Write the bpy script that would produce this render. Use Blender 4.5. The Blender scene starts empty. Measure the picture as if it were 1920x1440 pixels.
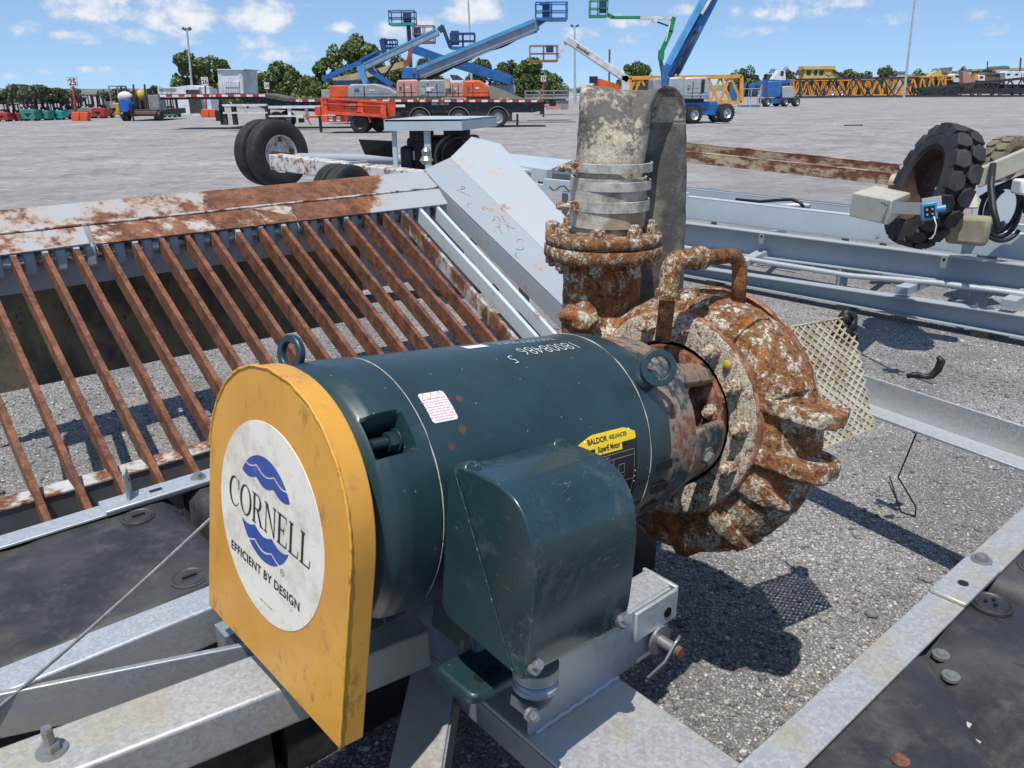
import bpy, bmesh, math, random
import numpy as np
from mathutils import Vector, Matrix, noise as mnoise
random.seed(7); rng = np.random.default_rng(7)
sc = bpy.context.scene
COL = sc.collection
PI = math.pi
R = math.radians

# ------------------------------------------------------------------ camera
F_PX, CAM_H, RHO = 1480.0, 1.8, 0.008
PITCH = math.atan((720 - 170) / F_PX)
_F = np.array([0, math.cos(PITCH), -math.sin(PITCH)])
_R0 = np.array([1.0, 0, 0]); _U0 = np.array([0, math.sin(PITCH), math.cos(PITCH)])
_R = math.cos(RHO) * _R0 - math.sin(RHO) * _U0
_U = math.sin(RHO) * _R0 + math.cos(RHO) * _U0
CAMP = np.array([0, 0, CAM_H])
cam = bpy.data.cameras.new('camera')
cam.sensor_fit = 'HORIZONTAL'; cam.sensor_width = 36.0; cam.lens = 36.0 * F_PX / 1920
cam.clip_start = 0.05; cam.clip_end = 20000
co = bpy.data.objects.new('camera', cam); COL.objects.link(co)
mw = Matrix.Identity(4)
for i in range(3):
    mw[i][0] = _R[i]; mw[i][1] = _U[i]; mw[i][2] = -_F[i]; mw[i][3] = CAMP[i]
co.matrix_world = mw
sc.camera = co

# ------------------------------------------------------------------ light
SUN_S = Vector((0.12, 0.35, -1.0)).normalized()          # direction the sunlight travels
SUN_EL = math.asin(-SUN_S.z)
SUN_ROT = math.atan2(-SUN_S.x, -SUN_S.y)
sun = bpy.data.lights.new('sun', 'SUN'); sun.energy = 4.8; sun.angle = R(0.53); sun.color = (1.0, 0.955, 0.89)
so = bpy.data.objects.new('sun', sun); COL.objects.link(so)
so.rotation_euler = SUN_S.to_track_quat('-Z', 'Y').to_euler()
sc.view_settings.view_transform = 'Standard'; sc.view_settings.look = 'None'
sc.view_settings.exposure = 0.0; sc.view_settings.gamma = 1.0
sc.view_settings.use_curve_mapping = False

# pixel helpers: a pixel of the survey picture (1920x1440) to a point in the yard
def ray(x, y):
    return _F + _R * ((x - 960) / F_PX) + _U * ((720 - y) / F_PX)
def atz(x, y, z=0.0):
    d = ray(x, y); return CAMP + d * ((z - CAM_H) / d[2])
def atY(x, y, Y):
    d = ray(x, y); return CAMP + d * (Y / d[1])
def atd(x, y, dep):
    return CAMP + ray(x, y) * dep
def onplane(x, y, P0, n):
    d = ray(x, y); return CAMP + d * (np.dot(np.asarray(P0) - CAMP, n) / np.dot(d, n))

# ------------------------------------------------------------------ world
def build_world():
    w = bpy.data.worlds.new('World'); sc.world = w; w.use_nodes = True
    nt = w.node_tree; nt.nodes.clear(); L = nt.links.new
    out = nt.nodes.new('ShaderNodeOutputWorld'); bg = nt.nodes.new('ShaderNodeBackground')
    bg.inputs['Strength'].default_value = 0.135
    sky = nt.nodes.new('ShaderNodeTexSky'); sky.sky_type = 'NISHITA'; sky.sun_disc = False
    sky.sun_elevation = SUN_EL; sky.sun_rotation = SUN_ROT
    sky.altitude = 0; sky.air_density = 1.0; sky.dust_density = 0.1; sky.ozone_density = 3.0
    tc = nt.nodes.new('ShaderNodeTexCoord')
    lift = nt.nodes.new('ShaderNodeVectorMath'); lift.operation = 'MULTIPLY_ADD'      # clear dry air: the low sky keeps the blue of the sky above it
    L(tc.outputs['Generated'], lift.inputs[0]); lift.inputs[1].default_value = (1, 1, .95); lift.inputs[2].default_value = (0, 0, .13)
    nrm = nt.nodes.new('ShaderNodeVectorMath'); nrm.operation = 'NORMALIZE'; L(lift.outputs[0], nrm.inputs[0]); L(nrm.outputs[0], sky.inputs['Vector'])
    def math_(op, a, b=None, c=None, clamp=False):
        n = nt.nodes.new('ShaderNodeMath'); n.operation = op; n.use_clamp = clamp
        for i, v in enumerate((a, b, c)):
            if v is None: continue
            if isinstance(v, (int, float)): n.inputs[i].default_value = v
            else: L(v, n.inputs[i])
        return n.outputs[0]
    sep = nt.nodes.new('ShaderNodeSeparateXYZ'); L(tc.outputs['Generated'], sep.inputs[0])
    az = math_('ARCTAN2', sep.outputs[0], sep.outputs[1])
    el = math_('ARCSINE', sep.outputs[2])
    comb = nt.nodes.new('ShaderNodeCombineXYZ')
    L(math_('MULTIPLY', az, 1.0), comb.inputs[0]); L(math_('MULTIPLY', el, 1.35), comb.inputs[1])
    def noise(scale, detail, rough, off=0.0):
        n = nt.nodes.new('ShaderNodeTexNoise'); n.noise_dimensions = '3D'
        n.inputs['Scale'].default_value = scale; n.inputs['Detail'].default_value = detail; n.inputs['Roughness'].default_value = rough
        mp = nt.nodes.new('ShaderNodeMapping'); mp.inputs['Location'].default_value = (off, off * .37, off * .7)
        L(comb.outputs[0], mp.inputs[0]); L(mp.outputs[0], n.inputs['Vector'])
        return n.outputs['Fac']
    n1 = noise(46, 7, 0.60); n2 = noise(17, 3, 0.5, 7.3)
    # cumulus clouds, each a bank in the sky with a flatter base: azimuth, elevation, half width, half height (survey pixels)
    banks = [(185, 22, 92, 40, 1.0), (330, 40, 78, 52, 1.0), (270, 68, 50, 22, .8), (132, 68, 42, 13, .62), (212, 60, 34, 20, .7),
             (40, 55, 42, 18, .55), (160, 82, 34, 12, .45), (88, 133, 34, 12, .5), (190, 134, 60, 11, .55), (490, 35, 70, 42, 1.0),
             (545, 105, 75, 26, .62), (625, 53, 34, 15, .8), (640, 55, 18, 14, .5), (820, 16, 34, 12, .62), (890, 26, 72, 38, 1.0), (800, 52, 60, 22, .5),
             (735, 65, 50, 26, .6), (470, 85, 40, 16, .5), (330, 82, 50, 12, .42), (1070, 66, 48, 18, .6), (1105, 66, 28, 16, .55), (1180, 44, 60, 16, .62),
             (1190, 74, 46, 16, .5), (1290, 22, 48, 14, .6), (1400, 62, 70, 15, .58), (1480, 22, 110, 26, .7), (1560, 6, 90, 22, .8),
             (1660, 40, 60, 13, .45), (1800, 30, 90, 18, .5), (1880, 60, 70, 12, .4), (445, 122, 34, 14, .5), (10, 145, 24, 9, .5), (585, 12, 30, 7, .5),
             (120, 6, 60, 8, .5), (-160, 60, 110, 40, .9), (2080, 40, 120, 36, .8)]
    tot = None
    for (x, y, hw, hh, amp) in banks:
        d = ray(x, y); d = d / np.linalg.norm(d)
        a0 = math.atan2(d[0], d[1]); e0 = math.asin(d[2]); wa = hw * 1.12 / 1560; we = hh * 1.15 / 1560
        da = math_('MULTIPLY', math_('SUBTRACT', az, a0), 1 / wa)
        de0 = math_('MULTIPLY', math_('SUBTRACT', el, e0), 1 / we)
        de = math_('MINIMUM', de0, math_('MULTIPLY', de0, 1.0))
        de = math_('MULTIPLY_ADD', math_('MINIMUM', de0, 0.0), 0.8, de0)      # flatter below
        r2 = math_('ADD', math_('MULTIPLY', da, da), math_('MULTIPLY', de, de))
        b = math_('MULTIPLY', math_('SUBTRACT', 1.0, r2), amp)
        tot = b if tot is None else math_('MAXIMUM', tot, b)
    tot = math_('MAXIMUM', tot, -0.9)
    hi = math_('MULTIPLY', math_('SUBTRACT', el, 0.13), 12.0, clamp=True)      # scattered cumulus higher up, out of the lens
    gen = math_('MULTIPLY', math_('SUBTRACT', n2, 0.56), 9.0)
    tot = math_('MAXIMUM', tot, math_('SUBTRACT', math_('MULTIPLY', gen, hi), math_('MULTIPLY', math_('SUBTRACT', 1.0, hi), 1.0)))
    dens = math_('ADD', math_('MULTIPLY', tot, 0.80), math_('MULTIPLY', math_('SUBTRACT', n1, 0.53), 1.7))
    dens = math_('ADD', dens, math_('MULTIPLY', math_('SUBTRACT', n2, 0.52), 1.1))
    mask = nt.nodes.new('ShaderNodeMapRange'); mask.interpolation_type = 'SMOOTHSTEP'
    L(dens, mask.inputs['Value']); mask.inputs['From Min'].default_value = 0.10; mask.inputs['From Max'].default_value = 0.78
    mask.inputs['To Max'].default_value = 0.93
    up = math_('GREATER_THAN', el, 0.0)
    fac = math_('MULTIPLY', mask.outputs[0], up)
    shade = nt.nodes.new('ShaderNodeMapRange'); L(dens, shade.inputs['Value'])
    shade.inputs['From Min'].default_value = 0.1; shade.inputs['From Max'].default_value = 1.1
    cmix = nt.nodes.new('ShaderNodeMix'); cmix.data_type = 'RGBA'
    L(shade.outputs[0], cmix.inputs[0]); cmix.inputs[6].default_value = (4.9, 5.3, 6.0, 1); cmix.inputs[7].default_value = (7.1, 7.2, 7.4, 1)
    tint = nt.nodes.new('ShaderNodeMix'); tint.data_type = 'RGBA'; tint.blend_type = 'MULTIPLY'; tint.inputs[0].default_value = 1.0
    L(sky.outputs[0], tint.inputs[6]); tint.inputs[7].default_value = SKY_TINT
    mx = nt.nodes.new('ShaderNodeMix'); mx.data_type = 'RGBA'
    L(fac, mx.inputs[0]); L(tint.outputs[2], mx.inputs[6]); L(cmix.outputs[2], mx.inputs[7])
    L(mx.outputs[2], bg.inputs[0]); L(bg.outputs[0], out.inputs[0])
SKY_TINT = (1.10, 1.12, 1.15, 1)
build_world()

# ------------------------------------------------------------------ materials
MATS = {}
class NT:
    def __init__(s, name):
        s.m = bpy.data.materials.new(name); s.m.use_nodes = True
        s.nt = s.m.node_tree; s.b = s.nt.nodes['Principled BSDF']
        s.tc = s.nt.nodes.new('ShaderNodeTexCoord'); s.obj = s.tc.outputs['Object']
        MATS[name] = s.m
    def link(s, a, b): s.nt.links.new(a, b)
    def put(s, v, sock):
        if isinstance(v, (int, float)): sock.default_value = v
        elif isinstance(v, (tuple, list)):
            sock.default_value = tuple(v) + ((1,) if len(v) == 3 and len(sock.default_value) == 4 else ())
        else: s.link(v, sock)
    def noise(s, scale, detail=4, rough=.55, vec=None, dist=0.0, stretch=None):
        n = s.nt.nodes.new('ShaderNodeTexNoise'); n.inputs['Scale'].default_value = scale
        n.inputs['Detail'].default_value = detail; n.inputs['Roughness'].default_value = rough; n.inputs['Distortion'].default_value = dist
        v = vec or s.obj
        if stretch:
            mp = s.nt.nodes.new('ShaderNodeMapping'); mp.inputs['Scale'].default_value = stretch; s.link(v, mp.inputs[0]); v = mp.outputs[0]
        s.link(v, n.inputs['Vector']); return n.outputs['Fac']
    def vor(s, scale, feature='F1', out='Distance', vec=None, rand=1.0):
        n = s.nt.nodes.new('ShaderNodeTexVoronoi'); n.feature = feature; n.inputs['Scale'].default_value = scale
        n.inputs['Randomness'].default_value = rand
        s.link(vec or s.obj, n.inputs['Vector']); return n.outputs[out]
    def math(s, op, a, b=0.0, clamp=False):
        n = s.nt.nodes.new('ShaderNodeMath'); n.operation = op; n.use_clamp = clamp
        s.put(a, n.inputs[0]); s.put(b, n.inputs[1]); return n.outputs[0]
    def step(s, v, lo, hi):
        n = s.nt.nodes.new('ShaderNodeMapRange'); n.interpolation_type = 'SMOOTHSTEP'
        s.put(v, n.inputs['Value']); n.inputs['From Min'].default_value = lo; n.inputs['From Max'].default_value = hi
        return n.outputs[0]
    def lin(s, v, a, b, c, d):
        n = s.nt.nodes.new('ShaderNodeMapRange'); s.put(v, n.inputs['Value'])
        for k, x in zip(('From Min', 'From Max', 'To Min', 'To Max'), (a, b, c, d)): n.inputs[k].default_value = x
        return n.outputs[0]
    def mix(s, f, a, b, mode='MIX'):
        n = s.nt.nodes.new('ShaderNodeMix'); n.data_type = 'RGBA'; n.blend_type = mode
        s.put(f, n.inputs[0]); s.put(a, n.inputs[6]); s.put(b, n.inputs[7]); return n.outputs[2]
    def sep(s, v=None):
        n = s.nt.nodes.new('ShaderNodeSeparateXYZ'); s.link(v or s.obj, n.inputs[0]); return n.outputs
    def bump(s, h, strength=.3, dist=.01, normal=None):
        n = s.nt.nodes.new('ShaderNodeBump'); n.inputs['Strength'].default_value = strength; n.inputs['Distance'].default_value = dist
        s.put(h, n.inputs['Height'])
        if normal: s.link(normal, n.inputs['Normal'])
        s.link(n.outputs[0], s.b.inputs['Normal']); return n.outputs[0]
    def set(s, **k):
        for a, v in k.items(): s.put(v, s.b.inputs[a.replace('_', ' ')])
        return s.m

def paint(name, col, rough=.45, metal=0.0, var=.25, scale=3.0, dirt=None, dirt_amt=.35, bump=.1):
    g = NT(name)
    n = g.noise(scale, 5, .6)
    dark = tuple(c * (1 - var) for c in col)
    c = g.mix(g.step(n, .3, .7), dark, col)
    if dirt:
        d = g.step(g.noise(scale * 2.3, 6, .7), .52, .75)
        c = g.mix(g.math('MULTIPLY', d, dirt_amt), c, dirt)
    g.bump(g.noise(scale * 12, 3, .6), bump, .004)
    return g.set(Base_Color=c, Roughness=rough, Metallic=metal)

def rust_paint(name, col, amount, scale=6.0, streak=None, rough=.5, grad=None):
    """painted steel with rust coming through; amount 0..1"""
    g = NT(name)
    n = g.noise(scale, 7, .68, stretch=streak)
    n2 = g.noise(scale * 5, 5, .7, stretch=streak)
    v = g.math('ADD', g.math('MULTIPLY', n, .75), g.math('MULTIPLY', n2, .25))
    th = .72 - .42 * amount
    if grad:      # rust worn through where the plate is rubbed most: more in the middle of its length, less at the far end
        x = g.sep()[0]; mid = g.math('MULTIPLY', g.step(x, grad[0], grad[1]), g.math('SUBTRACT', 1.0, g.step(x, grad[2], grad[3])))
        v = g.math('ADD', v, g.math('MULTIPLY_ADD' if False else 'MULTIPLY', mid, .19)); v = g.math('SUBTRACT', v, g.math('MULTIPLY', g.step(x, grad[2] + .08, grad[3] + .06), .16))
    m = g.step(v, th - .04, th + .055)
    halo = g.step(v, th - .11, th + .02)
    rust = g.mix(g.step(g.noise(scale * 2.2, 8, .75), .36, .64), (.075, .026, .013), (.235, .092, .042)); rust = g.mix(g.math('MULTIPLY', g.step(g.noise(scale * .9, 5, .65), .5, .68), .55), rust, (.10, .055, .036)); rust = g.mix(g.math('MULTIPLY', g.step(g.noise(scale * 11, 4, .7), .56, .7), .45), rust, (.40, .20, .10))
    pale = tuple(min(1, c * 1.25 + .05) for c in col)
    cc = g.mix(g.noise(scale * .6, 3, .5), tuple(c * .88 for c in col), col)
    cc = g.mix(g.math('MULTIPLY', halo, .75), cc, (.42, .30, .20))
    cc = g.mix(m, cc, rust)
    h = g.math('ADD', g.math('MULTIPLY', m, -.6), g.math('MULTIPLY', g.noise(scale * 20, 4, .7), .4))
    g.bump(h, .5, .003)
    return g.set(Base_Color=cc, Roughness=g.lin(m, 0, 1, rough, .85))

def galv(name, base=(.50, .53, .55), stain=.4, scale=30.0, metal=.55):
    scale *= 4.2
    g = NT(name)
    cell = g.vor(scale, 'F1', 'Color')
    sx = g.sep(cell)[0]
    c = g.mix(sx, tuple(b * .93 for b in base), tuple(min(1, b * 1.05) for b in base))
    big = g.step(g.noise(4.0, 5, .65), .45, .68)
    c = g.mix(g.math('MULTIPLY', big, stain), c, (.50, .45, .32))
    dk = g.step(g.noise(11.0, 6, .7), .58, .75)
    c = g.mix(g.math('MULTIPLY', dk, .35), c, (.30, .31, .31))
    g.bump(g.noise(60, 4, .7), .12, .002)
    return g.set(Base_Color=c, Metallic=metal, Roughness=g.lin(sx, 0, 1, .42, .6))

def crust(name, white=.5, orange=.5, dark=.35, scale=9.0, bumpd=.014):
    """heavily corroded cast iron: rust, lime crust, flakes of old paint"""
    g = NT(name)
    scale *= 1.7
    nb = g.noise(scale * .8, 8, .72, dist=.6); nm = g.noise(scale * 2.6, 8, .72, dist=.4); nf = g.noise(scale * 9, 6, .75)
    ns = g.noise(scale * .8, 9, .76, dist=1.2, vec=None, stretch=(1.3, .8, 1.1))
    rust = g.mix(g.step(nm, .35, .65), (.055, .019, .010), (.30, .10, .026))
    rust = g.mix(g.step(nf, .45, .75), rust, (.60, .25, .065))
    rust = g.mix(g.math('MULTIPLY', g.step(nb, .52, .62), orange), rust, (.52, .175, .028))
    c = g.mix(g.math('MULTIPLY', g.step(ns, .60 - .1 * dark, .66), .9), rust, (.035, .02, .015))
    nff = g.noise(scale * 22, 5, .8); wv = g.math('ADD', g.math('MULTIPLY', ns, .48), g.math('ADD', g.math('MULTIPLY', nm, .32), g.math('ADD', g.math('MULTIPLY', nf, .13), g.math('MULTIPLY', nff, .07))))
    th = .575 - .17 * white
    c = g.mix(g.math('MULTIPLY', g.step(wv, th - .05, th), .5), c, (.46, .22, .07))
    wm = g.step(wv, th - .008, th + .022)
    wm = g.math('MULTIPLY', wm, g.step(nf, .22, .52))
    wcol = g.mix(g.step(nf, .35, .7), (.56, .46, .31), (.92, .84, .68))
    wcol = g.mix(g.math('MULTIPLY', g.step(g.noise(scale * 1.3, 7, .75), .54, .64), .65), wcol, (.46, .27, .11)); wcol = g.mix(g.math('MULTIPLY', g.step(nff, .57, .65), .65), wcol, (.13, .09, .065))
    c = g.mix(wm, c, wcol)
    teal = g.step(g.noise(scale * 1.7, 5, .6, stretch=(.8, 1.2, .9)), .66, .69)
    c = g.mix(g.math('MULTIPLY', teal, .8), c, (.035, .055, .065))
    h = g.math('ADD', g.math('MULTIPLY', nm, .8), g.math('MULTIPLY', nf, .6))
    h = g.math('ADD', h, g.math('MULTIPLY', wm, .35))
    g.bump(h, .9, bumpd)
    return g.set(Base_Color=c, Roughness=.85)
def make_materials():
    # ground: asphalt millings, dark fines with pale stones
    g = NT('millings')
    v1 = g.vor(72, 'F1', 'Color'); d1 = g.vor(72, 'F1', 'Distance')
    v2 = g.vor(175, 'F1', 'Color'); d2 = g.vor(175, 'F1', 'Distance')
    a = g.sep(v1)[0]; b = g.sep(v2)[1]
    c1 = g.mix(a, (.095, .090, .086), (.32, .305, .29)); c1 = g.mix(g.step(a, .78, .92), c1, (.58, .56, .52))
    c2 = g.mix(b, (.075, .071, .068), (.30, .286, .272)); c2 = g.mix(g.step(b, .80, .93), c2, (.54, .52, .48))
    c = g.mix(g.step(d1, .25, .5), c1, c2)
    # far away the stones merge: paler worn surface, wheel tracks
    pos = g.nt.nodes.new('ShaderNodeNewGeometry'); sx = g.sep(pos.outputs['Position'])
    dist = g.math('POWER', g.math('ADD', g.math('MULTIPLY', sx[0], sx[0]), g.math('MULTIPLY', sx[1], sx[1])), .5)
    far = g.step(dist, 5.5, 24)
    trk = g.noise(.5, 5, .6, stretch=(.55, 1.0, 1)); trk2 = g.noise(.16, 5, .65); spk = g.noise(6, 8, .85); spk2 = g.noise(1.3, 9, .8)
    coarse = g.noise(.42, 12, .80); coarse2 = g.noise(2.6, 9, .82)
    fc = g.mix(g.step(trk, .3, .7), (.245, .231, .221), (.325, .309, .296))
    fc = g.mix(g.math('MULTIPLY', g.step(coarse, .50, .62), .75), fc, (.135, .127, .122)); fc = g.mix(g.math('MULTIPLY', g.step(coarse, .46, .36), .6), fc, (.50, .475, .45))
    fc = g.mix(g.math('MULTIPLY', g.step(coarse2, .51, .60), .75), fc, (.13, .122, .118)); fc = g.mix(g.math('MULTIPLY', g.step(coarse2, .45, .37), .7), fc, (.60, .575, .55))
    fc = g.mix(g.step(trk2, .35, .7), g.mix(.35, fc, (.21, .198, .19)), fc)
    fc = g.mix(g.math('MULTIPLY', g.step(spk, .5, .72), .5), fc, (.60, .575, .55))
    fc = g.mix(g.math('MULTIPLY', g.step(spk2, .54, .7), .45), fc, (.19, .18, .175))
    patch = g.step(g.noise(1.1, 5, .65), .38, .66)
    c = g.mix(patch, g.mix(.4, c, (.085, .082, .08)), g.mix(.12, c, (.42, .395, .37)))
    # tyre tracks of the machines, long shallow arcs across the yard
    trm = None
    for (a0, b0, c0) in ((-9.0, .55, .006), (4.0, -.15, .009), (-3.0, 1.15, -.008), (10.0, .2, -.004)):
        fx = g.math('ADD', g.math('ADD', g.math('MULTIPLY', sx[1], b0), a0), g.math('MULTIPLY', g.math('MULTIPLY', sx[1], sx[1]), c0))
        dd = g.math('ABSOLUTE', g.math('SUBTRACT', g.math('ABSOLUTE', g.math('SUBTRACT', sx[0], fx)), .95))
        t_ = g.math('SUBTRACT', 1.0, g.step(dd, .12, .42)); trm = t_ if trm is None else g.math('MAXIMUM', trm, t_)
    trm = g.math('MULTIPLY', trm, g.math('MULTIPLY', g.step(coarse, .36, .6), .38))
    fc = g.mix(trm, fc, (.15, .142, .136)); oil = g.step(g.noise(.55, 4, .6), .66, .74); fc = g.mix(g.math('MULTIPLY', oil, .35), fc, (.12, .115, .11))
    c = g.mix(far, c, fc)
    h = g.math('ADD', g.math('MULTIPLY', g.math('SUBTRACT', 1.0, d1), .7), g.math('MULTIPLY', g.math('SUBTRACT', 1.0, d2), .5))
    h = g.math('ADD', h, g.math('MULTIPLY', g.noise(6, 5, .6), .8))
    bn = g.bump(h, .55, .012)
    g.set(Base_Color=c, Roughness=.93)
    g = NT('gravel_stone'); oi = g.nt.nodes.new('ShaderNodeNewGeometry'); r = oi.outputs['Random Per Island']
    c = g.mix(r, (.10, .097, .093), (.34, .33, .315)); c = g.mix(g.step(r, .82, .9), c, (.60, .57, .52))
    c = g.mix(g.math('MULTIPLY', g.noise(90, 4, .7), .4), c, (.16, .15, .14)); g.set(Base_Color=c, Roughness=.92)

    # pump set
    g = NT('motor_paint')
    n = g.noise(7, 5, .6); c = g.mix(g.step(n, .3, .72), (.0085, .029, .035), (.013, .040, .046))
    dust = g.step(g.noise(13, 7, .75), .56, .8); c = g.mix(g.math('MULTIPLY', dust, .22), c, (.18, .17, .14))
    scr = g.step(g.noise(16, 5, .75, stretch=(6, .7, 2.2), dist=.7), .71, .74); scr2 = g.step(g.noise(23, 5, .75, stretch=(.8, 5, 3), dist=.8), .715, .74)
    c = g.mix(g.math('MULTIPLY', g.math('MAXIMUM', scr, scr2), .45), c, (.20, .23, .22))
    fl = g.step(g.vor(26, 'F1', 'Distance'), .07, .035); sp = g.math('SUBTRACT', 1.0, g.step(g.vor(30, 'F1', 'Distance'), .03, .06))
    c = g.mix(g.math('MULTIPLY', sp, .6), c, (.38, .38, .34))
    g.bump(g.noise(150, 2, .5), .10, .0015)
    g.set(Base_Color=c, Roughness=g.lin(g.noise(9, 5, .7), .3, .7, .38, .56))
    g.b.inputs['Coat Weight'].default_value = .45; g.b.inputs['Coat Roughness'].default_value = .28
    g = NT('motor_dusty')     # the box cover: same paint, rubbed and mud-streaked on its outer side
    n = g.noise(7, 5, .6); c = g.mix(g.step(n, .3, .72), (.0085, .029, .035), (.013, .040, .046))
    m = g.step(g.noise(11, 9, .8, dist=.5), .50, .70); c = g.mix(g.math('MULTIPLY', m, .22), c, (.24, .21, .16))
    scr = g.step(g.noise(13, 8, .85, stretch=(.7, .8, 6), dist=1.4), .60, .66); c = g.mix(g.math('MULTIPLY', scr, .5), c, (.27, .25, .18)); scr2 = g.step(g.noise(20, 6, .8, stretch=(4, 4, .6), dist=1.0), .645, .68); c = g.mix(g.math('MULTIPLY', scr2, .5), c, (.22, .23, .20)); ch = g.math('SUBTRACT', 1.0, g.step(g.vor(24, 'F1', 'Distance'), .03, .055)); c = g.mix(g.math('MULTIPLY', ch, .6), c, (.30, .31, .28))
    g.bump(g.noise(190, 2, .5), .14, .0012)
    g.set(Base_Color=c, Roughness=g.lin(m, 0, 1, .26, .55)); g.b.inputs['Coat Weight'].default_value = .5; g.b.inputs['Coat Roughness'].default_value = .16
    g = NT('guard_yellow')
    n = g.noise(5, 5, .6); c = g.mix(g.step(n, .3, .7), (.56, .265, .040), (.65, .325, .050))
    d = g.step(g.noise(24, 5, .75, stretch=(1, 1, .6)), .53, .67); d = g.math('MULTIPLY', d, g.step(g.noise(5.5, 4, .6), .38, .62)); c = g.mix(g.math('MULTIPLY', d, .75), c, (.24, .145, .045))
    r_ = g.step(g.noise(30, 6, .75), .735, .75); c = g.mix(r_, c, (.20, .06, .02))
    g.bump(g.noise(55, 3, .6), .15, .002); g.set(Base_Color=c, Roughness=.42)
    g = NT('guard_edge_weld'); c = g.mix(g.step(g.noise(28, 5, .7), .52, .66), (.62, .32, .04), (.36, .13, .02)); g.bump(g.noise(80, 4, .7), .5, .004); g.set(Base_Color=c, Roughness=.6)
    g = NT('decal_white')
    c = g.mix(g.step(g.noise(9, 6, .7), .42, .72), (.76, .705, .60), (.50, .44, .34)); c = g.mix(g.math('MULTIPLY', g.step(g.noise(50, 4, .7), .6, .7), .5), c, (.40, .36, .28)); g.set(Base_Color=c, Roughness=.5)
    paint('decal_blue', (.030, .072, .30), .5, var=.1, scale=20, dirt=(.25, .27, .33), dirt_amt=.3, bump=0)
    paint('ink_black', (.018, .018, .018), .5, bump=0, dirt=(.1, .1, .09), dirt_amt=.2)
    paint('label_white', (.80, .78, .76), .4, bump=0, var=.08)
    paint('label_red', (.62, .10, .09), .5, bump=0); paint('label_yellow', (.85, .60, .015), .35, bump=0, var=.05)
    paint('label_black', (.012, .012, .013), .3, bump=0); paint('marker_white', (.72, .76, .76), .5, bump=0)
    paint('label_grey', (.38, .38, .38), .4, bump=0); paint('chip_brown', (.10, .045, .035), .7, var=.4, scale=60)
    crust('crust_casing', .43, .95, .25, 7, .016)
    crust('crust_ring', .72, .3, .35, 12, .018)
    crust('crust_pipe', .30, .5, .75, 9, .012)
    crust('crust_flange', .38, .7, .5, 14, .012)
    crust('crust_dark', .10, .75, .5, 11, .014)
    crust('crust_bolt', .50, .35, .3, 22, .006)
    rust_paint('seal_red', (.42, .06, .03), .62, 9)
    rust_paint('bracket_paint', (.016, .04, .05), .42, 8)
    g = NT('hose_canvas')
    n = g.noise(7, 7, .7); n2 = g.noise(30, 6, .75); n3 = g.noise(4.0, 5, .6, stretch=(1, 1, .7))
    c = g.mix(g.step(n2, .35, .65), (.40, .335, .235), (.64, .565, .43))
    c = g.mix(g.math('MULTIPLY', g.step(n3, .5, .63), .6), c, (.42, .245, .085))
    blk = g.math('ADD', g.math('MULTIPLY', n, .62), g.math('MULTIPLY', n2, .38)); blk = g.math('ADD', blk, g.math('MULTIPLY', g.math('SUBTRACT', g.step(g.sep()[2], .16, .40), .45), .075))
    c = g.mix(g.math('MULTIPLY', g.step(g.math('ADD', g.math('MULTIPLY', blk, .85), g.math('MULTIPLY', g.noise(70, 5, .8), .15)), .475, .545), .92), c, (.080, .077, .070))
    ck = g.vor(60, 'DISTANCE_TO_EDGE', 'Distance'); c = g.mix(g.math('MULTIPLY', g.math('SUBTRACT', 1.0, g.step(ck, .0, .06)), .5), c, (.05, .045, .04))
    g.bump(g.math('ADD', n2, g.math('MULTIPLY', n, .7)), .6, .010); g.set(Base_Color=c, Roughness=.9)
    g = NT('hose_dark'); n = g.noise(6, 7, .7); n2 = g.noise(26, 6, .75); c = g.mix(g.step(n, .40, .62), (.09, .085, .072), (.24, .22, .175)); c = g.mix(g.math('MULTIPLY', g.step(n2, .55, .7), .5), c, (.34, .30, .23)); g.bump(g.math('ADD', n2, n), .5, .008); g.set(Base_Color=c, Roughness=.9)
    g = NT('hose_collar'); c = g.mix(g.step(g.noise(14, 6, .7), .42, .65), (.50, .46, .38), (.22, .20, .17)); c = g.mix(g.math('MULTIPLY', g.step(g.noise(6, 5, .6), .52, .65), .6), c, (.36, .22, .09)); g.bump(g.noise(60, 5, .7), .5, .006); g.set(Base_Color=c, Roughness=.85)
    g = NT('band_steel'); c = g.mix(g.step(g.noise(16, 6, .7), .38, .62), (.50, .48, .42), (.27, .25, .20)); c = g.mix(g.step(g.noise(24, 6, .7), .60, .68), c, (.30, .17, .07)); g.bump(g.noise(40, 4, .6), .3, .004); g.set(Base_Color=c, Metallic=.05, Roughness=.7)
    g = NT('mesh_steel'); c = g.mix(g.step(g.noise(12, 6, .7), .42, .64), (.52, .47, .35), (.36, .28, .16)); c = g.mix(g.step(g.noise(30, 5, .7), .60, .68), c, (.24, .13, .06)); g.set(Base_Color=c, Roughness=.7, Metallic=.1)
    # raft
    galv('galvanized', (.50, .53, .545), .25, 42)
    galv('galvanized_worn', (.50, .505, .49), .85, 34)
    galv('galvanized_dull', (.33, .355, .37), .35, 38)
    paint('cap_yellow', (.55, .38, .03), .6, var=.3, scale=60, dirt=(.3, .2, .08), dirt_amt=.5); paint('scrape_rust', (.33, .15, .07), .8, var=.4, scale=40); paint('bolt_painted', (.02, .05, .06), .4, dirt=(.5, .5, .48), dirt_amt=.7, scale=40); paint('zinc_bolt', (.36, .36, .35), .42, .7, var=.2, scale=30)
    g = NT('float_plastic')
    n = g.noise(3.2, 6, .65); c = g.mix(g.step(n, .36, .68), (.022, .023, .025), (.062, .060, .057))
    d = g.step(g.noise(8, 7, .75), .47, .75); c = g.mix(g.math('MULTIPLY', d, .40), c, (.17, .155, .125))
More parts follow.
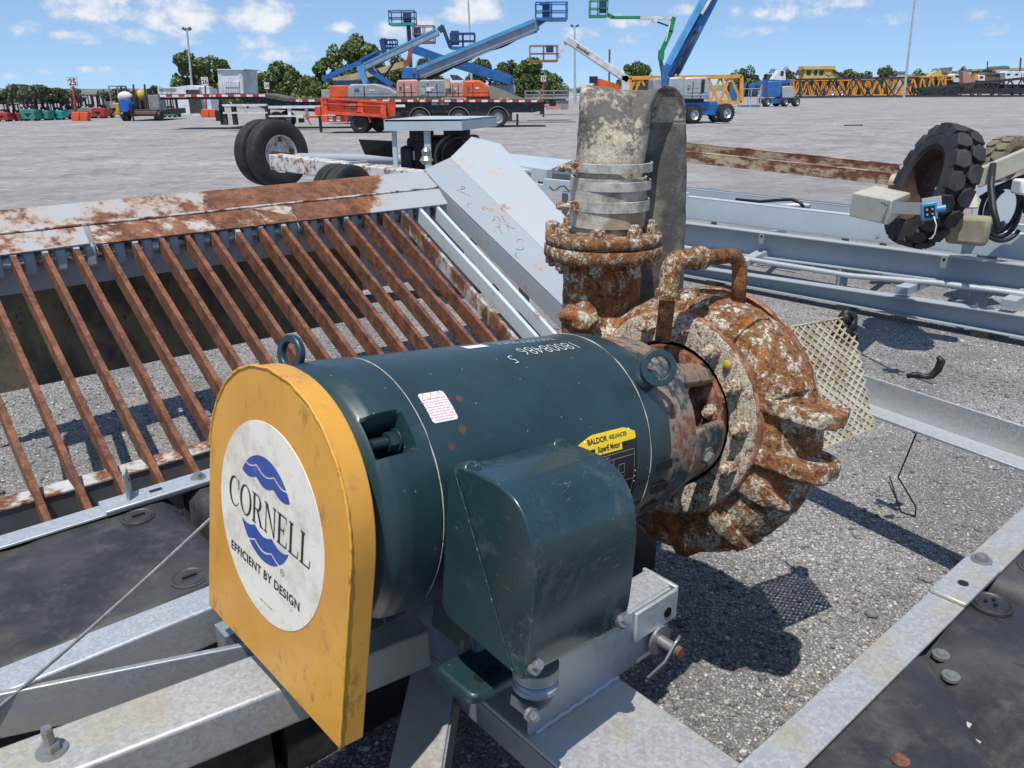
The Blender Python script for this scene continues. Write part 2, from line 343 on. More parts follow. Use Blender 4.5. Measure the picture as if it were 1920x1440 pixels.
    bl = g.step(g.noise(17, 5, .7), .6, .7); c = g.mix(g.math('MULTIPLY', bl, .5), c, (.008, .009, .011))
    g.bump(g.math('ADD', g.noise(40, 4, .6), g.math('MULTIPLY', g.noise(7, 4, .5), 2.0)), .18, .006); g.set(Base_Color=c, Roughness=g.lin(n, .3, .7, .42, .62))
    # bar screen
    rust_paint('screen_bar_rust', (.30, .32, .33), 1.0, 7, streak=(1, 1, .6)); rust_paint('screen_bar_part', (.52, .56, .57), .60, 5, streak=(1, 1, .5)); rust_paint('screen_bar_clean', (.55, .60, .61), .22, 5)
    rust_paint('plate_rusty', (.48, .49, .48), .68, 4.2, streak=(1.0, 1.6, 1.6)); rust_paint('plate_half', (.37, .39, .40), .45, 4.6, grad=(-1.3, -.95, -.42, -.22)); rust_paint('plate_light', (.37, .395, .41), .40, 5.2); rust_paint('plate_grey', (.345, .385, .41), .18, 5)
    rust_paint('low_beam', (.52, .58, .61), .5, 7)
    paint('grey_blue', (.46, .515, .545), .38, var=.10, scale=2.5, dirt=(.30, .24, .16), dirt_amt=.18)
    paint('grey_shop', (.34, .385, .415), .42, var=.10, scale=2.0, dirt=(.30, .25, .18), dirt_amt=.25)
    g = NT('skirt'); n = g.noise(5, 6, .65, stretch=(1, 1, .6)); c = g.mix(g.step(n, .38, .6), (.060, .056, .045), (.17, .135, .085)); c = g.mix(g.step(g.noise(22, 5, .7), .58, .66), c, (.06, .055, .05)); g.set(Base_Color=c, Roughness=.85)
    paint('dark_grey_steel', (.10, .115, .125), .5, var=.3, scale=6)
    rust_paint('rust_steel', (.42, .31, .19), .55, 5, streak=(.6, .6, 1.5)); rust_paint('rust_tube', (.52, .40, .24), .56, 6, streak=(.6, .6, 1.5)); rust_paint('rust_dark', (.2, .15, .12), .95, 9)
    # rubber, general
    g = NT('tyre_rubber'); n = g.noise(6, 6, .7); c = g.mix(g.step(n, .35, .7), (.014, .014, .015), (.036, .035, .034)); c = g.mix(g.math('MULTIPLY', g.step(g.noise(16, 5, .7), .55, .75), .35), c, (.12, .11, .095)); g.bump(g.noise(80, 4, .7), .2, .003); g.set(Base_Color=c, Roughness=.7)
    paint('tyre_dusty', (.20, .165, .105), .9, var=.3, scale=8, dirt=(.28, .24, .16)); paint('rubber_black', (.012, .012, .012), .55, var=.3); paint('cream_dirty', (.48, .45, .37), .6, var=.2, scale=6, dirt=(.32, .29, .22), dirt_amt=.7)
    paint('mud_rim', (.33, .29, .20), .85, var=.3, scale=9)
    rust_paint('rim_white', (.62, .63, .62), .42, 8); paint('rim_rust', (.075, .038, .026), .85, var=.5, scale=9, dirt=(.20, .09, .05), dirt_amt=.4)
    paint('switch_blue', (.05, .27, .52), .4, dirt=(.3, .3, .3)); paint('wire_pale', (.70, .74, .55), .5)
    paint('cable_steel', (.28, .29, .29), .45, .5, var=.3, scale=80)
    paint('block_wood', (.17, .13, .085), .9, var=.4, scale=10)
    # yard behind
    for n_, c_, r_ in (('lift_blue', (.022, .15, .42), .35), ('lift_lightblue', (.10, .36, .66), .35), ('lift_navy', (.02, .06, .14), .4), ('boom_steel', (.30, .38, .47), .35), ('hood_grey', (.36, .385, .41), .5),
                       ('hood_pink', (.66, .34, .26), .6), ('lift_orange', (.80, .125, .03), .45), ('trailer_orange', (.80, .10, .025), .4), ('trailer_shade', (.62, .07, .02), .5), ('lift_tan', (.60, .46, .26), .5), ('lift_red', (.42, .10, .055), .5),
                       ('lift_white', (.74, .74, .70), .45), ('lift_green', (.02, .26, .09), .4), ('platform_rust', (.34, .13, .07), .6), ('yard_white', (.78, .79, .80), .5), ('louvre_grey', (.45, .46, .47), .5), ('black_steel', (.014, .014, .016), .45),
                       ('deck_wood', (.10, .09, .08), .8), ('reflect_red', (.50, .025, .03), .4), ('reflect_white', (.80, .80, .80), .4), ('marker_amber', (.75, .45, .08), .4), ('ramp_tan', (.34, .30, .22), .8),
                       ('crane_orange', (.80, .36, .05), .5), ('crane_yellow', (.72, .54, .12), .5), ('crane_black', (.028, .034, .042), .5), ('fork_green', (.045, .27, .19), .45), ('fork_teal', (.01, .40, .36), .4), ('fork_red', (.48, .04, .03), .45), ('fork_maroon', (.24, .05, .04), .5),
                       ('fork_beige', (.52, .44, .26), .5), ('fork_grey', (.27, .27, .25), .5), ('fork_yellow', (.78, .42, .03), .45), ('barrier_orange', (.80, .115, .03), .5), ('post_maroon', (.33, .07, .05), .5), ('pole_grey', (.48, .51, .53), .45), ('pole_wood', (.11, .09, .07), .8),
                       ('reel_blue', (.012, .10, .45), .4), ('tank_white', (.72, .66, .58), .6), ('engine_yellow', (.66, .38, .06), .5), ('dark_machine', (.05, .043, .036), .6), ('machine_brown', (.17, .11, .07), .7), ('rail_white', (.74, .75, .74), .45), ('scissor_grey', (.33, .34, .34), .5),
                       ('roof_green', (.08, .26, .20), .6), ('house_pale', (.55, .50, .44), .7), ('brick_pink', (.45, .25, .18), .7), ('trunk_bark', (.09, .065, .045), .9)):
        paint(n_, c_, r_ + .05, var=.30, scale=1.9, dirt=(.26, .23, .19), dirt_amt=.5, bump=.08)
    paint('road_rim', (.55, .55, .55), .4, .5, var=.2)
    g = NT('window_glass'); g.set(Base_Color=(.02, .03, .035), Roughness=.08)
    for n_, a_, b_ in (('leaf_bright', (.085, .135, .034), (.18, .22, .06)), ('leaf_mid', (.072, .115, .034), (.15, .185, .058)), ('leaf_dark', (.068, .094, .046), (.12, .148, .068)), ('leaf_far', (.060, .080, .052), (.10, .12, .075))):
        g = NT(n_); geo = g.nt.nodes.new('ShaderNodeNewGeometry'); c = g.mix(geo.outputs['Random Per Island'], a_, b_); c = g.mix(g.math('MULTIPLY', g.step(g.noise(.5, 3, .5), .4, .65), .4), c, tuple(x * 1.35 for x in b_))
        g.set(Base_Color=c, Roughness=.6); g.b.inputs['Subsurface Weight'].default_value = 0
    g = NT('hills'); c = g.mix(g.step(g.noise(.03, 6, .7, stretch=(1, .3, 4)), .42, .62), (.105, .125, .075), (.20, .19, .14)); g.set(Base_Color=c, Roughness=1.0)
make_materials()

# ------------------------------------------------------------------ geometry helpers
class MB:
    def __init__(s): s.v = []; s.f = []
    def add(s, vs, fs):
        k = len(s.v); s.v.extend([tuple(map(float, v)) for v in vs]); s.f.extend([tuple(i + k for i in f) for f in fs]); return s
    def hexa(s, p):      # 8 points: bottom loop of 4, top loop of 4
        return s.add(p, [(3, 2, 1, 0), (4, 5, 6, 7), (0, 1, 5, 4), (1, 2, 6, 5), (2, 3, 7, 6), (3, 0, 4, 7)])
    def box(s, c, size, ax=None):
        c = np.array(c, float); hx, hy, hz = [x / 2 for x in size]
        A = np.eye(3) if ax is None else np.array(ax, float)
        pts = [c + A[0] * x * hx + A[1] * y * hy + A[2] * z * hz for z in (-1, 1) for x, y in ((-1, -1), (1, -1), (1, 1), (-1, 1))]
        return s.hexa(pts)
    def bar(s, p, q, w, h, up=(0, 0, 1)):   # rectangular bar between two points
        p = np.array(p, float); q = np.array(q, float); d = q - p; L = np.linalg.norm(d); d = d / L
        u = np.array(up, float); sd = np.cross(d, u)
        if np.linalg.norm(sd) < 1e-4: sd = np.cross(d, (1, 0, 0.0))
        sd /= np.linalg.norm(sd); u = np.cross(sd, d)
        return s.box((p + q) / 2, (L, w, h), (d, sd, u))
    def prism(s, poly, o, ax, ay, az, depth):   # polygon in (ax, ay) extruded along az from o
        o = np.array(o, float); ax = np.array(ax, float); ay = np.array(ay, float); az = np.array(az, float); n = len(poly)
        b = [o + ax * x + ay * y for x, y in poly]; t = [p + az * depth for p in b]
        fs = [tuple(range(n))[::-1], tuple(range(n, 2 * n))] + [(i, (i + 1) % n, n + (i + 1) % n, n + i) for i in range(n)]
        return s.add(b + t, fs)
    def rings(s, rings, closed=True, cap=True):
        n = len(rings[0]); vs = [p for r in rings for p in r]; fs = []
        for i in range(len(rings) - 1):
            for j in range(n if closed else n - 1):
                k = (j + 1) % n; fs.append((i * n + j, i * n + k, (i + 1) * n + k, (i + 1) * n + j))
        if cap: fs.append(tuple(range(n))[::-1]); fs.append(tuple((len(rings) - 1) * n + j for j in range(n)))
        return s.add(vs, fs)
    def lathe(s, prof, o, ax, n=32, cap=False, a0=0, a1=2 * PI, ref=None):  # prof: (along, radius)
        o = np.array(o, float); ax = np.array(ax, float); ax = ax / np.linalg.norm(ax)
        u = np.cross(ax, (0, 0, 1.0)) if ref is None else np.array(ref, float)
        if np.linalg.norm(u) < 1e-4: u = np.array((1.0, 0, 0))
        u = u - ax * (u @ ax); u = u / np.linalg.norm(u); w = np.cross(ax, u)
        full = abs(a1 - a0 - 2 * PI) < 1e-6; m = n if full else n + 1
        rs = [[o + ax * a + (u * math.cos(a0 + (a1 - a0) * j / n) + w * math.sin(a0 + (a1 - a0) * j / n)) * r for j in range(m)] for a, r in prof]
        return s.rings(rs, full, cap)
    def cyl(s, p, q, r, r2=None, n=16, cap=True):
        p = np.array(p, float); q = np.array(q, float)
        return s.lathe([(0, r), (np.linalg.norm(q - p), r if r2 is None else r2)], p, q - p, n, cap)
    def tube(s, path, r, n=10, cap=True):
        P = [np.array(p, float) for p in path]; rs = []; up = None
        for i, p in enumerate(P):
            d = (P[min(i + 1, len(P) - 1)] - P[max(i - 1, 0)]); d = d / np.linalg.norm(d)
            if up is None:
                up = np.cross(d, (0.31, .2, .93)); up /= np.linalg.norm(up)
            up = up - d * (up @ d); up /= np.linalg.norm(up); w = np.cross(d, up); rr = r[i] if isinstance(r, (list, tuple)) else r
            rs.append([p + (up * math.cos(2 * PI * j / n) + w * math.sin(2 * PI * j / n)) * rr for j in range(n)])
        return s.rings(rs, True, cap)
    def quad(s, a, b, c, d, th, n=None):   # a plate with thickness
        a, b, c, d = [np.array(x, float) for x in (a, b, c, d)]
        if n is None: n = np.cross(b - a, d - a)
        n = np.array(n, float) / np.linalg.norm(n) * th
        return s.hexa([a - n, b - n, c - n, d - n, a, b, c, d])
    def sphere(s, c, r, n=12, m=8, sc=(1, 1, 1)):
        c = np.array(c, float); S = np.array(sc, float)
        return s.rings([[c + S * r * np.array((math.sin(PI * (i + .02) / (m + .04)) * math.cos(2 * PI * j / n), math.sin(PI * (i + .02) / (m + .04)) * math.sin(2 * PI * j / n), -math.cos(PI * (i + .02) / (m + .04)))) for j in range(n)] for i in range(m + 1)])

def build(name, mb, mat, parent=None, smooth=False, bevel=0.0, local=False, label=None, kind=None, seg=2, disp=None):
    me = bpy.data.meshes.new(name)
    if isinstance(mb, MB):
        V = np.array(mb.v, float)
        if parent is not None and not local:
            q = parent
            while q is not None: V = V - np.array(q.location); q = q.parent
        me.from_pydata([tuple(v) for v in V], [], mb.f)
    else: me = mb
    bm = bmesh.new(); bm.from_mesh(me); bmesh.ops.recalc_face_normals(bm, faces=bm.faces); bm.to_mesh(me); bm.free()
    if disp:
        amp, scl = disp; vs = me.vertices
        nrm = [v.normal.copy() for v in vs]
        for v, n in zip(vs, nrm):
            p = v.co * scl
            v.co += n * amp * (mnoise.fractal(p, 1.0, 2.1, 4) * .8 + .35 * mnoise.noise(p * .35))
    me.materials.append(MATS[mat])
    if smooth:
        me.shade_smooth()
        if smooth is not True: me.set_sharp_from_angle(angle=R(smooth))
    o = bpy.data.objects.new(name, me); COL.objects.link(o)
    if parent is not None: o.parent = parent
    if bevel:
        m = o.modifiers.new('bevel', 'BEVEL'); m.width = bevel; m.segments = seg; m.limit_method = 'ANGLE'; m.angle_limit = R(38); m.harden_normals = False
        me.shade_smooth(); me.set_sharp_from_angle(angle=R(50))
    if label: o['label'] = label
    if kind: o['kind'] = kind
    return o
def tag(o, label, cat, group=None):
    o['label'] = label; o['category'] = cat
    if group: o['group'] = group
    return o
def thing(name, label, cat, loc=(0, 0, 0), group=None, rz=0.0):
    o = bpy.data.objects.new(name, None); COL.objects.link(o); o.location = [float(x) for x in loc]; o.rotation_euler = (0, 0, rz)
    o.empty_display_size = .2
    bpy.context.view_layer.update() if False else None
    return tag(o, label, cat, group)
def child_copy(src, parent):
    for ch in [c for c in bpy.data.objects if c.parent == src]:
        c = ch.copy(); COL.objects.link(c); c.parent = parent; child_copy(ch, c)
def dup(root, loc, label=None, rz=None):
    r = root.copy(); COL.objects.link(r); r.location = [float(x) for x in loc]
    if rz is not None: r.rotation_euler = (0, 0, rz)
    if label: r['label'] = label
    child_copy(root, r); return r
FONT_CACHE = {}
def text_mesh(txt, size, bold=0.0, shear=0.0, spacing=1.0):
    """2-D triangles of a text, origin at its centre"""
    cu = bpy.data.curves.new('txt', 'FONT'); cu.body = txt; cu.size = size; cu.align_x = 'CENTER'; cu.align_y = 'CENTER'
    cu.offset = bold; cu.shear = shear; cu.space_character = spacing; cu.resolution_u = 3
    o = bpy.data.objects.new('txt', cu); COL.objects.link(o)
    me = bpy.data.meshes.new_from_object(o.evaluated_get(bpy.context.evaluated_depsgraph_get()))
    vs = [(v.co.x, v.co.y) for v in me.vertices]; fs = [tuple(p.vertices) for p in me.polygons]
    bpy.data.objects.remove(o); bpy.data.curves.remove(cu); bpy.data.meshes.remove(me)
    return vs, fs
def put_text(mb, txt, size, fn, **k):
    vs, fs = text_mesh(txt, size, **k); mb.add([fn(x, y) for x, y in vs], fs); return mb
# ------------------------------------------------------------------ ground
def build_ground():
    m = MB()
    xs = [-6000, -800, -200, -60, -20, -8, 0, 8, 20, 60, 200, 800, 6000]; ys = [-400, -60, -8, 0, 8, 20, 60, 200, 800, 6000]
    m.add([(x, y, 0) for y in ys for x in xs], [(j * len(xs) + i, j * len(xs) + i + 1, (j + 1) * len(xs) + i + 1, (j + 1) * len(xs) + i) for j in range(len(ys) - 1) for i in range(len(xs) - 1)])
    g = build('ground', m, 'millings'); g['kind'] = 'structure'; g['label'] = 'grey yard of crushed asphalt millings'; 
    # loose stones on the near ground
    t = (1 + 5 ** .5) / 2
    ico = np.array([(-1, t, 0), (1, t, 0), (-1, -t, 0), (1, -t, 0), (0, -1, t), (0, 1, t), (0, -1, -t), (0, 1, -t), (t, 0, -1), (t, 0, 1), (-t, 0, -1), (-t, 0, 1)]) / math.sqrt(1 + t * t)
    fi = np.array([(0, 11, 5), (0, 5, 1), (0, 1, 7), (0, 7, 10), (0, 10, 11), (1, 5, 9), (5, 11, 4), (11, 10, 2), (10, 7, 6), (7, 1, 8), (3, 9, 4), (3, 4, 2), (3, 2, 6), (3, 6, 8), (3, 8, 9), (4, 9, 5), (2, 4, 11), (6, 2, 10), (8, 6, 7), (9, 8, 1)])
    N = 56000
    px = rng.uniform(-60, 1980, N * 3); py = np.where(rng.random(N * 3) < .72, rng.uniform(560, 1500, N * 3), rng.uniform(430, 800, N * 3))
    pts = []
    for x, y in zip(px, py):
        d = ray(x, y); tt = -CAM_H / d[2]; p = CAMP + d * tt
        pts.append(p)
    pts = np.array(pts); keep = (pts[:, 1] < 9) & (pts[:, 1] > .6); pts = pts[keep][:N]; n = len(pts)
    size = np.exp(rng.normal(math.log(.0039), .5, n)); size *= np.clip(.75 + .07 * pts[:, 1], .75, 1.25)
    size = np.clip(size, .0018, .012)
    big = rng.random(n) < .0018; size[big] = rng.uniform(.011, .022, big.sum())
    V = ico[None] * (1 + rng.uniform(-.40, .40, (n, 12, 1))) * size[:, None, None]
    V *= np.stack([rng.uniform(.8, 1.35, n), rng.uniform(.7, 1.2, n), rng.uniform(.45, .8, n)], 1)[:, None, :]
    a = rng.uniform(0, 2 * PI, n); ca, sa = np.cos(a)[:, None], np.sin(a)[:, None]
    X = V[..., 0] * ca - V[..., 1] * sa; Y = V[..., 0] * sa + V[..., 1] * ca
    V = np.stack([X + pts[:, :1], Y + pts[:, 1:2], V[..., 2] + (size * .30)[:, None]], 2)
    me = bpy.data.meshes.new('gravel')
    fc = (fi[None] + (np.arange(n) * 12)[:, None, None]).reshape(-1)
    me.vertices.add(n * 12); me.vertices.foreach_set('co', V.reshape(-1))
    me.loops.add(len(fc)); me.loops.foreach_set('vertex_index', fc.astype(np.int32))
    me.polygons.add(n * 20); me.polygons.foreach_set('loop_start', np.arange(0, n * 60, 3).astype(np.int32))
    me.update(calc_edges=True); me.validate()
    me.materials.append(MATS['gravel_stone'])
    o = bpy.data.objects.new('gravel', me); COL.objects.link(o); o['kind'] = 'stuff'; o['label'] = 'loose grey and pale stones lying on the yard'
build_ground()

# ------------------------------------------------------------------ raft frame axes
AZ = R(40.6); E1 = np.array([math.cos(AZ), math.sin(AZ), 0]); E2 = np.array([-math.sin(AZ), math.cos(AZ), 0]); EZ = np.array([0, 0, 1.0])
def W(s, p, z): return E1 * s + E2 * p + EZ * z
def sbar(m, s0, s1, p0, p1, z0, z1): return m.box(W((s0 + s1) / 2, (p0 + p1) / 2, (z0 + z1) / 2), (abs(s1 - s0), abs(p1 - p0), z1 - z0), (E1, E2, EZ))
def hexbolt(parent, name, c, ax, r=.014, h=.012, mat='zinc_bolt', washer=True, stud=0.0):
    ax = np.array(ax, float) / np.linalg.norm(ax); c = np.array(c, float); m = MB(); z = 0
    if washer: m.cyl(c - ax * .004, c + ax * .003, r * 1.6, n=20); z = .0032
    m.cyl(c + ax * (z - .001), c + ax * (z + h), r, n=6); m.cyl(c + ax * (z + h - .001), c + ax * (z + h + .0012), r * .8, n=14)
    if stud: m.cyl(c + ax * (z + h), c + ax * (z + h + stud), r * .52, n=12); [m.cyl(c + ax * (z + h + .002 + k * .0042), c + ax * (z + h + .0042 + k * .0042), r * .58, n=12) for k in range(int(stud / .0042) - 1)]
    return build(name, m, mat, parent)

def float_body(m, s0, s1, p0, p1, z0, z1, ridges=(), rad=.03):
    # moulded plastic float: a top with shallow ridges, rounded edges, closed to the ground
    ns, npp = 46, 30; S = np.linspace(s0, s1, ns); Pp = np.linspace(p0, p1, npp); top = []
    for s in S:
        row = []
        for p in Pp:
            e = min(s - s0, s1 - s, p - p0, p1 - p); z = z1
            if e < rad: z -= rad - math.sqrt(max(0, rad * rad - (rad - e) ** 2))
            for (ax_, c0, w, h) in ridges:
                t = (s if ax_ == 's' else p) if isinstance(c0, float) else 0
                cc = c0 if isinstance(c0, float) else c0[0] + c0[1] * (p if ax_ == 's' else s)
                t = s if ax_ == 's' else p
                z += h * math.exp(-((t - cc) / w) ** 2)
            z += .004 * mnoise.noise(Vector((s * 3.1, p * 3.1, 2.0)))
            row.append(W(s, p, z))
        top.append(row)
    vs = [q for r in top for q in r]; fs = [(i * npp + j, i * npp + j + 1, (i + 1) * npp + j + 1, (i + 1) * npp + j) for i in range(ns - 1) for j in range(npp - 1)]
    edge = [i * npp for i in range(ns)] + [(ns - 1) * npp + j for j in range(1, npp)] + [i * npp + npp - 1 for i in range(ns - 2, -1, -1)] + [j for j in range(npp - 2, 0, -1)]
    k = len(vs); vs += [np.array((*vs[i][:2], z0)) for i in edge]; n = len(edge)
    fs += [(edge[i], edge[(i + 1) % n], k + (i + 1) % n, k + i) for i in range(n)] + [tuple(k + i for i in range(n))]
    return m.add(vs, fs)

def build_raft():
    t = thing('pump_raft', 'galvanized pump raft frame on black plastic floats under the green motor', 'raft frame', W(.5, 1.3, 0))
    zr = .70
    rail = sbar(MB(), -1.2, 3.2, .470, .548, zr - .008, zr); build('rail', rail, 'galvanized_worn', t, bevel=.002, label='broad galvanized rail stained yellow beside the right floats')
    build('rail_web', sbar(MB(), -1.2, 3.2, .541, .549, zr - .09, zr - .0085), 'galvanized_worn', t)
    build('rail_clip', sbar(MB(), 1.74, 1.95, .468, .5485, zr + .001, zr + .010), 'galvanized_worn', t, bevel=.003)
    hexbolt(t, 'bolt', W(1.955, .515, zr + .011), EZ, .015, .010); 
    hole = MB().cyl(W(1.82, .505, zr + .0095), W(1.82, .505, zr + .0115), .012, n=14); build('slot', hole, 'label_black', t)
    # left float rails
    build('rail', sbar(MB(), -1.0, 3.0, 2.212, 2.282, zr - .008, zr), 'galvanized', t, bevel=.002)
    build('rail_web', sbar(MB(), -1.0, 3.0, 2.275, 2.283, zr - .09, zr - .0085), 'galvanized', t)
    build('splice_plate', sbar(MB(), .40, .86, 2.206, 2.286, zr + .001, zr + .011), 'galvanized', t, bevel=.003)
    tab = MB().prism([(-.035, 0), (.035, 0), (.035, .055), (.012, .085), (-.035, .085)], W(.475, 2.262, zr + .011), E1 * .35 + E2 * .94, EZ, E1, .009)
    tb = build('upright_tab', tab, 'galvanized', t, bevel=.0015); build('hole', MB().cyl(W(.4735, 2.27, zr + .062), W(.4855, 2.27, zr + .062), .011, n=14), 'label_black', tb)
    build('slot', sbar(MB(), .53, .565, 2.238, 2.254, zr + .0105, zr + .0122), 'label_black', t)
    hexbolt(t, 'bolt', W(.672, 2.245, zr + .011), EZ, .014, .010)
    # inner beam of the left float, box beam of the tongue, flat brace
    build('inner_beam', sbar(MB(), -1.2, 1.25, 1.598, 1.688, zr - .10, zr), 'galvanized', t, bevel=.006, seg=3)
    a = W(-.55, 1.455, 0); b = W(.80, 1.268, 0); d = b - a
    build('tongue_beam', MB().bar(a + EZ * (zr - .05), b + EZ * (zr - .05), .135, .10), 'galvanized_worn', t, bevel=.008, seg=3, label='broad galvanized box beam with a bolt and washer on top')
    a = W(-.42, 1.79, zr - .048); b = W(.62, 1.36, zr - .052)
    build('flat_brace', MB().bar(a, b, .014, .105), 'galvanized_dull', t, bevel=.003)
    hexbolt(t, 'tongue_bolt', W(.085, 1.37, zr + .002), EZ, .0165, .013, stud=.035)
    # cross beam under the motor: a wide channel lying flat, flanges down
    zc = .605; c = sbar(MB(), .805, 1.072, .47, 1.62, zc - .010, zc); build('cross_channel', c, 'galvanized_worn', t, bevel=.004)
    build('channel_flange', sbar(MB(), .805, .815, .47, 1.62, zc - .075, zc - .0105), 'galvanized_dull', t); build('channel_flange', sbar(MB(), 1.062, 1.072, .47, 1.62, zc - .075, zc - .0105), 'galvanized_dull', t)
    # bearer angles that carry the motor feet, along the motor
    for p0, nm in ((.905, 'bearer'), (1.56, 'bearer')):
        build(nm, sbar(MB(), .56 if p0 > 1 else .815, 1.24, p0, p0 + .009, zc + .001, zc + .150), 'galvanized', t, bevel=.002)
        build('bearer_flange', sbar(MB(), .56 if p0 > 1 else .74, 1.25, p0 + (.010 if p0 < 1 else -.075), p0 + (.085 if p0 < 1 else -.001), zc + .141, zc + .150), 'galvanized', t, bevel=.002)
    build('end_lug', sbar(MB(), 1.251, 1.262, .90, 1.00, zc + .06, zc + .150), 'galvanized', t, bevel=.003); 
    build('end_lug', sbar(MB(), 1.11, 1.25, .893, .9025, zc + .075, zc + .150), 'galvanized', t, bevel=.003)
    build('hole', MB().cyl(W(1.215, .8905, zc + .105), W(1.215, .893, zc + .105), .012, n=16), 'label_black', t)
    pin = MB(); cpt = W(1.19, .893, zc + .045); pin.cyl(cpt + E2 * .012, cpt - E2 * .055, .013, n=14); pb = build('lock_pin', pin, 'zinc_bolt', t, smooth=40)
    build('pin_washer', MB().cyl(cpt + E2 * .0, cpt - E2 * .006, .034, n=22), 'zinc_bolt', pb); build('pin_tip', MB().cyl(cpt - E2 * .055, cpt - E2 * .063, .0125, n=14), 'rust_dark', pb)
    path = [cpt - E2 * .045 + EZ * .02 + E1 * .01, cpt - E2 * .048 + EZ * .012 - E1 * .01, cpt - E2 * .04 - EZ * .03 - E1 * .03, cpt - E2 * .03 - EZ * .055 - E1 * .075]
    cp = MB().tube(path, .0035, 7); cp.tube([q + EZ * .012 - E2 * .004 for q in path], .0035, 7); build('cotter_pin', cp, 'zinc_bolt', pb, smooth=True)
    weld = MB().tube([W(s, .903, zc + .003 + .002 * math.sin(s * 170)) for s in np.linspace(.83, 1.07, 50)], .006, 8); build('weld', weld, 'galvanized', t, smooth=True)
    # sloping brace from the cross channel down towards the tongue
    a = W(.86, 1.28, zc - .05); b = W(.38, .78, zc - .09)
    build('diagonal_brace', MB().bar(a, b, .105, .010), 'galvanized_worn', t, bevel=.002); build('diagonal_web', MB().bar(a + EZ * -.05 - np.cross((b - a) / np.linalg.norm(b - a), EZ) * .052, b + EZ * -.05 - np.cross((b - a) / np.linalg.norm(b - a), EZ) * .052, .010, .095), 'galvanized_dull', t)
    build('sub_frame', sbar(MB(), .45, 1.9, 1.50, 1.56, zr - .16, zr - .02), 'galvanized_dull', t); build('sub_frame', sbar(MB(), .80, .86, 1.3, 2.2, zr - .19, zr - .10), 'galvanized_dull', t)
    # far cross beam: angle iron, web up
    a = W(3.045, 1.75, 0); b = W(3.00, .47, 0); dd = (b - a) / np.linalg.norm(b - a); nn = np.cross(EZ, dd)
    a = W(3.12, 1.70, 0); b = W(2.93, .47, 0); dd = (b - a) / np.linalg.norm(b - a); nn = np.cross(dd, EZ)
    build('end_angle', MB().box((a + b) / 2 + EZ * (zr - .055), (np.linalg.norm(b - a), .010, .11), (dd, nn, EZ)), 'galvanized_worn', t, bevel=.002)
    sg = -1 if nn[1] > 0 else 1
    build('end_angle_foot', MB().box((a + b) / 2 + EZ * (zr - .115) + nn * sg * .05, (np.linalg.norm(b - a), .10, .010), (dd, nn, EZ)), 'galvanized', t, bevel=.002)
    # floats
    def fl(s0, s1, p0, p1, label, ridges):
        tt = thing('float', label, 'float', W((s0 + s1) / 2, (p0 + p1) / 2, 0), 'black plastic floats of the pump raft')
        build('body', float_body(MB(), s0, s1, p0, p1, .002, zr - .012, ridges), 'float_plastic', tt, smooth=50)
        return tt
    def cap(tt, s, p, name='drain_cap', slot=True, zz=zr - .012):
        c = W(s, p, zz); m = MB(); m.lathe([(.000, .046), (.005, .045), (.0065, .041), (.003, .038), (.0025, .036), (.0055, .034), (.006, .0)], c - EZ * .001, EZ, 28); cc = build(name, m, 'float_plastic', tt, smooth=40)
        if slot: build('cap_slot', MB().box(c + EZ * .0075, (.034, .007, .005), (E1, E2, EZ)), 'rubber_black', cc)
    L1 = fl(-1.0, .585, 1.694, 2.268, 'black plastic float with two round caps left of the yellow guard', [('s', .18, .02, -.012), ('s', .505, .018, .006), ('s', -.02, .05, .014), ('p', 1.80, .012, -.004)])
    cap(L1, .47, 2.16); cap(L1, .47, 1.765)
    fl(.625, 2.2, 1.694, 2.268, 'black plastic float mostly hidden behind the yellow guard', [('s', .74, .03, -.01)])
    R1 = fl(-.6, 1.912, -.1, .5445, 'black plastic float with a bolted groove in the lower right corner', [('s', (1.10, 1.02), .045, -.035), ('s', (1.0, 1.02), .03, .010), ('s', (1.2, 1.02), .03, .008)])
    cap(R1, 1.818, .440, 'round_vent', False); m = MB(); [m.cyl(W(1.818 + .012 * math.cos(k * 2.1), .44 + .012 * math.sin(k * 2.1), zr - .010), W(1.818 + .012 * math.cos(k * 2.1), .44 + .012 * math.sin(k * 2.1), zr - .002), .0045, n=8) for k in range(3)]; build('vent_hole', m, 'label_black', R1)
    for k, (x, y) in enumerate(((1764, 1228), (1783, 1268))):
        q = atz(x, y, zr - .030); hexbolt(R1, 'rivet', q, EZ, .011, .004)
    for x, y in ((1815, 1360), (1832, 1393)): q = atz(x, y, zr - .035); build('chip', MB().box(q, (.013, .009, .004), (E1, E2, EZ)), 'cream_dirty', R1)
    q = atz(1688, 1424, zr - .012); build('rust_flake', MB().lathe([(0, .0), (.004, .010), (.0, .017)], q, EZ, 9), 'rust_dark', R1)
    R2 = fl(1.922, 3.1, -.1, .5445, 'black plastic float at the right edge beyond the float seam', [('s', 2.15, .03, -.01)])
    cap(R2, 2.06, .42, 'round_vent', False)
    # what lies on and hangs from the raft
    p = [np.array((-1.15, 1.15, .577)), np.array((-.911, 1.285, .76)), np.array((-.806, 1.344, .84)), np.array((-.56, 1.484, 1.027))]
    p = [p[0] + (p[-1] - p[0]) * k / 16 - EZ * .012 * math.sin(PI * k / 16) for k in range(17)]
    cbl = MB()
    nst = 260; P0, P1 = p[0], p[-1]; dd = (P1 - P0) / np.linalg.norm(P1 - P0); u = np.cross(dd, EZ); u /= np.linalg.norm(u); v = np.cross(u, dd)
    for k in range(6):
        cbl.tube([P0 + (P1 - P0) * i / nst - EZ * .012 * math.sin(PI * i / nst) + (u * math.cos(i * .55 + k * PI / 3) + v * math.sin(i * .55 + k * PI / 3)) * .0023 for i in range(nst + 1)], .0017, 5)
    o = build('steel_cable', cbl, 'cable_steel', None, smooth=True); tag(o, 'thin twisted steel cable stretched over the left beams', 'cable')
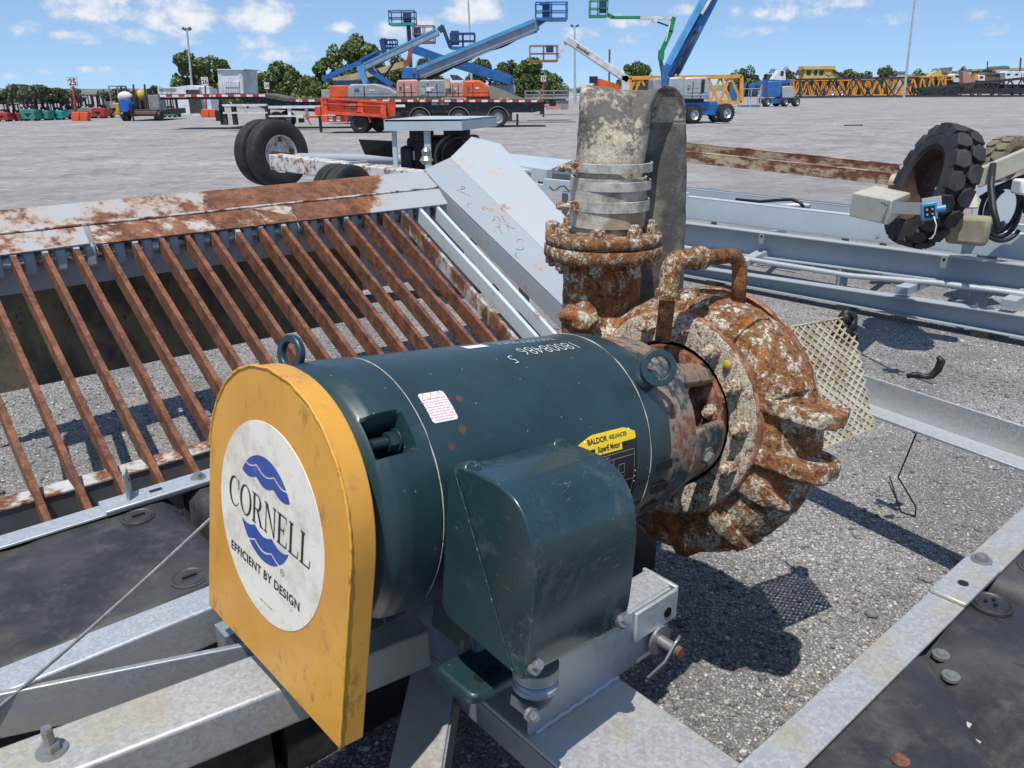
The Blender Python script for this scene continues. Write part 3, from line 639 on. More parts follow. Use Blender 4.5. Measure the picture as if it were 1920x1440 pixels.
    c0 = atz(1737, 712, zr + .004)
    hw = thing('tie_hook', 'black taped hook tied on the far galvanized angle', 'hook', c0)
    build('clip', MB().box(c0 + np.array((-.02, .0, .004)), (.12, .03, .006), (dd * 0 + np.array((.45, -.89, 0)), np.array((.89, .45, 0)), EZ)), 'zinc_bolt', hw)
    hk = [c0 + np.array(q) for q in ((-.075, .01, .012), (-.04, .005, .022), (-.015, 0, .012), (.012, -.01, .02), (.03, -.015, .05), (.035, -.018, .085), (.022, -.016, .10))]
    build('hook', MB().tube(hk, [.010, .012, .011, .014, .016, .016, .010], 10), 'rubber_black', hw, smooth=True)
    w0 = atz(1729, 775, zr - .12); wt = thing('hanging_wire', 'thin dark wire with a black knot hanging from the far angle', 'wire', (w0[0], w0[1], 0))
    g1 = atz(1716, 968, .004); g2 = atz(1690, 960, .004); g3 = atz(1668, 893, .03); top_ = w0 + np.array((0, 0, -.02)); mid = w0 * .5 + g1 * .5 + np.array((.02, 0, -.05))
    build('strand', MB().tube([w0, top_ + (0.0, 0, -.03), w0 + np.array((0.0, .03, -.14)), w0 + np.array((.0, .09, -.33)), g1 * .9 + w0 * .1 - EZ * .0, g1, (g1 + g2) / 2, g2, (g2 + g3) / 2 + np.array((0, 0, -.004)), g3], .0035, 6), 'rubber_black', wt, smooth=True)
    kn = w0 + np.array((-.004, .01, -.06)); build('knot', MB().tube([kn + np.array(q) for q in ((.005, 0, .05), (0, 0, .02), (-.012, 0, -.005), (-.024, .004, -.015), (-.012, 0, -.02), (.004, 0, -.01), (.006, 0, -.03))], [.005, .010, .016, .011, .012, .015, .006], 9), 'rubber_black', wt, smooth=True)
    q = atz(1716, 800, zr - .25); 
    b0 = atz(392, 1402, .12); o = build('support_block', MB().box(b0 + EZ * .0, (.20, .16, .24), ((.8, .6, 0), (-.6, .8, 0), EZ)), 'block_wood', None, bevel=.01, disp=None); tag(o, 'rough brown block on the ground under the tongue beam', 'block')
build_raft()
# ------------------------------------------------------------------ motor and pump, on one tilted axis
PO = np.array([-0.43588640338840373, 1.2545911445624656, 1.0913151661902274])
PB = np.array([[0.7182171554642636, 0.6808895248315445, 0.12303180527651403], [0.6791889218468072, -0.7275782997960156, 0.062075920581565976], [-0.1317821157721837, -0.03897784807570405, 0.9904593656351345]])
PA, PU, PV = PB[:, 0], PB[:, 1], PB[:, 2]
UM, VM, RM = -.009, -.001, .2585
def P(a, u, v): return PO + PA * a + PU * u + PV * v
def S(a, th, r): return P(a, UM + r * math.cos(th), VM + r * math.sin(th))
def ppl(x, y, axis, val):      # survey pixel to pump-frame plane
    d = PB.T @ ray(x, y); c = PB.T @ (CAMP - PO); t = (val - c[axis]) / d[axis]; return c + d * t
def roundpoly(pts, rad, n=5):
    out = []; N = len(pts)
    for i in range(N):
        p0, p1, p2 = [np.array(pts[k % N], float) for k in (i - 1, i, i + 1)]
        a = (p0 - p1); b = (p2 - p1); la, lb = np.linalg.norm(a), np.linalg.norm(b); r = min(rad, la * .45, lb * .45)
        q0 = p1 + a / la * r; q2 = p1 + b / lb * r
        for k in range(n + 1):
            t = k / n; out.append(tuple((1 - t) ** 2 * q0 + 2 * t * (1 - t) * p1 + t * t * q2))
    return out

# ---- serif capitals for the decal (drawn as outlines, unit cap height)
def serif_letter(ch):
    q = []
    def rect(x0, y0, x1, y1): q.append([(x0, y0), (x1, y0), (x1, y1), (x0, y1)])
    def ringarc(cx, cy, ro, ri, t0, t1, off=0.0, n=26):
        for k in range(n):
            a, b = t0 + (t1 - t0) * k / n, t0 + (t1 - t0) * (k + 1) / n
            q.append([(cx + ro[0] * math.cos(a), cy + ro[1] * math.sin(a)), (cx + ro[0] * math.cos(b), cy + ro[1] * math.sin(b)), (cx + off + ri[0] * math.cos(b), cy + ri[1] * math.sin(b)), (cx + off + ri[0] * math.cos(a), cy + ri[1] * math.sin(a))])
    st, sf = .135, .045
    def stem(x, w=st, s=.09):
        rect(x, 0, x + w, 1); rect(x - s, 0, x + w + s, sf); rect(x - s, 1 - sf, x + w + s, 1)
    if ch == 'C':
        ringarc(.46, .5, (.46, .52), (.36, .475), R(38), R(322), .06); rect(.80, .64, .85, 1.0); w = .86
    elif ch == 'O': ringarc(.48, .5, (.48, .52), (.335, .475), 0, 2 * PI, 0, 40); w = .96
    elif ch == 'R':
        stem(.09); rect(.22, 1 - sf, .42, 1); rect(.22, .475, .42, .52); ringarc(.42, .7375, (.30, .2625), (.16, .2175), -PI / 2, PI / 2); q.append([(.36, .49), (.50, .49), (.84, .0), (.68, 0)]); rect(.66, 0, .92, sf); w = .90
    elif ch == 'N':
        rect(.09, 0, .145, 1); rect(.0, 0, .235, sf); rect(-.02, 1 - sf, .22, 1); q.append([(.07, 1), (.235, 1), (.80, 0), (.745, 0)]); rect(.745, 0, .80, 1); rect(.655, 1 - sf, .89, 1); w = .90
    elif ch == 'E':
        stem(.09); rect(.2, 0, .70, sf); rect(.2, 1 - sf, .66, 1); rect(.2, .485, .50, .53); q.append([(.70, 0), (.66, 0), (.70, .24), (.735, .24)]); q.append([(.62, 1), (.66, 1), (.67, .78), (.64, .78)]); rect(.47, .40, .505, .62); w = .76
    else:
        stem(.09); rect(.2, 0, .68, sf); q.append([(.68, 0), (.64, 0), (.69, .27), (.725, .27)]); w = .73
    return q, w

def build_guard():
    t = thing('guard', 'yellow arched sheet metal guard with a round white decal at the motor end', 'guard', P(.025, 0, -.334))
    W2, HB, D = .2616, .334, .049
    prof = [(-W2, -HB), (W2, -HB), (W2, -.005)]
    for k in range(1, 36):
        th = PI * k / 36; e = .93
        prof.append((W2 * math.copysign(abs(math.cos(th)) ** e, math.cos(th)), -.005 + .268 * math.sin(th) ** e))
    prof.append((-W2, -.005))
    body = MB().prism(prof, P(0, 0, 0), PU, PV, PA, D); build('panel', body, 'guard_yellow', t, bevel=.0035, seg=3)
    # weld bead along the front edge
    wb = MB(); pp = [P(.0005, u, v) + (PV * .0012) * math.sin(i * 2.3) for i, (u, v) in enumerate(prof[1:-1])]
    fine = []
    for i in range(len(pp) - 1):
        n = 24 if i == 0 else 3
        for k in range(n):
            q = pp[i] + (pp[i + 1] - pp[i]) * k / n; fine.append(q - PA * .0005 + PU * .0006 * math.sin(len(fine) * 1.7))
    wb.tube(fine, [.0028 + .0012 * abs(mnoise.noise(Vector((k * .31, 0, 0)))) for k in range(len(fine))], 7); build('weld_bead', wb, 'guard_edge_weld', t, smooth=True)
    uc, vc, rd = -.0088, -.031, .1938
    decal = MB().lathe([(-.0012, 0.001), (-.0012, rd), (.0, rd + .0003)], P(0, uc, vc), PA, 72, ref=PU); de = build('decal', decal, 'decal_white', t, smooth=40)
    rim = MB(); rim.lathe([(-.0016, rd - .0022), (-.0016, rd)], P(0, uc, vc), PA, 96, ref=PU)
    def fn(x, y, a=-.0020): return P(a, x, y)
    ink = MB(); spec = 'CORNELL'; x = 0; polys = []; cap = .060; sx = .0525
    for ch in spec:
        q, w = serif_letter(ch)
        for poly in q: polys.append([(px * sx + x, py * cap) for px, py in poly])
        x += (w + (.10 if ch != 'O' else .08)) * sx
    tw = x; x0 = uc - .0085 + .004 - .001; sc_ = .313 / tw
    for k, poly in enumerate(polys): ink.add([fn(px * sc_ - .165, py - .046, -.0019 - .000004 * k) for px, py in poly], [tuple(range(4))])
    ink2 = MB(); put_text(ink2, 'EFFICIENT BY DESIGN', .0258, lambda x, y: fn(x - .019, y - .1355, -.0021), bold=.0005, spacing=1.08)
    build('slogan_lettering', ink2, 'ink_black', de); ink2 = MB(); put_text(ink2, 'PART. NO. 02-374000', .0052, lambda x, y: fn(x - .005, y - .193)); build('small_lettering', ink2, 'ink_black', de); ink2 = MB(); put_text(ink2, 'R', .0085, lambda x, y: fn(x + .050, y - .098))
    ink2.lathe([(0, .0068), (0, .0058)], P(-.002, .050, -.098), PA, 24, ref=PU); build('registered_mark', ink2, 'ink_black', de)
    build('brand_lettering', ink, 'ink_black', de)
    # globe of waves
    cx, cy, r = -.021, -.006, .1025
    def wave(x, base, amp=.0065, n=3.1, ph=0.0): return base - amp * abs(math.sin((x - cx + r) / (2 * r) * PI * n + ph)) * 1.6
    def band(lo, hi):
        lg = MB()
        xs = np.linspace(cx - r * .999, cx + r * .999, 100); cells = []
        for x in xs:
            y0, y1 = lo(x), hi(x); c = math.sqrt(max(0, r * r - (x - cx) ** 2)); y0 = max(y0, cy - c); y1 = min(y1, cy + c); cells.append((x, y0, y1))
        for (xa, a0, a1), (xb, b0, b1) in zip(cells[:-1], cells[1:]):
            if a1 > a0 + 1e-5 and b1 > b0 + 1e-5: lg.add([fn(xa, a0), fn(xb, b0), fn(xb, b1), fn(xa, a1)], [(0, 1, 2, 3)])
        build('wave_logo', lg, 'decal_blue', de)
    band(lambda x: wave(x, .048), lambda x: wave(x, .073) - .0035); band(lambda x: wave(x, .073), lambda x: .2)
    band(lambda x: wave(x, -.078), lambda x: wave(x, -.050)); band(lambda x: -.3, lambda x: wave(x, -.078) - .004)
build_guard()

def eyebolt(parent, c, n, up, ro=.050, ri=.031, mat='motor_paint'):
    n = np.array(n, float) / np.linalg.norm(n); m = MB()
    prof = [(-.007, ri + .002), (-.007, ro - .002), (-.005, ro), (.005, ro), (.007, ro - .002), (.007, ri + .002), (.005, ri), (-.005, ri), (-.007, ri + .002)]
    m.lathe(prof, c, n, 36); m.cyl(c - np.array(up) * (ro - .004), c - np.array(up) * (ro + .035), .018, .024, 16)
    return build('lifting_eye', m, 'motor_paint', parent, smooth=35)

def build_motor():
    t = thing('electric_motor', 'big dark teal electric motor with a side junction box and nameplate', 'motor', P(.5, 0, -.27))
    shell = MB().lathe([(.199, RM - .0045), (.199, RM), (.803, RM), (.803, RM - .0045)], P(0, UM, VM), PA, 128, ref=PU); build('shell', shell, 'motor_paint', t, smooth=40)
    # outer end bell with four bolt pockets
    na, nt_ = 46, 320; prof = [(.052, .150), (.054, .185), (.060, .212), (.070, .232), (.085, .247), (.105, .2565), (.130, .2600), (.196, .2600), (.1965, .254)]
    A = [p[0] for p in prof]; Rr = [p[1] for p in prof]; aa = np.concatenate([np.linspace(.052, .10, 18), np.linspace(.104, .1965, na - 18)])
    rings = []
    for a in aa:
        r0 = float(np.interp(a, A, Rr)); row = []
        for j in range(nt_):
            th = 2 * PI * j / nt_; r = r0
            for c in (47, 137, 227, 317):
                d = (math.degrees(th) - c + 180) % 360 - 180
                k = max(0, min(1, (8.2 - abs(d)) / 1.4)) * max(0, min(1, (.163 - a) / .005)) * max(0, min(1, (a - .088) / .012))
                r -= k * max(0, r - .178)
                k2 = math.exp(-(d / 24) ** 2); r += .0035 * k2 * max(0, min(1, (a - .06) / .03)) * (1 if k == 0 else 0)
            row.append(S(a, th, r))
        rings.append(row)
    bell = MB().rings(rings, True, False); build('end_bell', bell, 'motor_paint', t, smooth=38)
    build('fan_cover', MB().cyl(P(.047, UM, VM), P(.053, UM, VM), .20, n=60), 'rubber_black', t)
    for c in (47, 137, 317, 227):
        th = R(c); q0 = S(.165, th, .222); q1 = S(.104, th, .222); m = MB().cyl(q0, q1, .0095, n=14)
        for k in range(10): m.cyl(q1 + (q0 - q1) * (.02 + k * .05), q1 + (q0 - q1) * (.045 + k * .05), .0108, n=14)
        m.cyl(S(.137, th, .222), S(.153, th, .222), .0175, n=6); m.cyl(S(.153, th, .222), S(.157, th, .222), .022, n=16); build('through_bolt', m, 'motor_paint', t, smooth=40)
    # drive end bell, adapter bracket with windows
    bell2 = MB().lathe([(.804, RM - .003), (.8045, RM + .0012), (.83, RM + .0012), (.865, RM - .003), (.896, .2475), (.8975, .243)], P(0, UM, VM), PA, 128, ref=PU); build('drive_end_bell', bell2, 'motor_paint', t, smooth=40)
    for s_, r_ in ((.1975, RM - .0005), (.8035, RM + .0004), (.897, .2455)):
        pts = [S(s_ + .0008 * mnoise.noise(Vector((k * .2, s_ * 30, 0))), 2 * PI * k / 220, r_ + .0011) for k in range(221)]
        rr = [max(.0004, .0011 + .0016 * mnoise.noise(Vector((k * .13, s_ * 50, 5)))) for k in range(221)]
        build('seam_caulk', MB().tube(pts, rr, 6), 'chip_brown' if s_ > .85 else 'hose_collar', t, smooth=True)
    for k in range(6):
        th = R(3 - 13 * k)
        m = MB(); uu = np.array(S(0, th, 1)) - np.array(S(0, th, 0)); tn = -PU * math.sin(th) + PV * math.cos(th)
        m.prism(roundpoly([(-.030, -.012), (.030, -.012), (.030, .012), (-.030, .012)], .006), S(.858, th, .2545), PA, tn, uu, .0085)
        v = build('vent', m, 'rubber_black', t); continue; h = MB().prism(roundpoly([(-.033, .011), (.033, .011), (.033, .016), (-.033, .016)], .003), S(.858, th, .2545), PA, tn, uu, .0105); build('vent_hood', h, 'motor_paint', v, bevel=.002)
    for k in range(5):
        th = R(-3 - 13 * k); uu = np.array(S(0, th, 1)) - np.array(S(0, th, 0)); tn = -PU * math.sin(th) + PV * math.cos(th)
        build('vent', MB().prism(roundpoly([(-.016, -.006), (.016, -.006), (.016, .006), (-.016, .006)], .005), S(.782, th, .2575), PA, tn, uu, .0022), 'rubber_black', t)
    # eye bolts
    th = math.atan2(.218, .19); up = PU * math.cos(th) + PV * math.sin(th); tn = -PU * math.sin(th) + PV * math.cos(th)
    c_ = S(.846, th, .312); vd = CAMP - c_; vd /= np.linalg.norm(vd); eyebolt(t, c_, vd * .90 + np.cross(EZ, vd) * .36, up, .043, .027)
    th = R(125); up = PU * math.cos(th) + PV * math.sin(th)
    c_ = P(.112, -.150, .246); vd = CAMP - c_; vd = vd - up * (vd @ up); vd /= np.linalg.norm(vd); eyebolt(t, c_, vd * .62 - np.cross(up, vd) * .78, up, .037, .022)
    m = MB().sphere(S(.846, math.atan2(.218, .19), .262), .034, 16, 10, (1, 1, .8)); build('eye_boss', m, 'motor_paint', t, smooth=True)
    # junction box: wedge base and cover, split by a diagonal seam
    def lip(x): return x
    base = [(.242, .118), (.258, .146), (.270, .150), (.462, -.146), (.440, -.148), (.285, -.140), (.258, -.126)]
    cov = [(.262, .152), (.320, .160), (.375, .161), (.412, .151), (.442, .128), (.464, .095), (.476, .045), (.483, -.03), (.486, -.09), (.481, -.138), (.462, -.150)]
    A0, A1 = .195, .455
    build('box_neck', MB().prism(roundpoly([(.14, .10), (.262, .10), (.262, -.10), (.14, -.10)], .02), P(A0 + .025, 0, 0), PU, PV, PA, A1 - A0 - .05), 'motor_paint', t, bevel=.006)
    jb = build('junction_box', MB().prism(roundpoly(base, .012), P(A0 + .006, 0, 0), PU, PV, PA, A1 - A0 - .012), 'motor_paint', t, bevel=.007, seg=3)
    build('box_cover', MB().prism(roundpoly(cov, .016, 4), P(A0, 0, 0), PU, PV, PA, A1 - A0), 'motor_dusty', jb, bevel=.014, seg=5)
    rub = [P(A0 - .0006, .266, .140), P(A0 - .0006, .458, -.142)]; build('edge_rub', MB().tube([rub[0] + (rub[1] - rub[0]) * k / 40 + PU * .0012 * mnoise.noise(Vector((k * .7, 0, 0))) for k in range(41)], [.0008 + .0013 * abs(mnoise.noise(Vector((k * .9, 4, 0)))) for k in range(41)], 5), 'bolt_painted', jb)
    rim2 = [(.33, .158), (.375, .158), (.410, .148), (.439, .126), (.460, .094), (.472, .045), (.479, -.03), (.481, -.09)]; rp_ = [P(A0 + .0035, u + .0005, v + .0005) for u, v in rim2]; fine_ = [rp_[i] + (rp_[i + 1] - rp_[i]) * k / 8 for i in range(len(rp_) - 1) for k in range(8)]
    build('edge_rub', MB().tube(fine_, [max(.0003, .0004 + .0016 * mnoise.noise(Vector((k * .5, 9, 1)))) for k in range(len(fine_))], 5), 'bolt_painted', jb)
    nrm = PU * .835 + PV * .55
    for (u, v), aa_ in (((.278, .141), .214), ((.470, -.128), .214), ((.274, .141), .438), ((.474, -.122), .438)):
        b_ = MB().cyl(P(aa_, u, v) - nrm * .015, P(aa_, u, v) + nrm * .016, .021, .018, 20); bs = build('bolt_boss', b_, 'motor_paint', jb, smooth=35, bevel=.003)
        hexbolt(jb, 'cover_bolt', P(aa_, u, v) + nrm * .0165, nrm, .0098, .010, 'zinc_bolt' if v < 0 else 'bolt_painted')
    # conduit hub under the box
    hub = MB(); c = P(*ppl(1014, 1284, 2, -.178)) - PU * .040 + PA * .034 - PV * .012; dn = np.array((-.02, -.02, -1.0)); hub.lathe([(-.016, .041), (.006, .041), (.008, .038), (.020, .038), (.022, .041), (.030, .041), (.032, .036)], c, dn, 36, True); h = build('conduit_hub', hub, 'galvanized_dull', jb, smooth=35)
    cl = MB().lathe([(.030, .032), (.048, .033), (.062, .028), (.070, .02)], c, dn, 28, True); cl.box(c + dn * .050 - PA * .040 + PU * .01, (.05, .012, .02), (PU, PA, PV)); build('hub_clamp', cl, 'dark_grey_steel', jb, smooth=35); hexbolt(jb, 'clamp_bolt', c + dn * .048 + PU * .034 - PA * .045, PU, .008, .012)
    ring = MB().lathe([(.010, .0395), (.014, .0395)], c, dn, 36); build('hub_gasket', ring, 'switch_blue', jb)
    # feet
    for u in (.30, -.30):
        m = MB().prism(roundpoly([(.215, -.06), (.46, -.06), (.46, .055), (.215, .055)], .022), P(0, u, -.290), PA, PU, PV, .022); f = build('foot', m, 'motor_paint', t, bevel=.006)
        for a_ in ():
            k = MB().prism([(0, 0), (.05, 0), (.01, .05)], P(a_, u - .03 if u > 0 else u + .03, -.268), PU * (1 if u > 0 else -1), PV, PA, .016); build('foot_rib', k, 'motor_paint', f, bevel=.003)
        build('foot_slot', MB().prism(roundpoly([(.25, -.012), (.31, -.012), (.31, .012), (.25, .012)], .012), P(0, u + .02, -.2685), PA, PU, PV, .002), 'rubber_black', f)
        m = MB().prism(roundpoly([(.60, -.06), (.80, -.06), (.80, .055), (.60, .055)], .022), P(0, u, -.290), PA, PU, PV, .022); build('foot', m, 'motor_paint', t, bevel=.006)
    [build('foot_web', MB().prism([(s * .12, -.285), (s * .27, -.285), (s * .19, -.16), (s * .12, -.16)], P(a_, 0, 0), PU, PV, PA, .14), 'motor_paint', t, bevel=.008) for s in (-1, 1) for a_ in (.30, .62)]
    # labels on the shell
    def arcpatch(mb, a0, a1, t0, t1, r, n=10, shape=None):
        rows = [[S(a, t0 + (t1 - t0) * k / n, r) for k in range(n + 1)] for a in (a0, a1)]
        vs = rows[0] + rows[1]; return mb.add(vs, [(k, k + 1, n + 1 + k + 1, n + 1 + k) for k in range(n)])
    def arcpoly(mb, poly, r, n=14):   # polygon in (a, theta) cut in strips along theta
        ths = [p[1] for p in poly]; lo, hi = min(ths), max(ths)
        def span(th):
            xs = []
            for (x0, y0), (x1, y1) in zip(poly, poly[1:] + poly[:1]):
                if (y0 - th) * (y1 - th) <= 0 and abs(y1 - y0) > 1e-9: xs.append(x0 + (x1 - x0) * (th - y0) / (y1 - y0))
            return min(xs), max(xs)
        last = None
        for k in range(n + 1):
            th = lo + (hi - lo) * (k + .0005) / (n + .001); a, b = span(th)
            cur = (S(a, th, r), S(b, th, r))
            if last: mb.add([last[0], last[1], cur[1], cur[0]], [(0, 1, 2, 3)])
            last = cur
        return mb
    q = [ppl(x, y, 1, .20) for x, y in ((782, 740), (835, 730), (860, 785), (815, 796))]
    a0, a1 = .168 + .034, .168 + .034 + .066; tc = R(48)
    def onshell(x, y, px, py, rot=0.0):   # find the shell point hit by a survey pixel
        pass
    def hit(x, y, r=RM + .0008):
        d = PB.T @ ray(x, y); c = PB.T @ (CAMP - PO); c = c - np.array((0, UM, VM)); A_ = d[1] ** 2 + d[2] ** 2; B_ = c[1] * d[1] + c[2] * d[2]; C_ = c[1] ** 2 + c[2] ** 2 - r * r
        tt = (-B_ - math.sqrt(max(0, B_ * B_ - A_ * C_))) / A_; p = c + d * tt; return p[0], math.atan2(p[2], p[1])
    # warning sticker
    cs = [hit(x, y) for x, y in ((784, 740), (833, 731), (859, 785), (814, 795))]
    ca, ct = np.mean([c[0] for c in cs]), np.mean([c[1] for c in cs]); wa = (abs(cs[1][0] - cs[0][0]) + abs(cs[2][0] - cs[3][0])) / 2; ht = (abs(cs[0][1] - cs[3][1]) + abs(cs[1][1] - cs[2][1])) / 2
    poly = roundpoly([(ca - wa / 2, ct - ht / 2), (ca + wa / 2, ct - ht / 2), (ca + wa / 2, ct + ht / 2), (ca - wa / 2, ct + ht / 2)], .004, 3)
    st = build('warning_sticker', arcpoly(MB(), poly, RM + .0009, 16), 'label_white', t, smooth=True)
    def sfn(r): return lambda x, y: S(ca + x, ct + y / RM, r)
    red = MB(); hgt = ht * RM
    for k in range(3):
        x = (-.3 + .3 * k) * wa; y = .36 * hgt; s = .0085
        for (p0, p1) in (((x - s, y - s * .8), (x + s, y - s * .8)), ((x + s, y - s * .8), (x, y + s)), ((x, y + s), (x - s, y - s * .8))):
            d = np.array(p1) - np.array(p0); n_ = np.array((-d[1], d[0])) / np.linalg.norm(d) * .0006; red.add([sfn(RM + .0013)(*(np.array(z))) for z in (np.array(p0) - n_, np.array(p1) - n_, np.array(p1) + n_, np.array(p0) + n_)], [(0, 1, 2, 3)])
    lines = ['WARNING: DISCONNECT POWER AND', 'LOCK OUT BEFORE SERVICING.', 'HAZARDOUS VOLTAGE CAN CAUSE', 'ELECTRIC SHOCK OR BURNS.', 'GROUND MOTOR PER LOCAL AND', 'NATIONAL ELECTRIC CODES.', 'KEEP HANDS AND CLOTHING AWAY', 'FROM MOVING PARTS.']
    for k, l in enumerate(lines): put_text(red, l, .0044, lambda x, y, k=k: sfn(RM + .0013)(x * .9, y + (.16 - .085 * k) * hgt))
    build('sticker_print', red, 'label_red', st)
    sc_ = [hit(x, y) for x, y in ((868, 649), (915, 646), (912, 650), (872, 653))]
    ca2, ct2 = np.mean([c[0] for c in sc_]), np.mean([c[1] for c in sc_]); build('sticker', arcpoly(MB(), [(ca2 - .03, ct2 - .05), (ca2 + .03, ct2 - .05), (ca2 + .03, ct2 + .05), (ca2 - .03, ct2 + .05)], RM + .0009), 'label_white', t)
    for x, y, s in ((864, 747, .008), (869, 804, .010), (850, 837, .007)):
        ha, ht_ = hit(x, y); po = [(ha + s * (1 + .3 * math.sin(k * 2.7)) * math.cos(k * PI / 5), ht_ + s * 1.1 * (1 + .3 * math.cos(k * 1.9)) * math.sin(k * PI / 5) / RM) for k in range(10)]; build('paint_chip', arcpoly(MB(), po, RM + .0005, 8), 'chip_brown', t)
    # nameplate
    cs = [hit(x, y) for x, y in ((1084, 833), (1192, 800), (1197, 868))]
    ax0, ax1 = cs[0][0], cs[1][0]; tt1 = (cs[0][1] + cs[1][1]) / 2 ; na_ = (ax0 + ax1) / 2; nw = ax1 - ax0; nh = .165; tb = tt1 - nh / RM
    poly = roundpoly([(ax0, tb), (ax1, tb), (ax1, tt1 - .02), (ax1 - .035, tt1 + .035), (ax0 + .045, tt1 + .035), (ax0, tt1 - .02)], .010, 3)
    npl = build('nameplate', arcpoly(MB(), poly, RM + .0012, 30), 'label_black', t, smooth=True)
    yp = roundpoly([(ax0 + .0015, tt1 - .085), (ax1 - .0015, tt1 - .085), (ax1 - .0015, tt1 - .022), (ax1 - .036, tt1 + .031), (ax0 + .046, tt1 + .031), (ax0 + .0015, tt1 - .022)], .006, 3)
    ym = arcpoly(MB(), yp, RM + .0016, 14); arcpoly(ym, [(na_ - .045, tt1 - .145), (na_ + .045, tt1 - .145), (na_ + .045, tt1 - .086), (na_ - .045, tt1 - .086)], RM + .0016, 6); build('yellow_header', ym, 'label_yellow', npl, smooth=True)
    def nfn(r): return lambda x, y: S(na_ + x, tt1 + y / RM, r)
    bk = MB(); put_text(bk, 'BALDOR', .0165, lambda x, y: nfn(RM + .002)(x * 1.0 - .034, y - .0065), bold=.0005); put_text(bk, '\u2022RELIANCER', .0125, lambda x, y: nfn(RM + .002)(x * .92 + .035, y - .0065), bold=.0003); put_text(bk, 'SuperE Motor', .0165, lambda x, y: nfn(RM + .002)(x * .80, y - .0265), bold=.0006, shear=.2)
    for s in (-1, 1):
        for k in range(3): bk.add([nfn(RM + .002)(s * (.049 + .004 * k) + dx, yy) for dx, yy in ((0, -.034), (.0018, -.034), (.0036, -.024), (.0018, -.024))], [(0, 1, 2, 3)])
    build('header_lettering', bk, 'label_black', npl)
    gr = MB(); f_ = nfn(RM + .0019)
    def line(x0, y0, x1, y1, w=.0005):
        if abs(x1 - x0) > abs(y1 - y0): gr.add([f_(x0, y0 - w), f_(x1, y0 - w), f_(x1, y0 + w), f_(x0, y0 + w)], [(0, 1, 2, 3)])
        else:
            for k in range(6): a_, b_ = y0 + (y1 - y0) * k / 6, y0 + (y1 - y0) * (k + 1) / 6; gr.add([f_(x0 - w, a_), f_(x0 + w, a_), f_(x0 + w, b_), f_(x0 - w, b_)], [(0, 1, 2, 3)])
    hw = nw / 2 - .012
    for k, y in enumerate(np.linspace(-.043, -.150, 10)): line(-hw, y, (.012 if k not in (0, 9, 1) else hw), y)
    line(-hw, -.043, -hw, -.150); line(hw, -.043, hw, -.150); line(.012, -.055, .012, -.150); line(.012, -.11, hw, -.11); line(-.03, -.055, -.03, -.135); line(.030, -.07, .050, -.07); line(.030, -.09, .050, -.09); line(.030, -.07, .030, -.09); line(.050, -.07, .050, -.09)
    for k, tx in enumerate(['CAT. NO. ECP84400T', 'SPEC. 12E', 'HP 100', 'VOLTS 230/460', 'AMPS 226/113', 'RPM 1785', 'FRAME 405T', 'HZ 60 PH 3', 'SER. F. 1.15', 'CLASS F']): put_text(gr, tx, .0062, lambda x, y, k=k: f_(x - .030, y - .049 - .0116 * k))
    for k, tx in enumerate(['BEARING', 'D.E. 6316', 'O.D.E. 6316', 'LOW VOLT', 'HIGH VOLT']): put_text(gr, tx, .006, lambda x, y, k=k: f_(x + .042, y - .098 - .0118 * k))
    build('plate_print', gr, 'label_grey', npl)
    wm = MB()
    for x, y in ((-nw / 2 + .025, -.004), (nw / 2 - .022, .001), (nw / 2 - .016, -.142)): wm.sphere(nfn(RM + .0005)(x, y), .0030, 8, 6)
    for y in (-.095, -.108, -.12): wm.sphere(nfn(RM + .0002)(nw / 2 - .006, y), .0019, 8, 5)
    build('rivet', wm, 'label_white', npl, smooth=True)
    # paint-marker numbers, written from the far side
    c1, c2 = hit(985, 672), hit(1062, 634); ca, ct = (c1[0] + c2[0]) / 2 + .0, hit(1030, 652)[1]
    mk = MB(); put_text(mk, '18008486', .052, lambda x, y: S(ca - x * .92, ct - y / RM, RM + .0012), bold=-.0012, shear=-.18)
    put_text(mk, '5', .045, lambda x, y: S(ca - .135 - x, ct - .10 - y / RM, RM + .0012), bold=-.001); put_text(mk, '7H-L', .034, lambda x, y: S(ca - .075 - x, ct + .24 - y / RM, RM + .0012), bold=-.0008); put_text(mk, 'T0550U', .032, lambda x, y: S(ca + .02 - x, ct + .21 - y / RM, RM + .0012), bold=-.0008)
    build('marker_writing', mk, 'marker_white', t)
build_motor()

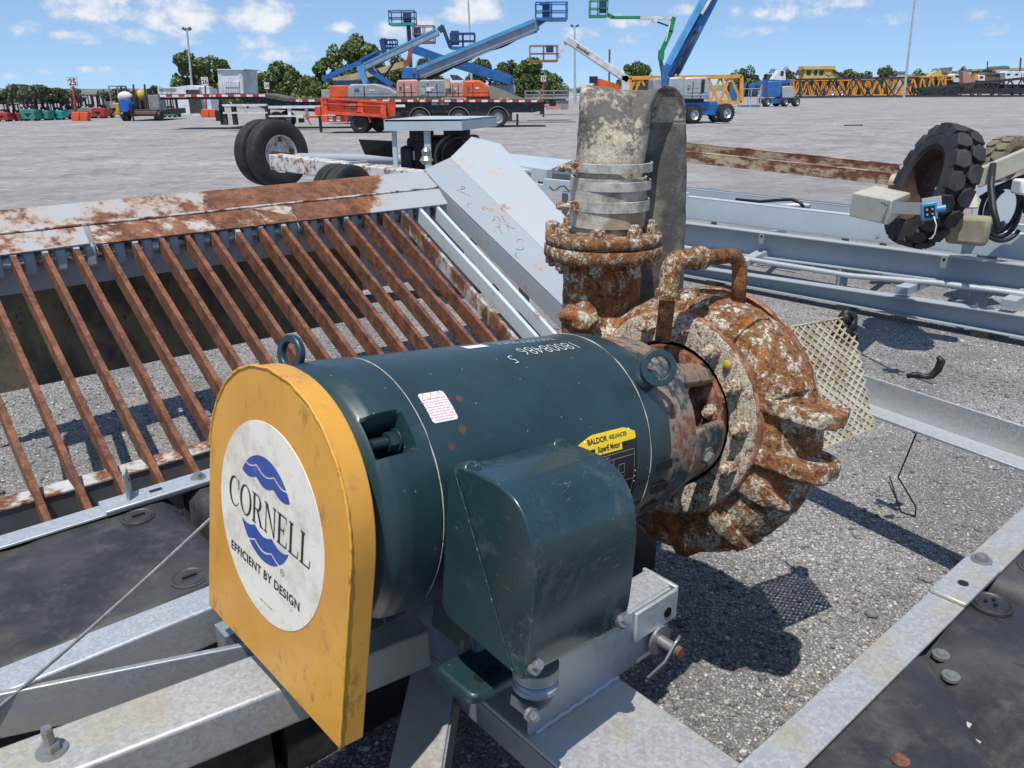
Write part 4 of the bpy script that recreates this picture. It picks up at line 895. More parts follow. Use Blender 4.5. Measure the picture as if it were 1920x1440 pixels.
def build_pump():
    t = thing('centrifugal_pump', 'heavily rusted pump casing with a flanged upright discharge pipe', 'pump', P(1.3, 0, -.43))
    # adapter bracket with windows
    m = MB()
    br = build('bracket', MB().lathe([(.896, .238), (.905, .2425), (1.02, .236), (1.03, .222)], P(0, UM, VM), PA, 96, ref=PU), 'bracket_paint', t, smooth=40)
    for a0, a1 in ((-32, 14), (44, 62), (122, 200), (228, 300)):
        n = 10; rs = []
        for aa_, ro, ri in ((1.018, .234, .205), (1.10, .218, .19), (1.205, .206, .18)):
            row = []
            for k in range(n + 1): row.append(S(aa_, R(a0 + (a1 - a0) * k / n), ro + .008 * math.sin(PI * k / n)))
            for k in range(n, -1, -1): row.append(S(aa_, R(a0 + (a1 - a0) * k / n), ri))
            rs.append(row)
        build('bracket_arm', MB().rings(rs), 'bracket_paint', t, bevel=.006, disp=None)
    for th in (-8,): hexbolt(br, 'bracket_bolt', S(1.11, R(th), .222), PU * math.cos(R(th)) + PV * math.sin(R(th)), .018, .014)
    build('shaft', MB().cyl(P(.9, UM, VM), P(1.22, UM, VM), .06, n=24), 'rust_dark', t)
    seal = MB().lathe([(1.19, .05), (1.195, .12), (1.203, .196), (1.212, .200), (1.225, .2)], P(0, UM, VM), PA, 72, ref=PU); build('seal_plate', seal, 'seal_red', t, smooth=40, disp=(.004, 40))
    for k in range(8): hexbolt(t, 'seal_bolt', S(1.20, R(20 + 45 * k), .165), -PA, .014, .016, 'crust_bolt')
    # stuffing box housing with lime crust at top, ring of studs
    na = 30
    rp = [(1.222, .2075), (1.214, .212), (1.2125, .25), (1.213, .285), (1.218, .2905), (1.255, .2915)]
    dense = []
    for (a0, r0), (a1, r1) in zip(rp[:-1], rp[1:]):
        for k in range(5): dense.append((a0 + (a1 - a0) * k / 5, r0 + (r1 - r0) * k / 5))
    dense.append(rp[-1]); build('cover_ring', MB().lathe(dense, P(0, UM, VM), PA, 240, ref=PU), 'crust_ring', t, smooth=48, disp=(.0028, 60))
    build('ring_joint', MB().lathe([(1.2185, .2890), (1.2200, .2945), (1.2300, .2965), (1.246, .2965)], P(0, UM, VM), PA, 160, ref=PU), 'seal_red', t, smooth=True, disp=(.0025, 45))
    for k in range(14):
        th = R(9 + 360 / 14 * k); c = S(1.212, th, .252); m = MB(); m.cyl(c + PA * .01, c - PA * .026, .0215, .020, 6); m.cyl(c - PA * .02, c - PA * .046, .0115, n=12)
        bm_ = build('stud', m, 'crust_bolt', t, bevel=.003, disp=(.002, 60))
    th = math.atan2(.191, .168); c = S(1.208, th, .262); build('yellow_cap', MB().lathe([(0, .012), (.003, .0115), (.005, .009), (.0055, 0)], c, -PA, 20), 'cap_yellow', t, smooth=40)
    # volute
    def ro(th):   # outer radius against angle; grows clockwise from the top right
        d = (R(95) - th) % (2 * PI)
        return float(np.interp(math.degrees(d), [0, 60, 95, 130, 170, 200, 240, 275, 320, 360], [.335, .385, .408, .425, .437, .440, .435, .40, .345, .335]))
    nth, nph = 200, 44; rs = []
    for j in range(nth):
        th = 2 * PI * j / nth; row = []; Ro = ro(th)
        for k in range(nph):
            ph = PI * k / (nph - 1); a = 1.338 - .090 * math.cos(ph) * (1 if ph < PI / 2 else 1.25); r = .284 + (Ro - .284) * math.sin(ph) ** (1.0 if ph < PI / 2 else .6)
            row.append(S(a, th, r))
        rs.append(row)
    vs = [p for r in rs for p in r]; m = MB(); m.add(vs, [(j * nph + k, j * nph + k + 1, ((j + 1) % nth) * nph + k + 1, ((j + 1) % nth) * nph + k) for j in range(nth) for k in range(nph - 1)])
    ca = build('casing', m, 'crust_casing', t, smooth=True, disp=(.0045, 34))
    build('back_plate', MB().lathe([(1.425, .30), (1.43, .345), (1.455, .35), (1.465, .34), (1.47, .20), (1.47, .02)], P(0, UM, VM), PA, 96, ref=PU), 'crust_casing', t, smooth=40, disp=(.005, 24))
    build('joint_line', MB().lathe([(1.418, .352), (1.428, .356), (1.438, .352)], P(0, UM, VM), PA, 120, ref=PU), 'seal_red', t, smooth=True, disp=(.004, 30))
    # mounting ears: two thick flanges joined by a hollowed web on the near side
    def ear(v0, th_, tip, label=None):
        poly = [(1.235, .20), (1.41, .20), (1.41, .40), (1.395, tip - .015), (1.35, tip), (1.28, tip), (1.245, tip - .02), (1.235, .40)]
        mm = MB().prism(roundpoly(poly, .03, 5), P(0, 0, v0), PA, PU, PV, th_)
        o = build('mounting_ear', mm, 'crust_casing', t, bevel=.008, seg=3); s = o.modifiers.new('sub', 'SUBSURF'); s.subdivision_type = 'SIMPLE'; s.levels = s.render_levels = 3
        tx = bpy.data.textures.new('crust', 'CLOUDS'); tx.noise_scale = .05; dm = o.modifiers.new('lumps', 'DISPLACE'); dm.texture = tx; dm.strength = .009; dm.mid_level = .5
        return o
    ear(.092, .040, .452); ear(-.052, .045, .462)
    web = []
    for k in range(13):
        v = -.03 + .14 * k / 12; d = .070 * (abs(k - 6) / 6) ** 2; web.append([P(1.26, .26, v), P(1.26, .335 + d, v), P(1.38, .335 + d, v), P(1.38, .26, v)])
    build('ear_web', MB().rings(web), 'crust_ring', t, smooth=30, disp=None)
    # stiffening ribs between ring and casing
    for th, w, mat in ((-22, .030, 'crust_casing'), (-48, .032, 'crust_casing'), (-76, .030, 'crust_dark'), (28, .026, 'crust_casing'), (62, .024, 'crust_casing'), (96, .02, 'crust_casing'), (150, .03, 'crust_dark')):
        th = R(th); uu = PU * math.cos(th) + PV * math.sin(th); tn = -PU * math.sin(th) + PV * math.cos(th); Ro = ro(th); rows = []
        n = 14
        for k in range(n + 1):
            f = k / n; r = .285 + (Ro + .004 - .285) * f; a = 1.236 + .055 * f ** 2.0; ww = w * (1 - .35 * f)
            rows.append([S(a, th, r) - tn * ww, S(a - .004, th, r) - tn * ww * .5, S(a - .006, th, r), S(a - .004, th, r) + tn * ww * .5, S(a, th, r) + tn * ww, S(a + .07, th, r) + tn * ww * 1.3, S(a + .07, th, r) - tn * ww * 1.3])
        build('rib', MB().rings(rows), mat, t, smooth=45, disp=(.004, 40))
    # discharge: neck swelling out of the casing, upright pipe, flange pair
    X = np.array((.2776, 2.4427, 0)); dep = CAMP + 0
    pz = lambda y: 1.8 - (1.8 - 1.196) * 1.0
    def pipe_pt(y):    # height along the upright pipe for a survey pixel row
        d = ray(1123, y); return (CAMP + d * (X[1] / d[1]))[2]
    zt = pipe_pt(478); zb = pipe_pt(640); lean = np.array((.006, .0, 1.0)); r0 = .1205
    n = 30; prof = [(zb - .12, r0 * 1.05), (zb - .02, r0 * 1.03)] + [(zb - .02 + (zt - zb + .02) * k / n, r0 * (1.02 - .02 * k / n)) for k in range(1, n + 1)]
    pp = build('discharge_pipe', MB().lathe(prof, X, lean, 90, ref=(1, 0, 0)), 'crust_pipe', t, smooth=True, disp=(.0035, 40))
    d0 = P(1.31, -.10, .16); d1 = np.array((X[0], X[1], zb - .02)); n = 12
    neck = []
    for k in range(n + 1):
        f = k / n; c = P(1.32, -.20, .02) * (1 - f) ** 2 + 2 * f * (1 - f) * P(1.32, -.31, .12) + f * f * np.array((X[0], X[1], zb + .015)); neck.append((c, .150 - .022 * f))
    build('discharge_neck', MB().tube([c for c, _ in neck], [r for _, r in neck], 48), 'crust_casing', t, smooth=True, disp=(.010, 26))
    lug = P(1.235, -.40, .155); q = atd(1085, 598, 2.36); build('neck_lug', MB().sphere(q, .058, 26, 18, (1.0, 1.1, .75)), 'crust_casing', t, smooth=True, disp=(.022, 30))
    rf = .1825; z0 = zt - .004
    zz = pipe_pt(452)
    for k, (a0, a1, rr) in enumerate(((zz - .045, zz - .004, rf), (zz - .001, zz + .032, rf * .985))):
        fl = MB().lathe([(a0, r0), (a0, rr - .006), (a0 + .006, rr), (a1 - .006, rr), (a1, rr - .006), (a1, r0 * .9)], X, lean, 120, ref=(1, 0, 0)); fo = build('flange', fl, 'crust_flange', t, smooth=50, disp=(.0022, 50))
        if k == 0: f0 = fo
    for k in range(8):
        th = R(-100 + 45 * k); c = X + np.array((math.cos(th) * .150, math.sin(th) * .150, 0)); m = MB()
        m.cyl(c + EZ * (zz + .030), c + EZ * (zz + .056), .023, n=6); m.cyl(c + EZ * (zz + .055), c + EZ * (zz + .068 if k % 3 else zz + .060), .013, n=12); fb = build('flange_bolt', m, 'crust_bolt', t, bevel=.003); m = MB(); m.cyl(c + EZ * (zz - .046), c + EZ * (zz - .072), .022, n=6); m.cyl(c + EZ * (zz - .07), c + EZ * (zz - .082), .012, n=10)
        build('nut', m, 'crust_bolt', fb, bevel=.003)
    # lifting pipe loop with elbows
    pts = [P(1.075, .045, .215), P(1.075, .038, .375)]
    b0 = ppl(1245, 640, 0, 1.08); b1 = ppl(1252, 548, 0, 1.08); b2 = ppl(1268, 494, 0, 1.09); b3 = ppl(1320, 490, 0, 1.20); b4 = ppl(1375, 482, 0, 1.31); b5 = ppl(1391, 502, 0, 1.345); b6 = ppl(1386, 575, 0, 1.36)
    L = [P(*b) for b in (b0, b1, b2, b3, b4, b5, b6)]
    def smoothpath(pts, rad=.045, n=8):
        out = [pts[0]]
        for i in range(1, len(pts) - 1):
            a, b, c = pts[i - 1], pts[i], pts[i + 1]; da = (a - b); dc = (c - b); la, lc = np.linalg.norm(da), np.linalg.norm(dc); r = min(rad, la * .45, lc * .45); q0 = b + da / la * r; q2 = b + dc / lc * r
            out += [(1 - f) ** 2 * q0 + 2 * f * (1 - f) * b + f * f * q2 for f in np.linspace(0, 1, n)]
        return out + [pts[-1]]
    corner1 = L[1] + (L[0] - L[1]) * -.62; mid = L[3]; corner1 = P(*ppl(1262, 488, 0, 1.082)); corner2 = P(*ppl(1392, 478, 0, 1.35))
    path = smoothpath([L[0], corner1, corner2, L[6]], .055, 10)
    lo = build('pipe_loop', MB().tube(path, .0205, 18), 'crust_dark', t, smooth=True, disp=(.002, 50))
    e = smoothpath([corner1 + (L[0] - corner1) * .42, corner1, corner1 + (corner2 - corner1) * .38], .06, 12)
    eb = MB().tube(e, .0265, 20)
    for q0, q1 in ((e[0], e[1]), (e[-1], e[-2])):
        dd = (q1 - q0) / np.linalg.norm(q1 - q0); eb.cyl(q0 - dd * .012, q0 + dd * .014, .032, n=20)
    build('elbow', eb, 'crust_flange', t, smooth=40, disp=(.0015, 60))
    q = P(*ppl(1303, 548, 0, 1.30)); hexbolt(t, 'vent_plug', q - PV * .02, PV, .016, .03, 'crust_bolt')
    build('top_boss', MB().sphere(P(*ppl(1303, 566, 0, 1.30)) - PV * .01, .04, 16, 10, (1, 1, .6)), 'crust_casing', t, smooth=True, disp=(.008, 40))
    # suction strainer of expanded metal behind the casing
    ms = thing('strainer_panel', 'pale expanded metal strainer panel behind the rusty pump', 'mesh panel', P(1.6, .3, -.1))
    C = [P(*ppl(1484, 612, 0, 1.52)), P(*ppl(1600, 592, 0, 1.74)), P(*ppl(1643, 800, 0, 1.74)), P(*ppl(1537, 842, 0, 1.52))]
    nn = np.cross(C[1] - C[0], C[3] - C[0]); nn /= np.linalg.norm(nn)
    def B2(x, y): return (C[0] * (1 - x) + C[1] * x) * (1 - y) + (C[3] * (1 - x) + C[2] * x) * y
    nx, ny = 8, 12
    m = MB(); m2 = MB(); sg_ = 1 if nn @ (C[0] - CAMP) > 0 else -1
    for i in range(nx * 2 + 1):
        for j in range(ny * 2 + 1):
            if (i + j) % 2: continue
            for di, dj in ((1, 1), (-1, 1)):
                i2, j2 = i + di, j + dj
                if 0 <= i2 <= nx * 2 and j2 <= ny * 2:
                    a = B2(i / (2 * nx), j / (2 * ny)); b = B2(i2 / (2 * nx), j2 / (2 * ny)); m.bar(a + (b - a) * -.05, b + (b - a) * .05, .0046, .0080, nn); m2.bar(a + nn * sg_ * .045, b + nn * sg_ * .045, .0038, .004, nn)
    build('expanded_mesh', m, 'mesh_steel', ms)
    for a, b in ((C[0], C[1]), (C[0], C[3]), (C[3], C[2])): build('edge_strip', MB().bar(a, b, .004, .012, nn), 'mesh_steel', ms)
    build('mount_plate', MB().quad(C[0] - (C[1] - C[0]) * .22, C[0], C[3], C[3] - (C[2] - C[3]) * .22, .004), 'band_steel', ms)
    inner = [q + nn * sgn * .10 for q in C for sgn in (1,)]
    kn = C[1] + np.array((-.012, .0, -.028)); m = MB()
    m.tube([kn + np.array((.03 * math.cos(k * 1.3) * (1 - .3 * (k % 3)), .02 * math.sin(k * 2.1), .034 * math.sin(k * .9))) for k in range(16)], [.009 + .006 * (k % 3) for k in range(16)], 8)
    tag(build('tape_wrap', m, 'rubber_black', None, smooth=True, disp=(.006, 40)), 'black tape wrapped on the corner of the strainer panel', 'tape')
build_pump()

def build_hose():
    X = np.array((.2776, 2.4427, 0)); dY = X[1]
    t = thing('discharge_hose', 'grey stained canvas hose folded over and clamped on the upright pipe', 'hose', (X[0], X[1], atY(1130, 428, dY)[2]))
    rt = np.array((1.0, 0, 0)); bk = np.array((0, 1.0, 0))
    def sec(cx, y, hw, hd, back, ex=2.0, skew=0.0, n=64, dent=0.0):
        # centre and half width from the survey; half depth and set-back in metres
        c = atY(cx, y, dY + back); k = (dY + back) / ray(cx, y)[1]; h = hw * k / F_PX; row = []
        for j in range(n):
            th = 2 * PI * j / n; cs, sn = math.cos(th), math.sin(th)
            x = h * math.copysign(abs(cs) ** (2 / ex), cs); d = hd * math.copysign(abs(sn) ** (2 / ex), sn)
            row.append(c + rt * x + bk * (d + skew * x) + EZ * (.0))
        return row
    S_ = [(1134, 436, 63.5, .110, 0, 2.0, 0), (1135, 410, 63, .109, 0, 2, 0), (1137, 380, 63, .109, 0, 2, 0), (1140, 350, 63, .108, 0, 2, 0), (1142, 318, 64, .106, 0, 2, 0), (1145, 290, 64.5, .103, .002, 2.0, .02), (1149, 262, 66, .096, .006, 2.05, .06), (1152, 235, 68, .086, .012, 2.1, .12), (1155, 212, 71, .072, .022, 2.2, .20), (1159, 192, 74, .056, .036, 2.3, .25), (1163, 177, 77, .042, .054, 2.4, .26)]
    rows = [sec(*s) for s in S_]
    top = [(1170, 167, 82, .032, .082, 2.4, .22), (1178, 166, 88, .030, .13, 2.4, .12), (1187, 176, 91, .032, .175, 2.4, .05), (1196, 196, 88, .040, .205, 2.3, 0), (1204, 224, 82, .052, .215, 2.2, 0), (1210, 262, 76, .066, .218, 2.1, 0), (1214, 320, 72, .080, .22, 2, 0), (1215, 400, 70, .09, .225, 2, 0), (1214, 480, 68, .098, .235, 2, 0), (1212, 560, 68, .10, .25, 2, 0), (1208, 660, 66, .10, .27, 2, 0)]
    rows += [sec(*s) for s in top]
    # interpolate smoothly
    A = np.array(rows); n = len(A); out = []; k = np.arange(n)
    for i in range(n - 1):
        p0, p1, p2, p3 = A[max(i - 1, 0)], A[i], A[i + 1], A[min(i + 2, n - 1)]
        for f in np.linspace(0, 1, 7)[:-1]:
            q = .5 * ((2 * p1) + (p2 - p0) * f + (2 * p0 - 5 * p1 + 4 * p2 - p3) * f * f + (3 * p1 - p0 - 3 * p2 + p3) * f ** 3)
            u = i + f
            if 5.5 < u < 13:   # sag and crease towards the fold
                w = math.sin(PI * (u - 5.5) / 7.5) ** 1.5; th = np.linspace(0, 2 * PI, 64, endpoint=False)
                dz = -.022 * w * np.cos((np.cos(th) * 1.0) * PI * .9 - .5); fold = -.028 * w * np.exp(-((np.cos(th) - .35) / .20) ** 2) * (np.sin(th) < 0) + .016 * w * np.exp(-((np.cos(th) - .70) / .18) ** 2) * (np.sin(th) < 0)
                q = q + EZ * dz[:, None] * .9 - bk * fold[:, None]
            out.append(q)
    out.append(A[-1]); cut = int(6 * 15.3); build('hose_wall', MB().rings([list(r) for r in out[:cut + 1]], True, True), 'hose_canvas', t, smooth=True, disp=(.0035, 18)); build('hanging_end', MB().rings([list(r) for r in out[cut:]], True, True), 'hose_dark', t, smooth=True, disp=(.0035, 18), label='dark hanging end of the folded hose')  # hanging leg: canvas colour darkened for dirt and for shade below the fold
    def zy(y): return atY(1137, y, dY - .1)[2]
    col = MB().lathe([(zy(430), .111), (zy(430), .1155), (zy(336), .1145), (zy(336), .108)], np.array((X[0] + .009, X[1], 0)), (.006, 0, 1), 72, ref=(1, 0, 0)); build('hose_collar', col, 'hose_collar', t, smooth=40)
    for y0, y1 in ((308, 326), (342, 360), (379, 400)):
        zc = (zy(y0) + zy(y1)) / 2; off = .010 + (zc - 1.3) * .03
        b = MB().lathe([(zy(y1), .1155), (zy(y1) + .001, .1205), (zy(y0) - .001, .1200), (zy(y0), .115)], np.array((X[0] + off, X[1], 0)), (.006, 0, 1.0), 96, ref=(1, 0, 0)); bo = build('band_clamp', b, 'band_steel', t, smooth=30)
        if y0 != 342:
            c = np.array((X[0] + off - .100, X[1] - .060, zc)); s = MB(); ax = np.array((-.93, -.30, .05)); s.box(c + ax * .0, (.045, .022, .030), (ax / np.linalg.norm(ax), np.cross(EZ, ax), EZ)); s.cyl(c + ax * .01, c + ax * .062, .009, n=10); s.cyl(c + ax * .04, c + ax * .056, .013, n=6); build('clamp_screw', s, 'crust_bolt', bo, bevel=.002)
    build('band_tail', MB().lathe([(zy(325), .120), (zy(309), .1197)], np.array((X[0] + .012, X[1], 0)), (.006, 0, 1.0), 24, a0=R(200), a1=R(262), ref=(1, 0, 0)), 'band_steel', t, smooth=True)
build_hose()
# ------------------------------------------------------------------ bar screen behind the left floats
def build_screen():
    ang = R(28.5); D_ = E2 * math.cos(ang) + EZ * math.sin(ang); N_ = np.cross(E1, D_)
    Pf = atz(400, 430, 1.10); pf = Pf @ E2
    t = thing('bar_screen', 'long rusty bar screen with painted top plates and a grey side wing', 'bar screen', W(2.0, 3.2, 0))
    def SP(x, y, off=0.0):   # survey pixel on the screen plane -> (along, up the slope)
        p = onplane(x, y, Pf + N_ * off, N_); d = p - Pf; return float(d @ E1), float(d @ D_)
    def PT(q, r, n=0.0): return Pf + E1 * q + D_ * r + N_ * n
    q0 = -3.2
    def strip(name, px_lo, px_hi, mat, th=.010, ext=False, label=None, n0=0.0):
        lo = [SP(*p) for p in px_lo]; hi = [SP(*p) for p in px_hi]
        m = MB(); ln = [PT(*a, n0) for a in lo]; hn = [PT(*a, n0) for a in hi]
        m.quad(ln[0], ln[1], hn[1], hn[0], th, N_); return build(name, m, mat, t, bevel=.002, label=label)
    ml = (-60, 444)
    strip('top_plate', [(-120, 452), (822, 352)], [(-120, 406), (794, 321)], 'plate_half', label='long rusty top plate with pale paint left in patches', n0=.004)
    strip('lower_plate', [(-120, 494), (168, 456)], [(-120, 452), (155, 422)], 'plate_light')
    strip('lower_plate', [(179, 457), (557, 414)], [(165, 421), (543, 383)], 'plate_rusty', label='rusty lower plate')
    strip('lower_plate', [(560, 414), (840, 382)], [(546, 383), (822, 352)], 'plate_half')
    a, b = PT(*SP(-120, 452)), PT(*SP(822, 352)); build('weld_seam', MB().tube([a + (b - a) * k / 60 + N_ * (.004 + .002 * math.sin(k * 2.3)) for k in range(61)], .007, 7), 'low_beam', t, smooth=True)
    # hinge band beneath the plates, tabs between the bars
    qa, qb = SP(-120, 494)[0], SP(838, 382)[0]
    def WQ(q, p, z): return np.array([*(Pf + E1 * q)[:2], 0]) + E2 * p + EZ * z
    build('hinge_band', MB().box(WQ((qa + qb) / 2, .07, .985), (qb - qa, .012, .19), (E1, E2, EZ)), 'plate_grey', t)
    pipe = MB().cyl(WQ(qa, .045, 1.045), WQ(qb, .045, 1.045), .026, n=12); build('hinge_pipe', pipe, 'low_beam', t, smooth=True)
    first, last = SP(28, 485), SP(825, 388); nb = 19; qs = [first[0] + (last[0] - first[0]) * k / (nb - 1) for k in range(-2, nb)]
    r_low = SP(250, 935)[1]
    dn = -N_
    for i, q in enumerate(qs):
        k = i - 2; mat = 'screen_bar_rust' if k < 16 else ('screen_bar_part' if k == 16 else 'screen_bar_clean')
        m = MB(); r0, r1 = r_low - .12, .045 if k < 17 else .03
        jig = [.004 * mnoise.noise(Vector((q * 9, kk * 1.7, 0))) for kk in range(5)]; rows = []
        for kk in range(5):
            r = r0 + (r1 - r0) * kk / 4; c = PT(q + jig[kk], r, -.012); w, h = .0125, .090
            rows.append([c - E1 * w, c + E1 * w, c + E1 * w - N_ * h, c - E1 * w - N_ * h])
        bo = build('bar', m.rings(rows), mat, t, bevel=.0025)
        tl = .05 + .05 * abs(mnoise.noise(Vector((q * 3.3, 1, 0)))); tip = MB().box(PT(q + jig[4], r1 - tl / 2, -.055), (.0262, tl + .006, .089), (E1, D_, N_)); build('bar_end', tip, 'plate_grey', bo)
        tb = WQ(q + (qs[1] - qs[0]) * .5, .045, 1.035); build('hinge_tab', MB().box(tb, (.055, .06, .11), (E1, E2, EZ)), 'plate_grey', t, bevel=.012)
    # low beam carrying the bar feet
    zl = .385; pl_ = [atz(0, 952, zl), atz(390, 845, zl)]; pm = sum(p @ E2 for p in pl_) / 2
    c = E1 * 1.6 + E2 * (pm + .045) + EZ * (zl - .005)
    build('low_beam', MB().box(c, (5.2, .10, .010), (E1, E2, EZ)), 'low_beam', t, bevel=.002); build('low_beam_web', MB().box(c - E2 * .040 - EZ * .072, (5.2, .010, .132), (E1, E2, EZ)), 'dark_grey_steel', t)  # web coloured darker than the flange, standing in for its shade
    # skirt plate under the top rail
    qs_, qe = qa, SP(650, 411)[0] + .3
    sk = MB().box(WQ((qs_ + qe) / 2, .36, .68), (qe - qs_, .012, .72), (E1, E2 , EZ)); build('skirt', sk, 'skirt', t)
    build('skirt_grey', MB().box(WQ(qe + .45, .38, .76), (.9, .012, .5), (E1, E2, EZ)), 'plate_grey', t)
    g = [onplane(x, y, WQ(0, .30, 0), E2) for x, y in ((745, 480), (835, 428), (915, 545), (835, 570))]; build('gusset', MB().quad(*g, .008), 'plate_grey', t)
    build('brace_pipe', MB().cyl(WQ(qe - .5, .34, .5), WQ(qe + 1.0, .1, .42), .03, n=14), 'dark_grey_steel', t, smooth=True)
    # right side: sloping flange, its inner wall, and the raised wing
    pr = [(822, 352), (795, 321), (843, 299), (1075, 527), (1066, 588)]
    poly = [SP(*p) for p in pr]; m = MB().prism(poly, PT(0, 0, .006), E1, D_, N_, .010); build('side_flange', m, 'plate_grey', t, bevel=.002, label='pale grey sloping side flange with rust scratches')
    a, b = SP(840, 384), SP(1060, 612); 
    ia, ib = PT(*SP(823, 353), .0), PT(*SP(1066, 588), .0)
    build('side_wall', MB().quad(ia - N_ * .11, ib - N_ * .13, ib, ia, .008), 'plate_grey', t)
    h0, h1 = PT(*SP(843, 299), .016), PT(*SP(1075, 527), .016); wd = E1 * .86 + EZ * .50; wn = np.cross(h1 - h0, wd); wn /= np.linalg.norm(wn)
    wp = [h0, h1] + [onplane(x, y, h0, wn) for x, y in ((1215, 560), (1062, 408), (938, 269), (884, 256))]
    m = MB(); n = len(wp); m.add(wp + [q - wn * .009 for q in wp], [tuple(range(n)), tuple(range(2 * n - 1, n - 1, -1))] + [(i, (i + 1) % n, n + (i + 1) % n, n + i) for i in range(n)]); build('wing', m, 'plate_grey', t, bevel=.002, label='broad pale grey wing plate raised at the right end')
    # fine rust scrapes on the flange
    rnd = random.Random(3)
    for k in range(16):
        x = rnd.uniform(848, 985); y = 335 + (x - 845) * 1.02 + rnd.uniform(-22, 18); q = SP(x, y)
        pts = []; a = rnd.uniform(0, 6.3); c = rnd.uniform(-2, 2); p = np.array(q)
        for s in range(8): pts.append(PT(p[0], p[1], .0168)); p = p + np.array((math.cos(a), math.sin(a))) * .011; a += c * .3 + rnd.uniform(-.5, .5)
        build('rust_scrape', MB().tube(pts, [.0010 + .0016 * rnd.random() for _ in pts], 5), 'scrape_rust', t)
    build('end_leg', MB().bar(W(3.9, 4.4, 0), W(3.9, 4.4, .95), .08, .08), 'plate_grey', t); build('end_leg', MB().bar(W(-.6, 4.6, 0), W(-.6, 4.6, .9), .08, .08), 'plate_grey', t); build('end_leg', MB().bar(W(-.8, pm + .08, 0), W(-.8, pm + .08, .37), .07, .07), 'plate_grey', t); build('end_leg', MB().bar(W(3.6, pm + .08, 0), W(3.6, pm + .08, .37), .07, .07), 'plate_grey', t)
build_screen()

# ------------------------------------------------------------------ wheels
def road_tyre(parent, c, ax, r, w, mat='tyre_rubber', grooves=4, rim='rim_white', name='wheel'):
    ax = np.array(ax, float) / np.linalg.norm(ax); hw = w / 2
    prof = [(-hw * .86, r * .56), (-hw * .98, r * .66), (-hw, r * .78), (-hw * .97, r * .90), (-hw * .88, r * .965), (-hw * .80, r * .985)]
    gx = np.linspace(-hw * .74, hw * .74, grooves * 2 + 1)
    for k in range(grooves + 1):
        a0 = -hw * .78 + (hw * 1.56) * k / (grooves + 1); a1 = -hw * .78 + (hw * 1.56) * (k + 1) / (grooves + 1); rr = r * (1 - .012 * abs((a0 + a1) / 2 / hw) ** 2)
        prof += [(a0 + w * .012, rr), (a1 - w * .012, rr)]
        if k < grooves: prof += [(a1 - w * .010, rr - .014), (a1 + w * .010, rr - .014)]
    prof += [(hw * .80, r * .985), (hw * .88, r * .965), (hw * .97, r * .90), (hw, r * .78), (hw * .98, r * .66), (hw * .86, r * .56)]
    ty = build(name, MB().lathe(prof, c, ax, 72), mat, parent, smooth=32)
    rm = MB().lathe([(hw * .80, r * .565), (hw * .90, r * .555), (hw * .86, r * .525), (hw * .50, r * .50), (hw * .15, r * .46), (hw * .10, r * .20), (hw * .35, r * .17), (hw * .38, .0)], c, ax, 56); build('rim', rm, rim, ty, smooth=32)
    m = MB()
    return ty
def lug_tyre(parent, c, ax, r, w, mat, rim='rim_rust', lugs=17, name='wheel'):
    ax = np.array(ax, float) / np.linalg.norm(ax); hw = w / 2; c = np.array(c, float)
    prof = [(-hw * .80, r * .60), (-hw * .94, r * .64), (-hw * .98, r * .74), (-hw * .95, r * .84), (-hw * .92, r * .90), (-hw * .5, r * .91), (hw * .5, r * .91), (hw * .92, r * .90), (hw * .95, r * .84), (hw * .98, r * .74), (hw * .94, r * .64), (hw * .80, r * .60)]
    ty = build(name, MB().lathe(prof, c, ax, 72), mat, parent, smooth=32)
    m = MB(); u = np.cross(ax, (0, 0, 1.0)); u /= np.linalg.norm(u); v = np.cross(ax, u)
    def C(a, th, rr): return c + ax * a + (u * math.cos(th) + v * math.sin(th)) * rr
    st = 2 * PI / lugs
    for side in (-1, 1):
        for k in range(lugs):
            t0 = k * st + (0 if side < 0 else st * .5)
            out = [(side * hw * 1.0, t0 + st * .10), (side * hw * .99, t0 + st * .80), (side * hw * .45, t0 + st * .90), (side * hw * .02, t0 + st * .62), (side * hw * .0, t0 + st * .22), (side * hw * .40, t0 + st * .02)]
            top = [C(a * .97, th + st * .0, r * (.995 if abs(a) < hw * .7 else .975)) for a, th in out]; bot = [C(a, th, r * (.88 if abs(a) < hw * .7 else .80)) for a, th in out]
            n = 6; m.add(bot + top, [tuple(range(n, 2 * n))] + [(i, (i + 1) % n, n + (i + 1) % n, n + i) for i in range(n)])
    build('tread', m, mat, ty, bevel=.006)['kind'] = 'stuff'
    rm = MB().lathe([(hw * .80, r * .605), (hw * .88, r * .60), (hw * .80, r * .575), (-hw * .3, r * .555), (-hw * .5, r * .50), (-hw * .52, r * .12), (-hw * .3, r * .10), (-hw * .3, 0.01)], c, ax, 56); build('rim', rm, rim, ty, smooth=32)
    return ty

